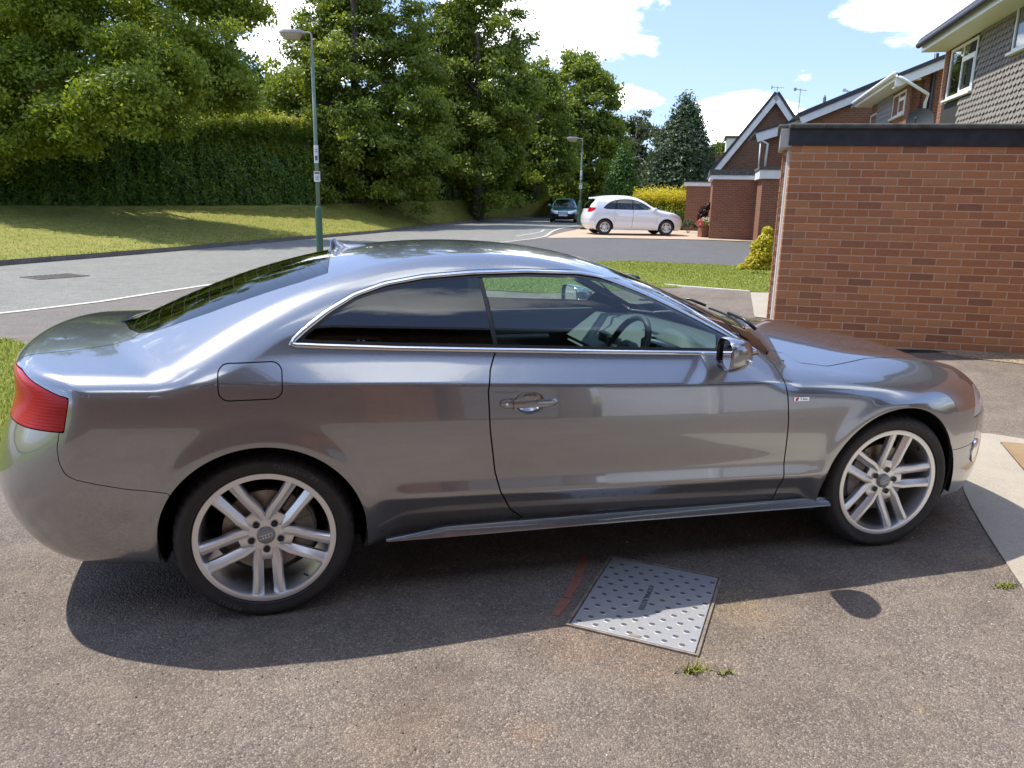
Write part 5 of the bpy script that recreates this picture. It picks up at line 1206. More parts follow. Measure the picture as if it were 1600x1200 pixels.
    tV, tF = [], []; nW = len(PW)
    for i in range(nW):
        tdir_ = PW[(i+1) % nW]-PW[i-1]; tdir_ /= np.linalg.norm(tdir_); sd_ = np.cross(tdir_, NW[i]); sd_ /= np.linalg.norm(sd_)
        for k in range(9): a_ = math.pi*k/8; tV.append(PW[i]+sd_*math.cos(a_)*.0098+NW[i]*math.sin(a_)*.0068)
    for i in range(nW):
        for k in range(8): tF.append((i*9+k, i*9+k+1, ((i+1) % nW)*9+k+1, ((i+1) % nW)*9+k))
    for s_ in (0, 1):
        fl = (lambda q: q.flipy()) if s_ else (lambda q: q)
        part(fl(trim), 'window_rebate', M['black_trim'], .006)
        MB().add([(v[0], -v[1] if s_ else v[1], v[2]) for v in tV], tF).build('window_trim', M['chrome'], root, pl, smooth=True)
        part(fl(gask.join(bpl)), 'window_seal', M['black_trim'], .004)
        part(fl(qg), 'quarter_window', M['glass_privacy'], 0); part(fl(dg), 'door_window', M['glass_door'], 0)
        part(fl(ml), 'mirror_triangle', M['black_gloss'], .004)
    # windscreen and rear window on the upper surface
    def ghd(tm):
        x, ay = fx(tm), fay(tm)
        hd = ZHD(x)-np.where(x > -1.5, .17, .085)*ay*ay; c = .30*sstep(x, -2.1, -1.3)-.34*(1-sstep(x, -2.5, -1.7))
        return PRF(x+c*ay*ay)-.11*ay*ay-hd
    def fws(tm):
        x, ay, z = fx(tm), fay(tm), fz(tm)
        tq_ = z-ZS(x)-.105; wid = WS(x)-(.0756+.42*tq_+.74*tq_**2)-.085
        return np.minimum(np.minimum(np.minimum(x+1.24-.16*ay*ay, ghd(tm)-.012), wid-ay), z-.92)
    WSn = Mx.clip(fws(Mx)); Mx = Mx.clip(-fws(Mx))
    part(both(WSn.clip(fws(WSn)-.004).clip(np.minimum(99, .045-fws(WSn.clip(fws(WSn)-.004))))).offset(-.002), 'windscreen_border', M['black_gloss'], .004)
    wi = WSn.clip(fws(WSn)-.046).offset(-.002); part(both(wi), 'windscreen', M['glass_door'], 0)
    rw = xy([(512, 427), (470, 441), (400, 463), (330, 488), (275, 507), (240, 519), (218, 521), (203, 515), (196, 505)])
    rwp = np.vstack([[[rw[0][0]+.035, 0]], rw, [[rw[-1][0]-.045, 0.]]]); rwp = np.vstack([rwp, [[rwp[-1][0], -.5]], [[rwp[0][0], -.5]]])
    def frw(tm): return np.minimum(poly_sdf(fx(tm), fay(tm), rwp), fz(tm)-.9)
    RW = Mx.clip(frw(Mx)); Mx = Mx.clip(-frw(Mx))
    part(both(RW.clip(np.minimum(frw(RW)-.003, .020-frw(RW)))).offset(-.003), 'rear_window_seal', M['black_gloss'], .006)
    rwi = RW.clip(frw(RW)-.020).offset(-.003); rwo = part(both(rwi), 'rear_window', M['glass_rear'], 0)
    # heater wires of the rear window
    hb = MB()
    for k in range(16):
        x0 = rwp[1][0]-.05-(rwp[1][0]-rw[-1][0]-.10)*k/15
        ys = np.linspace(-.50+.008*k, .50-.008*k, 19); P = []
        O = np.stack([np.full(19, x0)-.0*ys, ys, np.full(19, 1.6)], 1)
        O[:, 0] += .12*(ys/.5)**2*(1 if k > 0 else 1)*.5
        tt = CB.cast(O, np.tile([0, 0, -1.], (19, 1)), 1.2, 90); P = O+np.array([0, 0, -1.])*tt[:, None]
        P[:, 2] += -.0022
        hb.tube(P, .0004, 4)
    hb.build('heater_wire', mat('heater_wire', (.05, .042, .022), .6, .0), rwo)
    # dark inner shell seen through the shut lines
    inner_sh = both(Mx).offset(-.016)
    part(inner_sh, 'inner_shell', M['dark_under'], 0)
    # --- lamps
    def ftl(tm):
        x, z, ay = fx(tm), fz(tm), fay(tm)
        zl = .772+.10*(x+3.45)**1*-.12; zh = .893+.0*x
        xr = -3.350-.22*(.893-z)
        return np.minimum(np.minimum(np.minimum(z-zl, zh+.36*np.clip(-3.375-x, 0, .17)-z), xr-x), ay-.40)
    TL = Mx.clip(ftl(Mx)-.003); Mx = Mx.clip(-ftl(Mx)-.001)
    # --- boot lid
    bl = xy([(217, 522), (205, 529), (188, 535), (160, 541), (120, 546.5), (80, 551), (50, 554)])
    blx = bl[:, 0][::-1]; bly = bl[:, 1][::-1]
    lo_z = .60
    def fbl(tm):
        x, ay, z = fx(tm), fay(tm), fz(tm)
        yb = np.interp(x, blx, bly); yb = np.where(z < .90, .53+.0*x, yb)
        return np.minimum(np.minimum(yb-ay, z-lo_z), bl[0][0]+.02-x)
    BL = Mx.clip(fbl(Mx)-.0032); Mx = Mx.clip(-fbl(Mx)-.0032)
    part(both(BL), 'boot_lid', M['paint'])
    # --- rear bumper
    rbp = xz([(263, 771), (200, 765), (150, 757), (118, 750), (102, 742), (92, 722), (89, 700), (93, 672)])
    rbp = np.vstack([rbp, [[rbp[-1][0]-.01, .80], [-4.2, .80], [-4.2, .0], [-3.05, .0], [-3.05, rbp[0][1]]]])
    def frb(tm): return np.minimum(poly_sdf(fx(tm), fz(tm), rbp), -3.06-fx(tm))
    RB = Mx.clip(frb(Mx)-.0015); Mx = Mx.clip(-frb(Mx)-.0015)
    part(both(RB), 'rear_bumper', M['paint'])
    # --- fuel flap (one side only), door
    def frr(tm):
        qx, qz = np.abs(fx(tm)-fc[0])-fh[0]+.035, np.abs(fz(tm)-fc[1])-fh[1]+.035
        return .035-np.hypot(np.maximum(qx, 0), np.maximum(qz, 0))-np.minimum(np.maximum(qx, qz), 0)
    def fdoor(tm): return np.minimum(poly_sdf(fx(tm), fz(tm), door), fay(tm)-.55)
    D_ = Mx.clip(fdoor(Mx)-.003); Mx = Mx.clip(-fdoor(Mx)-.003)
    doors = [part(D_, 'door', M['paint']), part(D_.flipy(), 'door', M['paint'])]
    # --- head lamps: swept back from the corner, over the bumper
    def fhl(tm):
        x, z, ay = fx(tm), fz(tm), fay(tm)
        lo = .585+.05*(x-.6); hi = .735-.20*(x-.55); xr = .545-.50*(z-.70)*-.4
        return np.minimum(np.minimum(np.minimum(z-lo, hi-z), x-xr), ay-.42)
    HL = Mx.clip(fhl(Mx)-.002); Mx = Mx.clip(-fhl(Mx)-.001)
    # --- bonnet
    hp = xy([(1222, 551), (1236, 560), (1250, 567), (1270, 570.5), (1293, 573)])
    def fbn(tm):
        x, ay, z = fx(tm), fay(tm), fz(tm)
        ye = np.interp(x, [-.95, hp[0][0], hp[2][0], hp[4][0], -.02, .4, .9], [hp[0][1]+.01, hp[0][1], hp[2][1], hp[4][1]-.005, .655, .60, .56])
        rear = x-(-.47-.52*ay*ay)
        return np.minimum(np.minimum(ye-ay, rear), z-.66)
    def frear(tm): return fx(tm)-(-.47-.52*fay(tm)**2)
    BN = Mx.clip(np.minimum(fbn(Mx)-.003, 99)); Mx = Mx.clip(-fbn(Mx)-.003)
    part(both(BN), 'bonnet', M['paint'])
    # --- cowl between screen and bonnet
    def fcw(tm):
        x, ay, z = fx(tm), fay(tm), fz(tm)
        return np.minimum(np.minimum(.02-frear(tm), x+1.02), np.minimum(.77-ay, np.minimum(z-.80, ZHD(x)-.17*ay*ay+.05-z)))
    CW = Mx.clip(fcw(Mx)); Mx = Mx.clip(-fcw(Mx))
    part(both(CW.offset(-.006)), 'cowl_panel', M['black_trim'], .01)
    # --- front bumper
    fbp = xz([(1489, 703), (1500, 700.5), (1512, 696), (1521, 690)])
    fbl_ = np.vstack([[[.30, fbp[0][1]]], fbp, [[fbp[-1][0]+.02, .60], [.62, .62], [1.2, .66], [1.2, 0], [.28, 0]]])
    def ffb(tm): return np.minimum(poly_sdf(fx(tm), fz(tm), fbl_), fx(tm)-.29)
    FB = Mx.clip(np.maximum(ffb(Mx), np.minimum(fx(Mx)-.62, .66-fz(Mx)))-.0015); Mx = Mx.clip(-np.maximum(ffb(Mx), np.minimum(fx(Mx)-.62, .66-fz(Mx)))-.0015)
    def fgr(tm): return np.minimum(.30-fay(tm), np.minimum(fz(tm)-.26, .62-fz(tm)))
    GR = FB.clip(fgr(FB)); FB = FB.clip(-fgr(FB)); part(both(FB), 'front_bumper', M['paint']); part(both(GR.offset(-.01)), 'radiator_grille', M['black_gloss'])
    # --- front wings
    def ffw(tm): return np.minimum(np.minimum(fx(tm)+.93, fz(tm)-.10), .99-fz(tm))
    xd = door[12][0]
    wingx = lambda tm: fx(tm)-np.interp(fz(tm), [.2, .5, .7, .80, .9, .93, .97], [xd+.06, xd+.02, xd+.03, xd-.02, xd-.09, xd-.13, xd-.2])
    fwg = lambda tm: np.minimum(np.minimum(wingx(tm), fay(tm)-.5), np.minimum(fz(tm)-.27, .945-fz(tm)))
    WG = Mx.clip(fwg(Mx)); Mx = Mx.clip(-fwg(Mx))
    wings = [part(WG, 'front_wing', M['paint']), part(WG.flipy(), 'front_wing', M['paint'])]
    # near side body with the fuel flap, then the other half
    FP = Mx.clip(frr(Mx)-.002); Nr = Mx.clip(-frr(Mx)-.002)
    part(Nr.join(Mx.flipy()), 'body_shell', M['paint'])
    part(FP, 'fuel_flap', M['paint'])
    for q, qh in ((TL, HL), (TL.flipy(), HL.flipy())):
        tl = part(q, 'tail_light', M['red_lens'], .02)
        h = part(qh, 'headlight', M['glass_clear'], .0)
        sb = qh.offset(-.011); hb_ = sb.obj('headlight_bowl', M['lamp_silver'], h, 0)
    # side skirt blades
    for s_ in (-1, 1):
        mb = MB(); xs_ = np.linspace(-2.305, -.30, 60); V = []
        for i, x in enumerate(xs_):
            u_ = (x+2.305)/2.005; zt = np.interp(u_, [0, .12, .5, 1], [.262, .268, .262, .246]); e_ = min(1, .08+u_/.13); wd = .022*e_+.001
            y0 = .862; hgt = .010*e_
            V += [(x, s_*(y0), zt+.028*e_), (x, s_*(y0+wd), zt), (x, s_*(y0+wd+.002), zt-.006), (x, s_*(y0+wd-.012), zt-hgt), (x, s_*(y0-.03), zt-hgt-.006), (x, s_*(y0-.03), zt+.028*e_)]
        F_ = []
        for i in range(59):
            for k in range(6): F_.append((i*6+k, i*6+(k+1) % 6, i*6+6+(k+1) % 6, i*6+6+k))
        F_ += [tuple(range(6)), tuple(59*6+k for k in range(6))]
        mb.add(V, F_).build('side_skirt', M['paint'], root, pl, auto=.5)
    # belly, arch liners
    mb = MB(); mb.box((-3.25, -.70, .225), (.50, .70, .26)); mb.build('floor_pan', M['dark_under'], root, pl)
    for xw in (0., -WB):
        for s_ in (-1, 1):
            mb = MB(); n = 40; V = []
            for k in range(n+1):
                a = R(-12+204*k/n)
                for (rr, yy) in ((.374, .873), (.385, .84), (.39, .50), (.05, .50)): V.append((xw+rr*math.cos(a), s_*yy, .325+rr*math.sin(a)))
            F_ = [(k*4+j, k*4+j+1, k*4+5+j, k*4+4+j) for k in range(n) for j in range(3)]
            mb.add(V, F_).build('wheel_arch_liner', M['dark_under'], root, pl, recalc=False)
    return CB, root, doors, wings, pl
def tm_ny(tm): return tm.N[:, 1]
CB, coupe, coupe_doors, coupe_wings, PL = build_coupe()
# ------------------------------------------------------------------ wheels and fittings
def text_mesh(txt, size, ext=.001, mat_=None, name='lettering', align='CENTER'):
    cu = bpy.data.curves.new('txt', 'FONT'); cu.body = txt; cu.size = size; cu.extrude = ext; cu.align_x = align; cu.align_y = 'CENTER'; cu.resolution_u = 2
    o = bpy.data.objects.new('txt', cu); sc.collection.objects.link(o); bpy.context.view_layer.update()
    me = bpy.data.meshes.new_from_object(o.evaluated_get(bpy.context.evaluated_depsgraph_get())); me.name = name
    bpy.data.objects.remove(o); bpy.data.curves.remove(cu)
    if mat_: me.materials.clear(); me.materials.append(mat_)
    return me
def place_text(me, name, o, X, Y, parent):
    X = Vector(X).normalized(); Y = Vector(Y).normalized(); Z = X.cross(Y)
    ob = link(name, me, parent); ob.matrix_local = Matrix(((X[0], Y[0], Z[0], o[0]), (X[1], Y[1], Z[1], o[1]), (X[2], Y[2], Z[2], o[2]), (0, 0, 0, 1))); return ob
_wheel_meshes = {}
def wheel_parts(phase, root_wheel, caliper_side):
    """outer face towards -y, centre at the origin of root_wheel"""
    w = root_wheel
    # tyre
    prof = [(.250, .012), (.2575, .001), (.263, -.008), (.268, -.0075), (.276, -.011), (.292, -.014), (.302, -.011), (.3035, -.0095), (.311, -.003), (.3185, .008), (.3235, .021), (.3258, .034), (.3266, .046), (.3215, .048), (.3215, .056), (.3268, .058), (.3272, .098), (.321, .100), (.321, .108), (.3272, .110), (.3272, .150), (.321, .152), (.321, .160), (.3266, .162), (.3258, .186), (.3185, .214), (.302, .232), (.27, .238), (.250, .225)]
    n = 240; V = []
    for k in range(n):
        a = 2*math.pi*k/n
        for j, (r, h) in enumerate(prof):
            if 8 <= j <= 12 and k % 5 == 0: r -= .0042
            V.append((r*math.cos(a), h, r*math.sin(a)))
    mp = len(prof); F_ = [(k*mp+j, k*mp+j+1, ((k+1) % n)*mp+j+1, ((k+1) % n)*mp+j) for k in range(n) for j in range(mp-1)]
    mb = MB(); mb.add(V, F_).build('tyre', M['rubber'], w, auto=.6)
    # rim lip and barrel
    mb = MB(); mb.lathe([(.250, .030), (.2575, .006), (.2572, .000), (.2550, -.0035), (.2400, -.0040), (.2350, -.0025), (.2325, .004), (.2318, .010), (.2310, .022), (.230, .030), (.231, .070), (.225, .10), (.224, .19), (.240, .215), (.246, .222)], n=128)
    mb.build('rim', M['alloy'], w, auto=.55)
    # spokes: five pairs, each spoke a ridged bar
    st = [(.034, .022, .038, .033), (.075, .0295, .045, .026), (.100, .0350, .0425, .019), (.160, .0360, .0400, .010), (.215, .0390, .0440, .003), (.247, .0420, .0490, .0005)]
    for p_ in range(5):
        ang = phase+2*math.pi*p_/5; ca, sa = math.cos(ang), math.sin(ang)
        for sd in (-1, 1):
            V = []; 
            for (r, off, wd, yf) in st:
                o_ = sd*off
                sec = [(-wd/2, .034), (-wd/2, .017), (-wd*.02, .0), (wd*.34, .0008), (wd/2, .010), (wd/2, .034)]
                for (q, dy) in sec:
                    t_ = o_+q*sd      # ridge towards the outside of the pair
                    V.append((r*ca-t_*sa, yf+dy, r*sa+t_*ca))
            ns = 6; F_ = [(i*ns+k, i*ns+(k+1) % ns, (i+1)*ns+(k+1) % ns, (i+1)*ns+k) for i in range(len(st)-1) for k in range(ns)]
            F_ += [tuple(range(ns)), tuple((len(st)-1)*ns+k for k in range(ns))]
            mb = MB(); mb.add(V, F_).build('spoke', M['alloy'], w, bevel=.0009, auto=.22)
        # web between the pair at the root, and the little wall by the rim
        mb = MB()
        def W_(p): return (p[0]*ca-p[2]*sa, p[1], p[0]*sa+p[2]*ca)
        mb.box((.050, .030, -.021), (.100, .056, .021), W_); mb.build('spoke_web', M['alloy'], w, bevel=.003, auto=.5)
        mb = MB(); mb.box((.236, .012, -.026), (.247, .035, .026), W_); mb.build('rim_web', M['alloy'], w, bevel=.003, auto=.5)
        # bolt in its well
        bx, bz = .0555*ca, .0555*sa
        mb = MB(); mb.lathe([(.0132, .0235), (.0140, .0225), (.0128, .0260), (.0122, .034)], c=(bx, 0, bz), n=20); mb.build('bolt_well', M['alloy_in'], w, auto=.6)
        mb = MB(); mb.lathe([(.0001, .0245), (.0075, .0245), (.0088, .026), (.0120, .0265), (.0125, .036)], c=(bx, 0, bz), n=6); mb.build('wheel_bolt', M['black_trim'], w, auto=.4)
    mb = MB(); mb.lathe([(.0001, .030), (.046, .030), (.060, .030), (.070, .036), (.074, .060), (.074, .12)], n=60); mb.build('hub', M['alloy'], w, auto=.5)
    mb = MB(); mb.lathe([(.0001, .0165), (.0265, .0165), (.0285, .0175), (.0300, .0215), (.0325, .0230), (.034, .031)], n=48); cap = mb.build('centre_cap', M['cap_grey'], w, auto=.5)
    mb = MB()
    rad, gap = .0078, .0118
    for k in range(4):
        cx = (k-1.5)*gap*.92
        pts = [(cx+rad*math.cos(a)*1., .0158, rad*math.sin(a)) for a in np.linspace(0, 2*math.pi, 25)]
        tl_ = R(18)
        pts = [(p[0]*math.cos(tl_)-p[2]*math.sin(tl_), p[1], p[0]*math.sin(tl_)+p[2]*math.cos(tl_)) for p in pts]
        mb.tube(pts, .0011, 6, False)
    mb.build('ring_emblem', M['chrome'], w, smooth=True)
    # brake disc, caliper, valve
    mb = MB(); mb.lathe([(.074, .070), (.094, .066), (.096, .079), (.100, .080), (.160, .080), (.160, .103), (.10, .103)], n=80); mb.build('brake_disc', M['disc'], w, auto=.5)
    mb = MB(); mb.lathe([(.165, .125), (.10, .125), (.05, .13)], n=60); mb.build('brake_backplate', M['carpet'], w)
    def cal(p):
        a = R(caliper_side)+p[0]/.13; return (p[2]*math.cos(a), p[1], p[2]*math.sin(a))
    mb = MB()
    for (a0, a1, r0, r1, y0, y1) in ((-.10, .10, .110, .178, .048, .070), (-.085, .085, .160, .186, .060, .125), (-.11, -.08, .118, .150, .055, .082), (.08, .11, .118, .150, .055, .082)):
        nseg = 5
        for i in range(nseg): mb.box((a0+(a1-a0)*i/nseg, y0, r0), (a0+(a1-a0)*(i+1)/nseg+.0005, y1, r1), cal)
    mb.build('brake_caliper', M['caliper'], w, bevel=.003, auto=.6)
    a = phase+R(38) ; mb = MB(); mb.tube([(.232*math.cos(a), .030, .232*math.sin(a)), (.214*math.cos(a), .016, .214*math.sin(a))], [.0055, .0048], 10); mb.build('valve', M['black_trim'], w, auto=.6)
    # inner darkness: back of the wheel
    # sidewall lettering
    mbv, mbf = [], []
    mb = MB()
    def put(word, a0, size, r_):
        a_ = R(a0)
        for ch in word:
            if ch == ' ': a_ -= .055; continue
            me = text_mesh(ch, size, .0008); P = np.array([v.co[:] for v in me.vertices]); fs = [tuple(p.vertices) for p in me.polygons]
            wd = (P[:, 0].max()-P[:, 0].min()); a_ -= (wd/2+.0022)/r_
            X = np.array([math.sin(a_), 0, -math.cos(a_)]); Y = np.array([math.cos(a_), 0, math.sin(a_)])
            P[:, 0] -= (P[:, 0].max()+P[:, 0].min())/2
            yb = -.0135
            mb.add([X*p[0]+Y*(r_+p[1])+np.array([0, yb-.0006-p[2]*.5, 0]) for p in P], fs); a_ -= (wd/2+.0022)/r_
            bpy.data.meshes.remove(me)
    put('Cinturato P7', 82, .026, .287); put('PIRELLI', 250, .024, .287)
    mb.build('sidewall_lettering', M['rubber_print'], w, recalc=False)
def coupe_fittings():
    b = (1.4, 0, 0)
    # wheels
    w0 = empty('wheel', (0, 0, 0)); w0.parent = coupe; w0.location = (b[0]-WB, -.885, .325); wheel_parts(R(270), w0, 12)
    def dup(src, loc, rz, ry=0., cal=None):
        w = src.copy(); sc.collection.objects.link(w); w.parent = coupe; w.location = loc
        w.rotation_euler = (0, ry, rz); w.rotation_mode = 'XYZ'
        for ch in list(src.children):
            c = ch.copy(); sc.collection.objects.link(c); c.parent = w
        return w
    wf = empty('wheel', (0, 0, 0)); wf.parent = coupe; wf.location = (b[0], -.880, .325); wf.rotation_euler = (0, 0, R(-1.3)); 
    wheel_parts(R(5), wf, 168)
    dup(w0, (b[0]-WB, .885, .325), math.pi); dup(wf, (b[0], .880, .325), math.pi+R(-1.3))
    # door handle (keyhole end, bar)
    for s_, dr in ((-1, coupe_doors[0]), (1, coupe_doors[1])):
        yv = WS(HANDLE[0])+.004
        mb = MB(); X0, X1 = HANDLE[0]-.118, HANDLE[0]+.108; V = []; ns = 8
        xs_ = np.linspace(X0, X1, 24)
        for i, x in enumerate(xs_):
            e = min((i+.6)/2.2, (23-i+.6)/2.2, 1)**.5; off = .030-.016*((x-HANDLE[0])/.118)**2*1.1; h = .0175*e*(1 if x < X0+.05 else .95); d = .009*e
            for k in range(ns):
                a = 2*math.pi*k/ns+.39; V.append((x, s_*(yv+off+d*math.cos(a)*1.1), HANDLE[1]+.002+h*math.sin(a)*(1.0)))
        F_ = [(i*ns+k, i*ns+(k+1) % ns, (i+1)*ns+(k+1) % ns, (i+1)*ns+k) for i in range(23) for k in range(ns)]+[tuple(range(ns)), tuple(23*ns+k for k in range(ns))]
        for e0 in (X0+.018, X1-.016): mb.tube([(e0, s_*(yv-.02), HANDLE[1]), (e0, s_*(yv+.018), HANDLE[1])], .012, 10)
        mb.add(V, F_).build('door_handle', M['paint'], dr, auto=.6)
        mb = MB(); mb.box((X0+.0445, s_*(yv+.010), HANDLE[1]-.0165), (X0+.0462, s_*(yv+.0365), HANDLE[1]+.0195)); mb.build('handle_joint', M['black_trim'], dr)
        if s_ < 0:
            mb = MB(); mb.lathe([(.0001, -.001), (.0045, -.001), (.006, .001), (.006, .004)], c=(X0+.022, -(yv+.0315), HANDLE[1]+.002), n=20); mb.build('lock_barrel', M['chrome'], dr, auto=.5)
    # mirrors
    for s_, dr in ((-1, coupe_doors[0]), (1, coupe_doors[1])):
        hx, hy, hz = -.900, .950, .978
        ns, V = 28, []
        sts = [(-.055, 1.0, 0), (-.052, 1.03, 0), (-.04, 1.06, 0), (-.01, 1.03, 0), (.025, .93, 0), (.052, .76, -.0), (.070, .52, -.004), (.080, .22, -.006), (.0815, .02, -.006)]
        for (dx, sc_, dz) in sts:
            for k in range(ns):
                a = 2*math.pi*k/ns; ca, sa = math.cos(a), math.sin(a); e = .62
                yy = .094*np.sign(ca)*abs(ca)**e*sc_; zz = .066*np.sign(sa)*abs(sa)**e*sc_
                V.append((hx+dx-.22*(yy)-.0, s_*(hy+yy+.0*dx-.15*dx), hz+dz+zz+.06*yy))
        m_ = len(sts); F_ = [(i*ns+k, i*ns+(k+1) % ns, (i+1)*ns+(k+1) % ns, (i+1)*ns+k) for i in range(m_-1) for k in range(ns)]+[tuple((m_-1)*ns+k for k in range(ns))]
        mr = MB().add(V, F_).build('door_mirror', M['paint'], dr, auto=1.0)
        # rim and glass facing back
        def ring(dx, sc_): 
            o = []
            for k in range(ns):
                a = 2*math.pi*k/ns; ca, sa = math.cos(a), math.sin(a); e = .62
                yy = .094*np.sign(ca)*abs(ca)**e*sc_; zz = .066*np.sign(sa)*abs(sa)**e*sc_
                o.append((hx+dx-.22*yy, s_*(hy+yy-.15*dx), hz+zz+.06*yy))
            return o
        A, B_, C_ = ring(-.055, 1.), ring(-.056, .93), ring(-.040, .90)
        MB().add(A+B_+C_, [(i, (i+1) % ns, ns+(i+1) % ns, ns+i) for i in range(ns)]+[(ns+i, ns+(i+1) % ns, 2*ns+(i+1) % ns, 2*ns+i) for i in range(ns)]).build('mirror_frame', M['black_gloss'], mr, auto=.5)
        G_ = ring(-.0415, .905); MB().add(G_, [tuple(range(ns))]).build('mirror_glass', M['bright'], mr)
        mb = MB(); mb.add([(hx+x, s_*y, z) for (x, y, z) in ((-.03, .87, .925), (.06, .87, .925), (.06, .86, .955), (-.03, .86, .955), (-.02, .93, .915), (.05, .93, .915), (.05, .92, .945), (-.02, .92, .945))], [(0, 1, 2, 3), (4, 7, 6, 5), (0, 4, 5, 1), (1, 5, 6, 2), (2, 6, 7, 3), (3, 7, 4, 0)])
        mb.build('mirror_foot', M['black_gloss'], mr, bevel=.008, auto=.6)
        mb = MB(); mb.tube([(hx+.02, s_*(hy-.06), hz-.028), (hx+.045, s_*(hy+.02), hz-.028), (hx+.02, s_*(hy+.085), hz-.02)], .0105, 8); mb.build('mirror_indicator', M['chrome'], mr, smooth=True)
    # badge: silver strip with a red slanted stroke
    P = CB.hit([(1240, 624), (1266, 623)]); d = P[1]-P[0]; Ln = np.linalg.norm(d); X = d/Ln; nrm = CB.grad(P[:1])[0]; Z_ = nrm; Y_ = np.cross(Z_, X)
    def bq(a0, a1, b0, b1, sl, h, name, m_):
        O = P[0]+Z_*.0006; v = [O+X*(a+sl*bb)+Y_*bb for a, bb in ((a0, b0), (a1, b0), (a1, b1), (a0, b1))]
        MB().prism(v, Z_*h).build(name, m_, coupe_wings[0], bevel=.0004)
    bq(0, .075, -.0085, .0085, 0, .0022, 'badge_plate', M['chrome']); bq(.010, .021, -.0068, .0068, .5, .0035, 'badge_stroke', mat('badge_red', (.7, .01, .02), .3))
    tmx = text_mesh('S line', .0165, .0004, M['black_trim']); place_text(tmx, 'badge_lettering', tuple(P[0]+X*.050+Z_*.0030), tuple(X), tuple(Y_), coupe_wings[0])
    # aerial fin
    n_ = 14; V = []
    xf = -2.38; zt = float(PRF(xf))
    prof = [(-.085, .004), (-.078, .010), (-.074, .052), (-.070, .056), (-.058, .054), (-.035, .030), (-.005, .016), (.05, .007), (.085, .001)]
    for i, (dx, h) in enumerate(prof):
        zb = float(PRF(xf+dx)); wd = .026*max(.12, 1-abs(dx/.088)**2)**.5; 
        V += [(xf+dx, -wd, zb-.004), (xf+dx, -wd*.55, zb+h*.35), (xf+dx, -.0035, zb+h*.9), (xf+dx, 0, zb+h), (xf+dx, .0035, zb+h*.9), (xf+dx, wd*.55, zb+h*.35), (xf+dx, wd, zb-.004)]
    F_ = [(i*7+k, i*7+k+1, i*7+8+k, i*7+7+k) for i in range(len(prof)-1) for k in range(6)]+[tuple(range(7)), tuple((len(prof)-1)*7+k for k in range(7))]
    MB().add(V, F_).build('aerial_fin', M['paint'], coupe, PL, auto=.9)
    # wipers
    for (y0, y1) in ((-.52, -.02), (.12, .60)):
        P_ = []
        for k in range(12):
            y = y0+(y1-y0)*k/11; x = -.47-.34*y*y; P_.append((x-.035, y, float(PRF(x-.035+.30*y*y))-.11*y*y+.020))
        mb = MB(); mb.tube(P_, .006, 6); mb.tube([(P_[0][0]+.08, y0+.03, P_[0][2]-.01), (P_[2][0]+.02, P_[2][1], P_[2][2]+.022), (P_[6][0], P_[6][1], P_[6][2]+.014)], .008, 6)
        mb.build('wiper', M['black_trim'], coupe, PL, smooth=True)
    # chrome edge to the rear bumper foot, grille rings, exhausts are behind and out of view
    mb = MB(); mb.tube([(.9, -.29, .27), (.905, 0, .265), (.9, .29, .27)], .008, 6); mb.build('grille_edge', M['chrome'], coupe, PL)
    # fog lamp (silver oval on the bumper corner)
    P = CB.hit([(1522, 703)])[0]; nr_ = CB.grad(np.array([P]))[0]
    t1 = np.cross(nr_, (0, 0, 1)); t1 /= np.linalg.norm(t1); t2 = np.cross(t1, nr_)
    for s_ in (1, -1):
        V = [P+nr_*h+t1*math.cos(a)*.045*k+t2*math.sin(a)*.058*k for (k, h) in ((1.05, .0), (1., .006), (.85, .009), (.01, .012)) for a in np.linspace(0, 2*math.pi, 24, endpoint=False)]
        V = [(p[0], p[1]*s_, p[2]) for p in V]
        MB().add(V, [(i*24+k, i*24+(k+1) % 24, (i+1)*24+(k+1) % 24, (i+1)*24+k) for i in range(3) for k in range(24)]).build('fog_lamp', M['chrome'], coupe, PL, auto=.6)
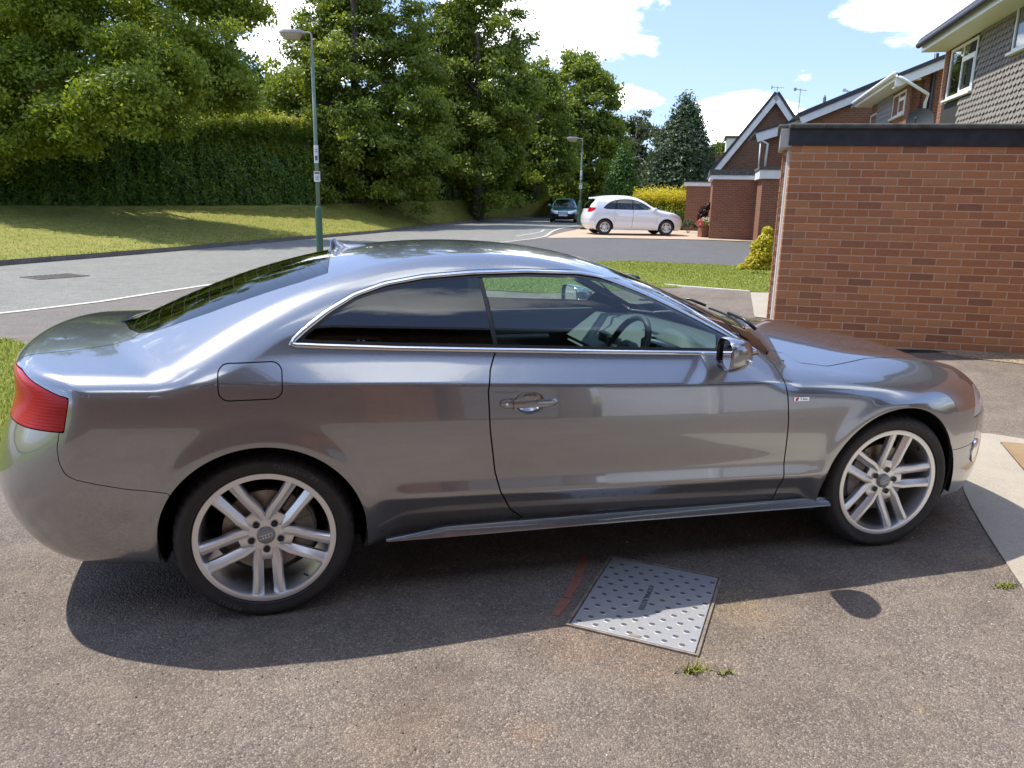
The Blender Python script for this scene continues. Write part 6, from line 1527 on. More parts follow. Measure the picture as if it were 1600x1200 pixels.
def coupe_interior():
    def bx(name, lo, hi, m_, bev, par=coupe, tf=None):
        mb = MB(); mb.box(lo, hi, tf); return mb.build(name, m_, par, PL, bevel=bev, auto=.8)
    def grid(name, xs, ys, fn, m_, th=.02, par=coupe):
        V = [fn(x, y) for x in xs for y in ys]; nx, ny = len(xs), len(ys); n = nx*ny
        V2 = [(p[0], p[1], p[2]-th) for p in V]; F_ = [(i*ny+j, i*ny+j+1, (i+1)*ny+j+1, (i+1)*ny+j) for i in range(nx-1) for j in range(ny-1)]
        F2 = [tuple(n+q for q in f[::-1]) for f in F_]
        return MB().add(V+V2, F_+F2).build(name, m_, par, PL, auto=1.2)
    bx('cabin_floor', (-3.0, -.72, .30), (-.45, .72, .33), M['carpet'], 0)
    # dashboard: a rolled top with the driver's hood, a lower front
    def dash(x, y):
        z = .915-.22*max(0, -(x+.86))**1.0*3.2-.05*(x+.86 > 0)*(x+.86)
        hood = .065*math.exp(-((y+.37)/.17)**4)*math.exp(-((x+.88)/.085)**2)
        return (x, y, z+hood-.012*abs(y)**2)
    grid('dashboard', np.linspace(-1.05, -.50, 30), np.linspace(-.72, .72, 49), dash, M['dash'], .03)
    bx('dashboard_front', (-.98, -.72, .45), (-.80, .72, .80), M['dash'], .03)
    for (yy, w_) in ((.02, .17), (.16, .17)):
        v = bx('air_vent', (-1.035, yy-.06, .825), (-1.0, yy+.055, .885), M['door_card'], .012)
        mb = MB()
        for k in range(4): mb.box((-1.042, yy-.048, .833+k*.013), (-1.030, yy+.043, .838+k*.013))
        mb.build('vent_slat', M['black_trim'], v)
    bx('instrument_cluster', (-.99, -.52, .82), (-.90, -.22, .925), M['black_gloss'], .02)
    # centre console
    bx('centre_console', (-1.75, -.12, .33), (-.95, .12, .60), M['dash'], .03)
    mb = MB(); mb.tube([(-1.28, 0, .58), (-1.26, 0, .69)], [.012, .010], 10); g = mb.build('gear_lever', M['steel'], coupe, PL, smooth=True); ico('gear_knob', (-1.255, 0, .71), .026, M['leather'], g, 3)
    # steering wheel
    P = np.array([-1.13, -.37, .875]); ax = np.array([-.90, 0, .43]); ax /= np.linalg.norm(ax); a1 = np.array([0, 1., 0]); a2 = np.cross(ax, a1)
    mb = MB(); mb.tube([P+.182*(math.cos(a)*a1+math.sin(a)*a2) for a in np.linspace(0, 2*math.pi, 61)], .0155, 12, False)
    sw = mb.build('steering_wheel', M['leather'], coupe, PL, smooth=True)
    mb = MB()
    for a in (R(0), R(180), R(90 if a2[2] < 0 else 270)):
        d = math.cos(a)*a1+math.sin(a)*a2; q = np.cross(ax, d)
        mb.prism([P+d*.05+q*.022-ax*.012, P+d*.175+q*.014-ax*.004, P+d*.175-q*.014-ax*.004, P+d*.05-q*.022-ax*.012], ax*.012)
    mb.build('wheel_spoke', M['steel'], sw, bevel=.003, auto=.6)
    V = [P+(math.cos(a)*a1*.075+math.sin(a)*a2*.062)*k+ax*h for (k, h) in ((1.05, -.03), (1., .012), (.85, .022), (.02, .026)) for a in np.linspace(0, 2*math.pi, 24, endpoint=False)]
    MB().add(V, [(i*24+k, i*24+(k+1) % 24, (i+1)*24+(k+1) % 24, (i+1)*24+k) for i in range(3) for k in range(24)]).build('airbag_boss', M['leather'], sw, smooth=True)
    mb = MB(); mb.tube([P-ax*.02, P-ax*.25], .03, 10); mb.build('steering_column', M['dash'], sw)
    # seats
    for yy in (-.37, .37):
        def cush(p): return p
        s = bx('front_seat', (-1.78, yy-.25, .40), (-1.22, yy+.25, .56), M['leather'], .05)
        def back(p): z = p[2]; return (p[0]-.38*(z-.5)-.04*math.sin((z-.5)*5), p[1]*1. if False else yy+(p[1]-yy)*(1-.30*max(0, z-.85)/.3), z)
        mb = MB(); 
        for k in range(6): mb.box((-1.78, yy-.25, .50+k*.098), (-1.65, yy+.25, .5+(k+1)*.098+.002), back)
        me_b = MB(); n_ = 8; V = []
        for k in range(n_+1):
            z = .50+.60*k/n_; wd = .25-.09*max(0, (z-.85)/.25)**1.3; th = .13-.05*k/n_
            for (dx, dy) in ((-th, -wd*.8), (-th*.6, -wd), (.02, -wd), (.0, -wd*.6), (-.02, 0), (.0, wd*.6), (.02, wd), (-th*.6, wd), (-th, wd*.8)):
                q = back((-1.66+dx, yy, z)); V.append((q[0], yy+dy, z))
        F_ = [(i*9+k, i*9+(k+1) % 9, (i+1)*9+(k+1) % 9, (i+1)*9+k) for i in range(n_) for k in range(9)]+[tuple(range(9)), tuple(n_*9+k for k in range(9))]
        me_b.add(V, F_).build('seat_back', M['leather'], s, bevel=.012, auto=.9)
        hx = back((-1.70, yy, 1.17))[0]
        mb = MB(); mb.box((hx-.055, yy-.125, 1.10), (hx+.045, yy+.125, 1.265)); mb.build('headrest', M['leather'], s, bevel=.04, auto=.9)
        mb = MB(); mb.tube([(hx, yy-.05, 1.0), (hx, yy-.05, 1.14)], .007, 8); mb.tube([(hx, yy+.05, 1.0), (hx, yy+.05, 1.14)], .007, 8); mb.build('headrest_post', M['steel'], s)
    s = bx('rear_seat', (-2.65, -.6, .42), (-2.15, .6, .58), M['leather'], .06)
    mb = MB(); mb.box((-2.62, -.58, .55), (-2.50, .58, 1.02), lambda p: (p[0]-.35*(p[2]-.55), p[1], p[2])); mb.build('rear_backrest', M['leather'], s, bevel=.05, auto=.9)
    bx('parcel_shelf', (-3.30, -.58, .955), (-2.72, .58, .975), M['carpet'], .005)
    # door trims with pale upper roll and pull
    for s_, dr in ((-1, coupe_doors[0]), (1, coupe_doors[1])):
        def yin(x, z): return float(WS(x))-.10-.40*max(0, z-.80)
        xs = np.linspace(-2.0, -.75, 20); V = []
        for x in xs:
            for (dz, dy) in ((.35, .04), (.60, .02), (.74, 0), (.78, -.035), (.82, 0), (.90, .0), (.925, .012), (.93, .06)): V.append((x, s_*(yin(x, dz)+dy), dz))
        F_ = [(i*8+k, i*8+k+1, i*8+9+k, i*8+8+k) for i in range(19) for k in range(7)]
        dt = MB().add(V, F_).build('door_trim', M['dash'], dr, auto=1.)
        mb = MB(); mb.box((-1.75, min(s_*(yin(-1.4, .78)-.065), s_*(yin(-1.4, .78)-.02)), .745), (-1.15, max(s_*(yin(-1.4, .78)-.065), s_*(yin(-1.4, .78)-.02)), .775)); mb.build('armrest', M['door_card'], dt, bevel=.012, auto=.8)
    # rear-view mirror
    bx('rear_view_mirror', (-.98, -.12, 1.15), (-.955, .12, 1.21), M['black_gloss'], .012)
coupe_fittings(); coupe_interior()
# ------------------------------------------------------------------ street lamps
M['lamp_green'] = simple_noise('green_painted_steel', (.05, .115, .065), (.075, .15, .09), 6, .45, .05, .001)
M['lamp_palegreen'] = simple_noise('faded_green_steel', (.13, .19, .13), (.19, .25, .18), 6, .5, .05, .001)
M['lantern'] = simple_noise('weathered_grey_lantern', (.30, .28, .26), (.42, .40, .38), 8, .6, .1, .002)
M['lantern_bowl'] = mat('yellowed_lantern_bowl', (.36, .28, .17), .35)
M['notice'] = mat('white_notice', (.72, .72, .73), .5); M['notice_dark'] = mat('notice_print', (.10, .10, .12), .6)
def lamp(name, label, px, pyb, D, pytop, arm_px, thick=1., notices=True, zb=None, gcol=('lamp_green', 'lamp_palegreen')):
    b_ = at(px, pyb, D); z0 = float(gz(b_[0], b_[1])); b_[2] = z0
    # ray for the top: same upright line
    k = np.linalg.norm((b_-CAM)[:2]); v = ray(px-(15 if D < 30 else 3), pytop); top = CAM+v*(k/np.linalg.norm(v[:2])); H = top[2]-z0
    L_ = empty(name, tuple(b_)); tag(L_, label, 'street lamp', 'green street lamps')
    mb = MB(); mb.tube([(0, 0, -.05), (0, 0, 1.18), (0, 0, 1.26), (0, 0, 1.30)], [.092*thick, .092*thick, .085*thick, .055*thick], 16); base = mb.build('base', M[gcol[0]], L_, auto=.7)
    mb = MB(); mb.box((-.035, -.096*thick, .35), (.035, -.088*thick, .95)); mb.build('base_door', M[gcol[0]], base, bevel=.006)
    mb = MB(); mb.tube([(0, 0, 1.28), (0, 0, H*.5), (0, 0, H)], [.056*thick, .050*thick, .044*thick], 14); mb.build('column', M[gcol[1]], L_, smooth=True)
    # bracket, then the lantern on its left
    ad = -np.array([CR[0], CR[1], 0]); ad /= np.linalg.norm(ad); ad = ad*.96+np.array([-.2, .2, 0]); ad /= np.linalg.norm(ad); n = np.array([-ad[1], ad[0], 0])
    hz = H+.50; mb = MB(); mb.tube([(0, 0, H-.02), (0, 0, hz-.06), ad*.03+np.array([0, 0, hz]), ad*.10+np.array([0, 0, hz+.01])] + [ad*.38+np.array([0, 0, hz+.012])], [.03, .022, .018, .018, .018], 10); mb.build('bracket', M['lantern'], L_, smooth=True)
    def LM(p): return ad*(.16+p[0]*1.3)+n*p[1]*1.4+np.array([0, 0, hz+p[2]*1.35])
    V = []; sec = [(-.0, .03, .02), (.10, .075, .055), (.42, .085, .06), (.52, .06, .035)]
    for (a, w_, h) in sec: V += [LM((a, -w_, -.01)), LM((a, -w_*.8, h)), LM((a, w_*.8, h)), LM((a, w_, -.01))]
    F_ = [(i*4+k2, i*4+k2+1, i*4+5+k2, i*4+4+k2) for i in range(3) for k2 in range(3)]+[(3, 0, 4, 7), (7, 4, 8, 11), (11, 8, 12, 15), (0, 1, 2, 3), (15, 14, 13, 12)]
    lt = MB().add(V, F_).build('lantern', M['lantern'], L_, bevel=.008, auto=.7)
    V = []
    for (a, w_, h) in [(.08, .070, -.03), (.14, .078, -.115), (.40, .078, -.125), (.50, .06, -.05)]: V += [LM((a, -w_, -.012)), LM((a, -w_*.72, h)), LM((a, w_*.72, h)), LM((a, w_, -.012))]
    MB().add(V, F_).build('bowl', M['lantern_bowl'], lt, bevel=.008, auto=.7)
    mb = MB(); mb.tube([LM((.26, 0, .06)), LM((.26, 0, .115))], .035, 12); mb.build('photocell', M['black_trim'], lt, auto=.7)
    if notices:
        cd = (CAM-b_); cd[2] = 0; cd /= np.linalg.norm(cd); sd = np.cross((0, 0, 1.), cd)
        def sheet(zc, h, w_, curve, nm, marks):
            V, F_ = [], []
            for q in range(9):
                a = (q/8-.5)*curve; r_ = .058*thick+.004; p = cd*math.cos(a)*r_+sd*math.sin(a)*r_*w_
                V += [tuple(p+np.array([0, 0, zc-h/2])), tuple(p+np.array([0, 0, zc+h/2])), tuple(p*1.04+np.array([0, 0, zc+h/2])), tuple(p*1.04+np.array([0, 0, zc-h/2]))]
            for q in range(8):
                for e in range(4): F_.append((q*4+e, q*4+(e+1) % 4, q*4+4+(e+1) % 4, q*4+4+e))
            F_ += [(0, 3, 2, 1), (32, 33, 34, 35)]
            s_ = MB().add(V, F_).build(nm, M['notice'], L_, auto=.6)
            for (z_, hh, ww) in marks:
                V, F_ = [], []
                for q in range(7):
                    a = (q/6-.5)*curve*ww; r_ = (.058*thick+.004)*1.04+.0015; p = cd*math.cos(a)*r_+sd*math.sin(a)*r_*w_; V += [tuple(p+np.array([0, 0, zc+z_-hh/2])), tuple(p+np.array([0, 0, zc+z_+hh/2]))]
                link('notice_print', np_mesh('notice_print', V, [(2*q, 2*q+2, 2*q+3, 2*q+1) for q in range(6)], M['notice_dark']), s_)
        sheet(1.28+.78, .27, 1.5, 2.0, 'notice', [(.09, .045, .75), (.01, .012, .6), (-.03, .012, .6), (-.07, .02, .4)])
        sheet(1.28+1.35, .46, 1.0, 2.2, 'number_label', [(-.10, .12, .5), (.12, .02, .5), (.06, .02, .5)])
    return L_
lamp('street_lamp', 'near green lamp post with two white notices, standing beyond the coupe\'s roof', 500, 391, 20.6, 84, -30)
lamp('street_lamp', 'second lamp post, pale green, between the teal car and the white hatchback', 905, 350, 41, 232, -10, .95, True, gcol=('lamp_green', 'lamp_palegreen'))
lamp('street_lamp', 'third and furthest lamp post, against the square-cut hedge', 934, 335, 60, 256, -6, .95, False)
# ------------------------------------------------------------------ metal cover in the drive
M['galv'] = simple_noise('galvanised_steel', (.34, .345, .355), (.46, .465, .47), 22, .48, .12, .001, metal=.45)
tq = NT(M['galv']); v = tq.coord(); n1 = tq.noise(v, 18, 7, .7); n2 = tq.noise(v, 240, 3); tq.set('Base Color', tq.mix(tq.mr(n1, .5, .72, 0, .7), tq.ramp(n2, [(.3, (.36, .36, .37)), (.7, (.50, .50, .51))]), (.46, .42, .36)))
M['galv_dark'] = mat('worn_stud_top', (.14, .14, .145), .5, .5)
cc4 = [gp(*p, .010)[:2] for p in ((950, 868), (1129, 903), (1091, 1027), (887, 978))]
c0 = np.mean(cc4, 0); ux = ((cc4[1]-cc4[0])+(cc4[2]-cc4[3])); ux /= np.linalg.norm(ux); uy = np.array([-ux[1], ux[0]]); wx = (np.linalg.norm(cc4[1]-cc4[0])+np.linalg.norm(cc4[2]-cc4[3]))/2; wy = (np.linalg.norm(cc4[3]-cc4[0])+np.linalg.norm(cc4[2]-cc4[1]))/2
if (cc4[0]-cc4[3])@uy < 0: uy = -uy
mc = empty('access_cover', (c0[0], c0[1], .008)); tag(mc, 'square galvanised steel access cover with raised studs let into the driveway', 'manhole cover')
def CM(p): return np.array([ux[0]*p[0]+uy[0]*p[1], ux[1]*p[0]+uy[1]*p[1], p[2]])
hx, hy = wx/2, wy/2
mb = MB(); mb.box((-hx+.016, -hy+.016, -.01), (hx-.016, hy-.016, .0068), CM); pl_ = mb.build('lid', M['galv'], mc, bevel=.0015)
M['rust_edge'] = simple_noise('rusty_frame', (.16, .12, .09), (.34, .29, .24), 30, .7, .3, .001, metal=.3)
for (a, b_, c_, d_) in ((-hx, hx, -hy, -hy+.010), (-hx, hx, hy-.010, hy), (-hx, -hx+.010, -hy+.010, hy-.010), (hx-.010, hx, -hy+.010, hy-.010)):
    mb = MB(); mb.box((a, c_, -.01), (b_, d_, .0088), CM); mb.build('frame', M['rust_edge'], mc, bevel=.001)
st_ = MB()
def stud(x, y, r_, parent_mb_ring, parent_mb_top):
    n = 16; V = []
    for (k, h) in ((1.35, .0067), (1.12, .0080), (.92, .0074)):
        V += [CM((x+r_*k*math.cos(2*math.pi*q/n), y+r_*.8*k*math.sin(2*math.pi*q/n), h)) for q in range(n)]
    parent_mb_ring.add(V, [(i*n+q, i*n+(q+1) % n, (i+1)*n+(q+1) % n, (i+1)*n+q) for i in range(2) for q in range(n)])
    parent_mb_top.add([CM((x+r_*.92*math.cos(2*math.pi*q/n), y+r_*.8*.92*math.sin(2*math.pi*q/n), .0075)) for q in range(n)], [tuple(range(n))])
row = 0; y = -hy+.045; stm = 0
while y < hy-.03:
    x = -hx+.04+(.0325 if row % 2 else 0)
    while x < hx-.03:
        if not (abs(x+.015) < .026 and abs(y-.0) < .085):
            a, b_ = MB(), MB(); stud(x, y, .0125, a, b_); so = a.build('stud', M['galv'], pl_, auto=.8); b_.build('stud_top', M['galv_dark'], mc)
        x += .065
    y += .047; row += 1
tmx = text_mesh('SOMALASTEEL', .030, .0012, M['galv_dark'], 'cast_lettering'); X_ = -uy; Y_ = ux
place_text(tmx, 'cast_lettering', CM((-.012, -.005, .0080)), (X_[0], X_[1], 0), (Y_[0], Y_[1], 0), mc)
mb = MB(); mb.box((-.012, -hy+.022, .0066), (.034, -hy+.040, .0078), CM); mb.build('key_hole', M['rust_edge'], mc, bevel=.0005)
# red brick edge and mortar haunch beside the cover
def stain_patch(name, px, m_, off, label=None, cat=None):
    P = gxy(px); P = chaikin(P, 2); P = P+rng.normal(0, .004, P.shape); me = np_mesh(name, [(p[0], p[1], float(gz(*p))+off) for p in P], [tuple(range(len(P)))], m_); o = link(name, me); o['kind'] = 'structure'; return o
# old brick on edge showing through: three slim bricks
bq = [((913, 868), (904, 901)), ((903, 903), (886, 934)), ((885, 936), (868, 962))]
for bi_, (a, b_) in enumerate(bq):
    A, B_ = gp(*a, .01), gp(*b_, .01); d = (B_-A); L_ = np.linalg.norm(d); d /= L_; n = np.array([-d[1], d[0], 0])
    w_ = .026; mb = MB(); mb.prism([A-n*w_*.9+np.array([0, 0, -.03]), B_-n*w_*.6+np.array([0, 0, -.03]), B_+n*w_*.5+np.array([0, 0, -.03]), A+n*w_*.9+np.array([0, 0, -.03])], (0, 0, .0335)); o = mb.build('edging_brick', M['brick'], None, bevel=.002)
    set_attr(o.data, 'tint', np.tile((.30, .125, .08), (len(o.data.vertices), 1))); tag(o, ('worn red brick end under the sill shadow, furthest of three by the metal cover', 'middle of the three worn red bricks left of the metal cover', 'nearest of the three worn red bricks left of the metal cover')[bi_], 'brick', 'red bricks beside the metal cover')
# rusty brown cover in the pale apron
rc = [gp(*p, .018) for p in ((1563, 691), (1640, 698), (1700, 800), (1640, 780))]
mb = MB(); mb.prism([p+np.array([0, 0, -.02]) for p in rc], (0, 0, .026)); o = mb.build('rusty_cover', simple_noise('rusty_iron', (.22, .145, .075), (.32, .22, .12), 9, .8, .4, .003), None, bevel=.002); tag(o, 'rusty brown iron cover let into the pale concrete apron at the right', 'manhole cover')
mb = MB()
for j in range(4):
    a, b_ = rc[j], rc[(j+1) % 4]; n = np.cross(b_-a, (0, 0, 1)); n /= np.linalg.norm(n)
    mb2 = MB(); mb2.prism([a+np.array([0, 0, -.02]), b_+np.array([0, 0, -.02]), b_+n*.03+np.array([0, 0, -.02]), a+n*.03+np.array([0, 0, -.02])], (0, 0, .023)); q = mb2.build('cover_frame', M['rust_edge'], o, (0, 0, 0))
# gully grate in the road
gc = gp(86, 432, .004); gt = empty('road_gully', tuple(gc)); tag(gt, 'dark iron gully grate in the road at the far left', 'grate')
dxy = np.array([.55, .83]); 
M['iron'] = simple_noise('cast_iron', (.05, .042, .036), (.11, .09, .075), 20, .7, .3, .002)
mb = MB(); mb.box((-.42, -.30, -.03), (.42, .30, -.008)); mb.build('pit', M['dark_under'], gt); 
for k in range(9): mb = MB(); mb.box((-.40+k*.095, -.28, -.03), (-.345+k*.095, .28, .006)); mb.build('bar', M['iron'], gt, bevel=.004)
for (a, b_, c_, d_) in ((-.46, .46, -.34, -.285), (-.46, .46, .285, .34), (-.46, -.405, -.285, .285), (.42, .46, -.285, .285)): mb = MB(); mb.box((a, c_, -.03), (b_, d_, .008)); mb.build('frame', M['iron'], gt, bevel=.004)
gt.rotation_euler = (0, 0, R(45))
# broken white road marking
M['road_paint'] = simple_noise('worn_road_paint', (.36, .36, .34), (.55, .55, .53), 9, .7, .1, .001)
A, B_ = gp(806, 369.3), gp(845, 362.6); C_2 = gp(851, 358.6)
def stripe(a, b_, w_): 
    d = (b_-a)[:2]; d /= np.linalg.norm(d); n = np.array([-d[1], d[0]])*w_/2; P = [a[:2]-n, b_[:2]-n, b_[:2]+n, a[:2]+n]; o = link('road_marking', np_mesh('road_marking', [(p[0], p[1], float(gz(*p))+.006) for p in P], [(0, 1, 2, 3)], M['road_paint'])); o['kind'] = 'structure'
stripe(A, B_, .09); stripe(B_, C_2, .09)
# ------------------------------------------------------------------ small cars down the street
def small_car(name, label, loc, rz, paint, S, wins, door_x, spec):
    """a hatchback: lower body and cabin as one surface, cut into panels; x forward from the front axle"""
    wsp, zsp, hdp, prp, xbp, xnp = (Spl(S[k]) for k in ('WS', 'ZS', 'ZHD', 'PRF', 'XB', 'XN')); wb = S['wb']; rw_ = S['rw']
    def F(x, y, z):
        ay = np.abs(y); t_ = z-zsp(x); A = .10*t_+.30*t_*t_; Bq = .26*t_+.42*t_*t_; ins = smax(A, np.where(t_ > -.4, Bq, -1), .02)
        fr = 0
        for xw in (0., -wb): r = np.hypot(x-xw, z-rw_); fr = fr-.018*np.exp(-((r-(rw_+.07))/.05)**2)*(1-sstep(t_, -.05, .1))
        side = ay-(wsp(x)-ins-fr); hd = hdp(x)-.14*ay*ay; c = .22*sstep(x, -2., -1.2); gh = prp(x+c*ay*ay)-.07*ay*ay
        f = smax(side, z-smax(hd, gh, .03), .10); a8 = (ay/.75)**2
        f = smax(f, xbp(z)+.08*a8+.05*a8**3-x, .09); f = smax(f, x-(xnp(z)-.10*a8-.09*a8**3), .12); return smax(f, .19-z, .05)
    cb = CarBody(F, (-wb+.25, 0, .62), (.05, 0, .52), nu=110, nv=(34, 46, 5), ncap=30); m_ = cb.mesh
    car = empty(name, tuple(loc), rz); tag(car, label, 'car')
    fx, fz, fy = (lambda q: q.V[:, 0]), (lambda q: q.V[:, 2]), (lambda q: np.abs(q.V[:, 1]))
    for xw in (0., -wb): m_ = m_.clip(np.maximum(np.hypot(fx(m_)-xw, fz(m_)-rw_)-(rw_+.045), .45-fy(m_)))
    both = lambda q: q.join(q.flipy())
    P = lambda q, n, mt, fl=.012: q.obj(n, mt, car, fl)
    wn = poly = chaikin(np.array(wins), 2)
    f = lambda q: np.minimum(poly_sdf(fx(q), fz(q), wn), np.minimum(fy(q)-.40, -q.N[:, 1]-.45)); G = m_.clip(f(m_)); m_ = m_.clip(-f(m_))
    P(both(G.clip(.02-f(G))), 'window_surround', M['black_trim'], .008); gi = G.clip(f(G)-.02).offset(-.006)
    for a in S['pill']:
        pp = gi.clip(.035-np.abs(fx(gi)-a-.12*(fz(gi)-1.))); P(both(pp), 'door_pillar', M['black_gloss'], 0); gi = gi.clip(np.abs(fx(gi)-a-.12*(fz(gi)-1.))-.037)
    P(gi, 'side_window', M['glass_house'], 0); P(gi.flipy(), 'side_window', M['glass_house'], 0)
    hdz = lambda q: prp(fx(q)+.22*sstep(fx(q), -2., -1.2)*fy(q)**2)-.07*fy(q)**2-hdp(fx(q))+.14*fy(q)**2
    fw = lambda q: np.minimum(np.minimum(fx(q)-S['wtop'], hdz(q)-.02), np.minimum(wsp(fx(q))-.26*(fz(q)-zsp(fx(q)))-.42*(fz(q)-zsp(fx(q)))**2-.085-fy(q), fz(q)-.95))
    W_ = m_.clip(fw(m_)); m_ = m_.clip(-fw(m_)); P(both(W_.offset(-.004)), 'windscreen', M['glass_house'], 0)
    fr_ = lambda q: np.minimum(np.minimum(S['rwin'][0]-fx(q), np.minimum(fz(q)-S['rwin'][1], S['rwin'][2]-fz(q))), .50-fy(q)); W_ = m_.clip(fr_(m_)); m_ = m_.clip(-fr_(m_)); P(both(W_.offset(-.004)), 'rear_window', M['glass_privacy'], 0)
    P(both(m_).offset(-.014), 'inner_shell', M['dark_under'], 0)
    # lamps
    tl = S['tail']; ft = lambda q: np.minimum(poly_sdf(fx(q), fz(q), np.array(tl)), fy(q)-.42); T_ = m_.clip(ft(m_)-.002); m_ = m_.clip(-ft(m_)-.002)
    hl = S['head']; fh = lambda q: np.minimum(poly_sdf(fx(q), fz(q), np.array(hl)), fy(q)-S['hy']); H_ = m_.clip(fh(m_)-.002); m_ = m_.clip(-fh(m_)-.002)
    for q, q2 in ((T_, H_), (T_.flipy(), H_.flipy())):
        P(q, 'tail_light', M['red_lens']); h = P(q2, 'headlight', M['glass_clear'], 0); q2.offset(-.009).obj('headlight_bowl', M['lamp_silver'], h, 0)
    # grille, bumpers, doors, bonnet
    fg = lambda q: np.minimum(np.minimum(S['gril'][0]-fy(q), np.minimum(fz(q)-S['gril'][1], S['gril'][2]-fz(q))), fx(q)-.3); g_ = m_.clip(fg(m_)); m_ = m_.clip(-fg(m_)); P(both(g_.offset(-.012)), 'grille', M['black_trim'])
    fb = lambda q: np.minimum(fx(q)-.34, S['bz']-fz(q)); b1 = m_.clip(fb(m_)-.003); m_ = m_.clip(-fb(m_)-.003); P(both(b1), 'front_bumper', paint if S['bpaint'] else M['black_trim'])
    fb2 = lambda q: np.minimum(-wb-.36-fx(q), .58-fz(q)); b2 = m_.clip(fb2(m_)-.003); m_ = m_.clip(-fb2(m_)-.003); P(both(b2), 'rear_bumper', paint)
    fbn = lambda q: np.minimum(np.minimum(fx(q)-S['bon'], .56-.10*np.maximum(fx(q), 0)-fy(q)), fz(q)-S['bz']-.08); b3 = m_.clip(fbn(m_)-.003); m_ = m_.clip(-fbn(m_)-.003); P(both(b3), 'bonnet', paint)
    for (xa_, xb_) in door_x:
        fd = lambda q: np.minimum(np.minimum(xb_+.05*(fz(q)-.7)-fx(q), fx(q)-xa_-.05*(fz(q)-.7)), np.minimum(fz(q)-.27, fy(q)-.5)); ok = m_.clip(np.minimum(fd(m_)-.003, 1.25-fz(m_))); m_ = m_.clip(-np.minimum(fd(m_)+.003, 1.25-fz(m_)))
        for q in (ok, ok.flipy()):
            d_ = P(q, 'door', paint); s_ = -1 if q is ok else 1; mb = MB(); mb.box((xa_+.06, s_*(float(wsp(xa_))-.02) if s_ > 0 else -(float(wsp(xa_))+.028), .80), (xa_+.22, (float(wsp(xa_))+.028) if s_ > 0 else -(float(wsp(xa_))-.02), .83)); mb.build('door_handle', paint, d_, bevel=.006)
    P(both(m_), 'body_shell', paint)
    for s_ in (-1, 1):
        mb = MB(); mb.box((S['mir']-.07, s_*.90-.09, .93), (S['mir']+.06, s_*.90+.09, 1.06)); mb.build('door_mirror', paint, car, bevel=.035, auto=.8)
        ss_ = s_
        for xw in (0., -wb):
            w = empty('wheel', (0, 0, 0)); w.parent = car; w.location = (xw, s_*(float(wsp(xw))-.02), rw_); w.rotation_euler = (0, 0, 0 if s_ < 0 else math.pi)
            mb = MB(); mb.lathe([(rw_*.62, .01), (rw_*.70, -.006), (rw_*.9, -.006), (rw_*.98, .02), (rw_, .04), (rw_, .15), (rw_*.95, .18), (rw_*.6, .18)], n=48); mb.build('tyre', M['rubber'], w, auto=.7)
            mb = MB(); mb.lathe([(rw_*.60, .02), (rw_*.645, .004), (rw_*.62, -.002), (rw_*.58, .004), (rw_*.55, .03), (rw_*.52, .12)], n=48); mb.build('rim', M['alloy'], w, auto=.6)
            for p_ in range(spec['sp']):
                a = 2*math.pi*p_/spec['sp']+.3; ca, sa = math.cos(a), math.sin(a); mb = MB()
                for o2 in spec['off']:
                    mb.prism([(r_*ca-t_*sa, .006+.012*(1-r_/(rw_*.6)), r_*sa+t_*ca) for (r_, t_) in ((.02, o2-.018), (rw_*.6, o2*1.5-.014), (rw_*.6, o2*1.5+.014), (.02, o2+.018))], (0, .025, 0))
                mb.build('spoke', M['alloy'], w)
            mb = MB(); mb.lathe([(.0001, .002), (.03, .002), (.045, .012), (.045, .05)], n=20); mb.build('hub', M['alloy'], w, auto=.6)
            mb = MB(); mb.lathe([(.0001, .09), (rw_*.45, .09), (rw_*.45, .10)], n=30); mb.build('brake_disc', M['disc'], w)
            mb = MB()
            n = 20; V = []
            for k in range(n+1):
                a = R(-8+196*k/n)
                for (rr, yy) in ((rw_+.045, .02), (rw_+.05, .3)): V.append((rr*math.cos(a), yy, rr*math.sin(a)))
            mb.add(V, [(2*k, 2*k+2, 2*k+3, 2*k+1) for k in range(n)]).build('arch_liner', M['dark_under'], w, recalc=False)
    mb = MB(); mb.box((-wb-.3, -.6, .2), (.4, .6, .25)); mb.build('floor_pan', M['dark_under'], car)
    for s_ in (-.34, .34):
        mb = MB(); mb.box((-1.45, s_-.22, .45), (-1.25, s_+.22, 1.08), lambda p: (p[0]-.3*(p[2]-.45), p[1], p[2])); mb.build('front_seat', M['leather'], car, bevel=.05, auto=.8); mb = MB(); mb.box((-1.68, s_-.11, 1.10), (-1.58, s_+.11, 1.25)); mb.build('headrest', M['leather'], car, bevel=.03, auto=.8)
    mb = MB(); mb.box((-.95, -.62, .7), (-.35, .62, .96)); mb.build('dashboard', M['dash'], car, bevel=.04)
    mb = MB(); mb.box((-wb-.05, -.6, .5), (-wb+.12, .6, 1.05)); mb.build('rear_seat', M['leather'], car, bevel=.04, auto=.8)
    # number plate on the nose
    mb = MB(); xn = float(xnp(.42)); mb.box((xn-.015, -.26, S['pz']), (xn+.012, .26, S['pz']+.11)); mb.build('number_plate', M['notice'], car, bevel=.003)
    return car
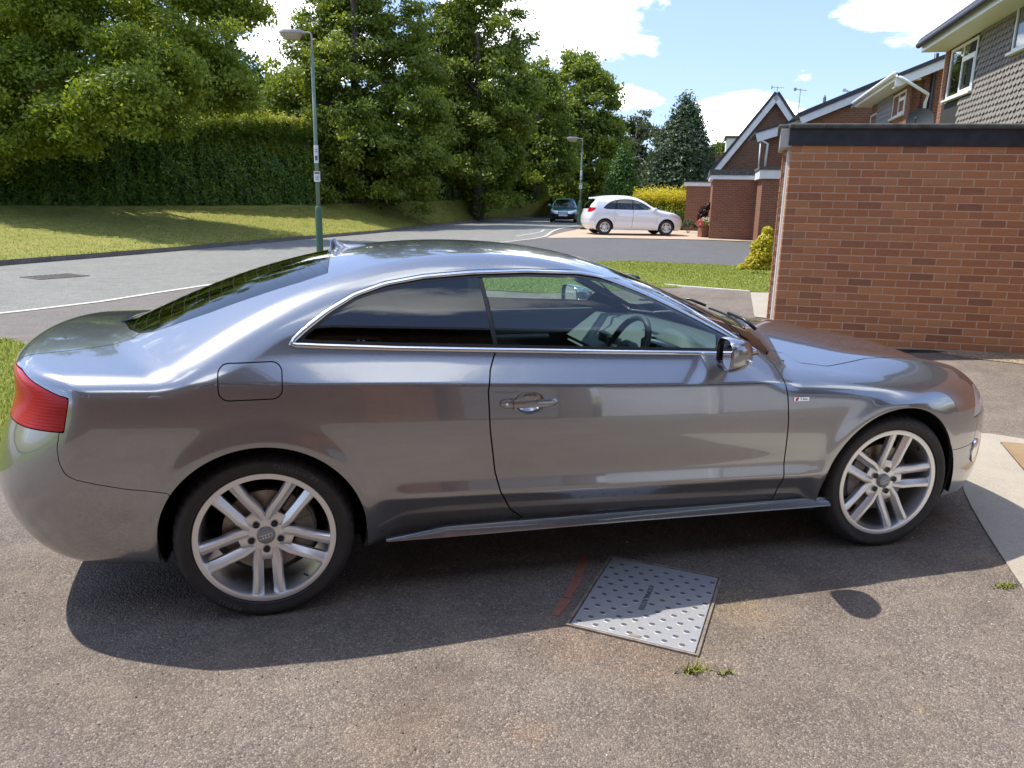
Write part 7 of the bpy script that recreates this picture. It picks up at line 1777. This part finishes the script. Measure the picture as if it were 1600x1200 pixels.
HA = dict(wb=2.49, rw=.297, WS=[(-3.3, .72), (-3.0, .80), (-2.5, .84), (-1.5, .845), (-.5, .842), (0, .835), (.4, .78), (.75, .62)], ZS=[(-3.2, .93), (-2.4, .90), (-1.2, .86), (0, .80), (.7, .66)],
    ZHD=[(.85, .62), (.70, .74), (.45, .87), (.1, .955), (-.3, 1.02), (-.7, 1.03), (-2.5, 1.03), (-3.3, 1.0)], PRF=[(.3, .78), (-.02, .92), (-.35, 1.06), (-.75, 1.275), (-1.1, 1.425), (-1.5, 1.50), (-2.0, 1.515), (-2.5, 1.485), (-2.9, 1.42), (-3.2, 1.37)],
    XB=[(.2, -3.0), (.32, -3.12), (.5, -3.20), (.65, -3.20), (.8, -3.16), (1.0, -3.09), (1.2, -2.98), (1.36, -2.90), (1.42, -2.98), (1.5, -2.96)], XN=[(.15, .62), (.25, .71), (.4, .765), (.55, .775), (.7, .74), (.85, .6)],
    pill=(-1.40, -2.06), wtop=-1.12, rwin=(-2.80, .98, 1.36), tail=[(-3.4, 1.05), (-2.84, 1.03), (-2.92, .93), (-3.05, .86), (-3.4, .84)], head=[(.10, .84), (.45, .80), (.9, .66), (.9, .60), (.55, .63), (.25, .72)], hy=.36,
    gril=(.42, .32, .60), bz=.60, bpaint=True, bon=-.42, mir=-.52, pz=.36)
winsA = [(-2.62, .985), (-2.48, 1.12), (-2.30, 1.25), (-2.05, 1.335), (-1.6, 1.375), (-1.2, 1.33), (-.85, 1.17), (-.58, .985), (-1.2, .965), (-2.0, .97)]
wr, wf_ = gp(937, 367.5), gp(1035, 369.0); hd_ = math.atan2(wf_[1]-wr[1], wf_[0]-wr[0]); tdir = np.array([math.cos(hd_), math.sin(hd_)]); pn = np.array([-tdir[1], tdir[0]])
mid = (wr+wf_)/2; fa = mid[:2]+tdir*1.40+pn*.80
small_car('white_hatchback', 'small white hatchback parked side-on on the pinkish forecourt', (fa[0], fa[1], float(gz(*mid[:2]))+.02), hd_, M['paint_white'], HA, winsA, [(-1.38, -.42), (-2.12, -1.385)], dict(sp=5, off=(-.022, .022)))
HB_ = dict(HA); HB_.update(wb=2.44, rw=.29, WS=[(-3.2, .70), (-2.9, .78), (-2.4, .815), (-1.5, .82), (-.5, .82), (0, .81), (.4, .75), (.8, .56)], ZHD=[(.95, .56), (.78, .64), (.5, .76), (.1, .86), (-.3, .93), (-.7, .95), (-2.5, .98), (-3.3, .98)],
    PRF=[(.3, .66), (-.1, .83), (-.45, .98), (-.85, 1.19), (-1.2, 1.34), (-1.6, 1.415), (-2.0, 1.425), (-2.5, 1.40), (-2.9, 1.34), (-3.2, 1.29)], XN=[(.15, .66), (.25, .76), (.4, .81), (.55, .80), (.66, .74), (.8, .6)], ZS=[(-3.2, .88), (-2.4, .86), (-1.2, .81), (0, .74), (.7, .58)],
    rwin=(-2.80, .95, 1.30), head=[(.05, .80), (.45, .74), (.9, .62), (.9, .50), (.5, .56), (.2, .66)], hy=.30, gril=(.50, .24, .40), bz=.50, bpaint=False, wtop=-1.25, tail=[(-3.4, 1.02), (-2.85, 1.0), (-2.9, .78), (-3.4, .78)], mir=-.62, pz=.38)
winsB = [(p[0]-.05, p[1]-.065) for p in winsA]
b0 = gp(880, 347.5); small_car('teal_hatchback', 'dark teal hatchback facing the viewer on the road beside the second lamp post', (b0[0], b0[1], float(gz(*b0[:2]))+.004), math.atan2(-.90, -.34), M['paint_teal'], HB_, winsB, [(-1.52, -.45)], dict(sp=6, off=(0,)))
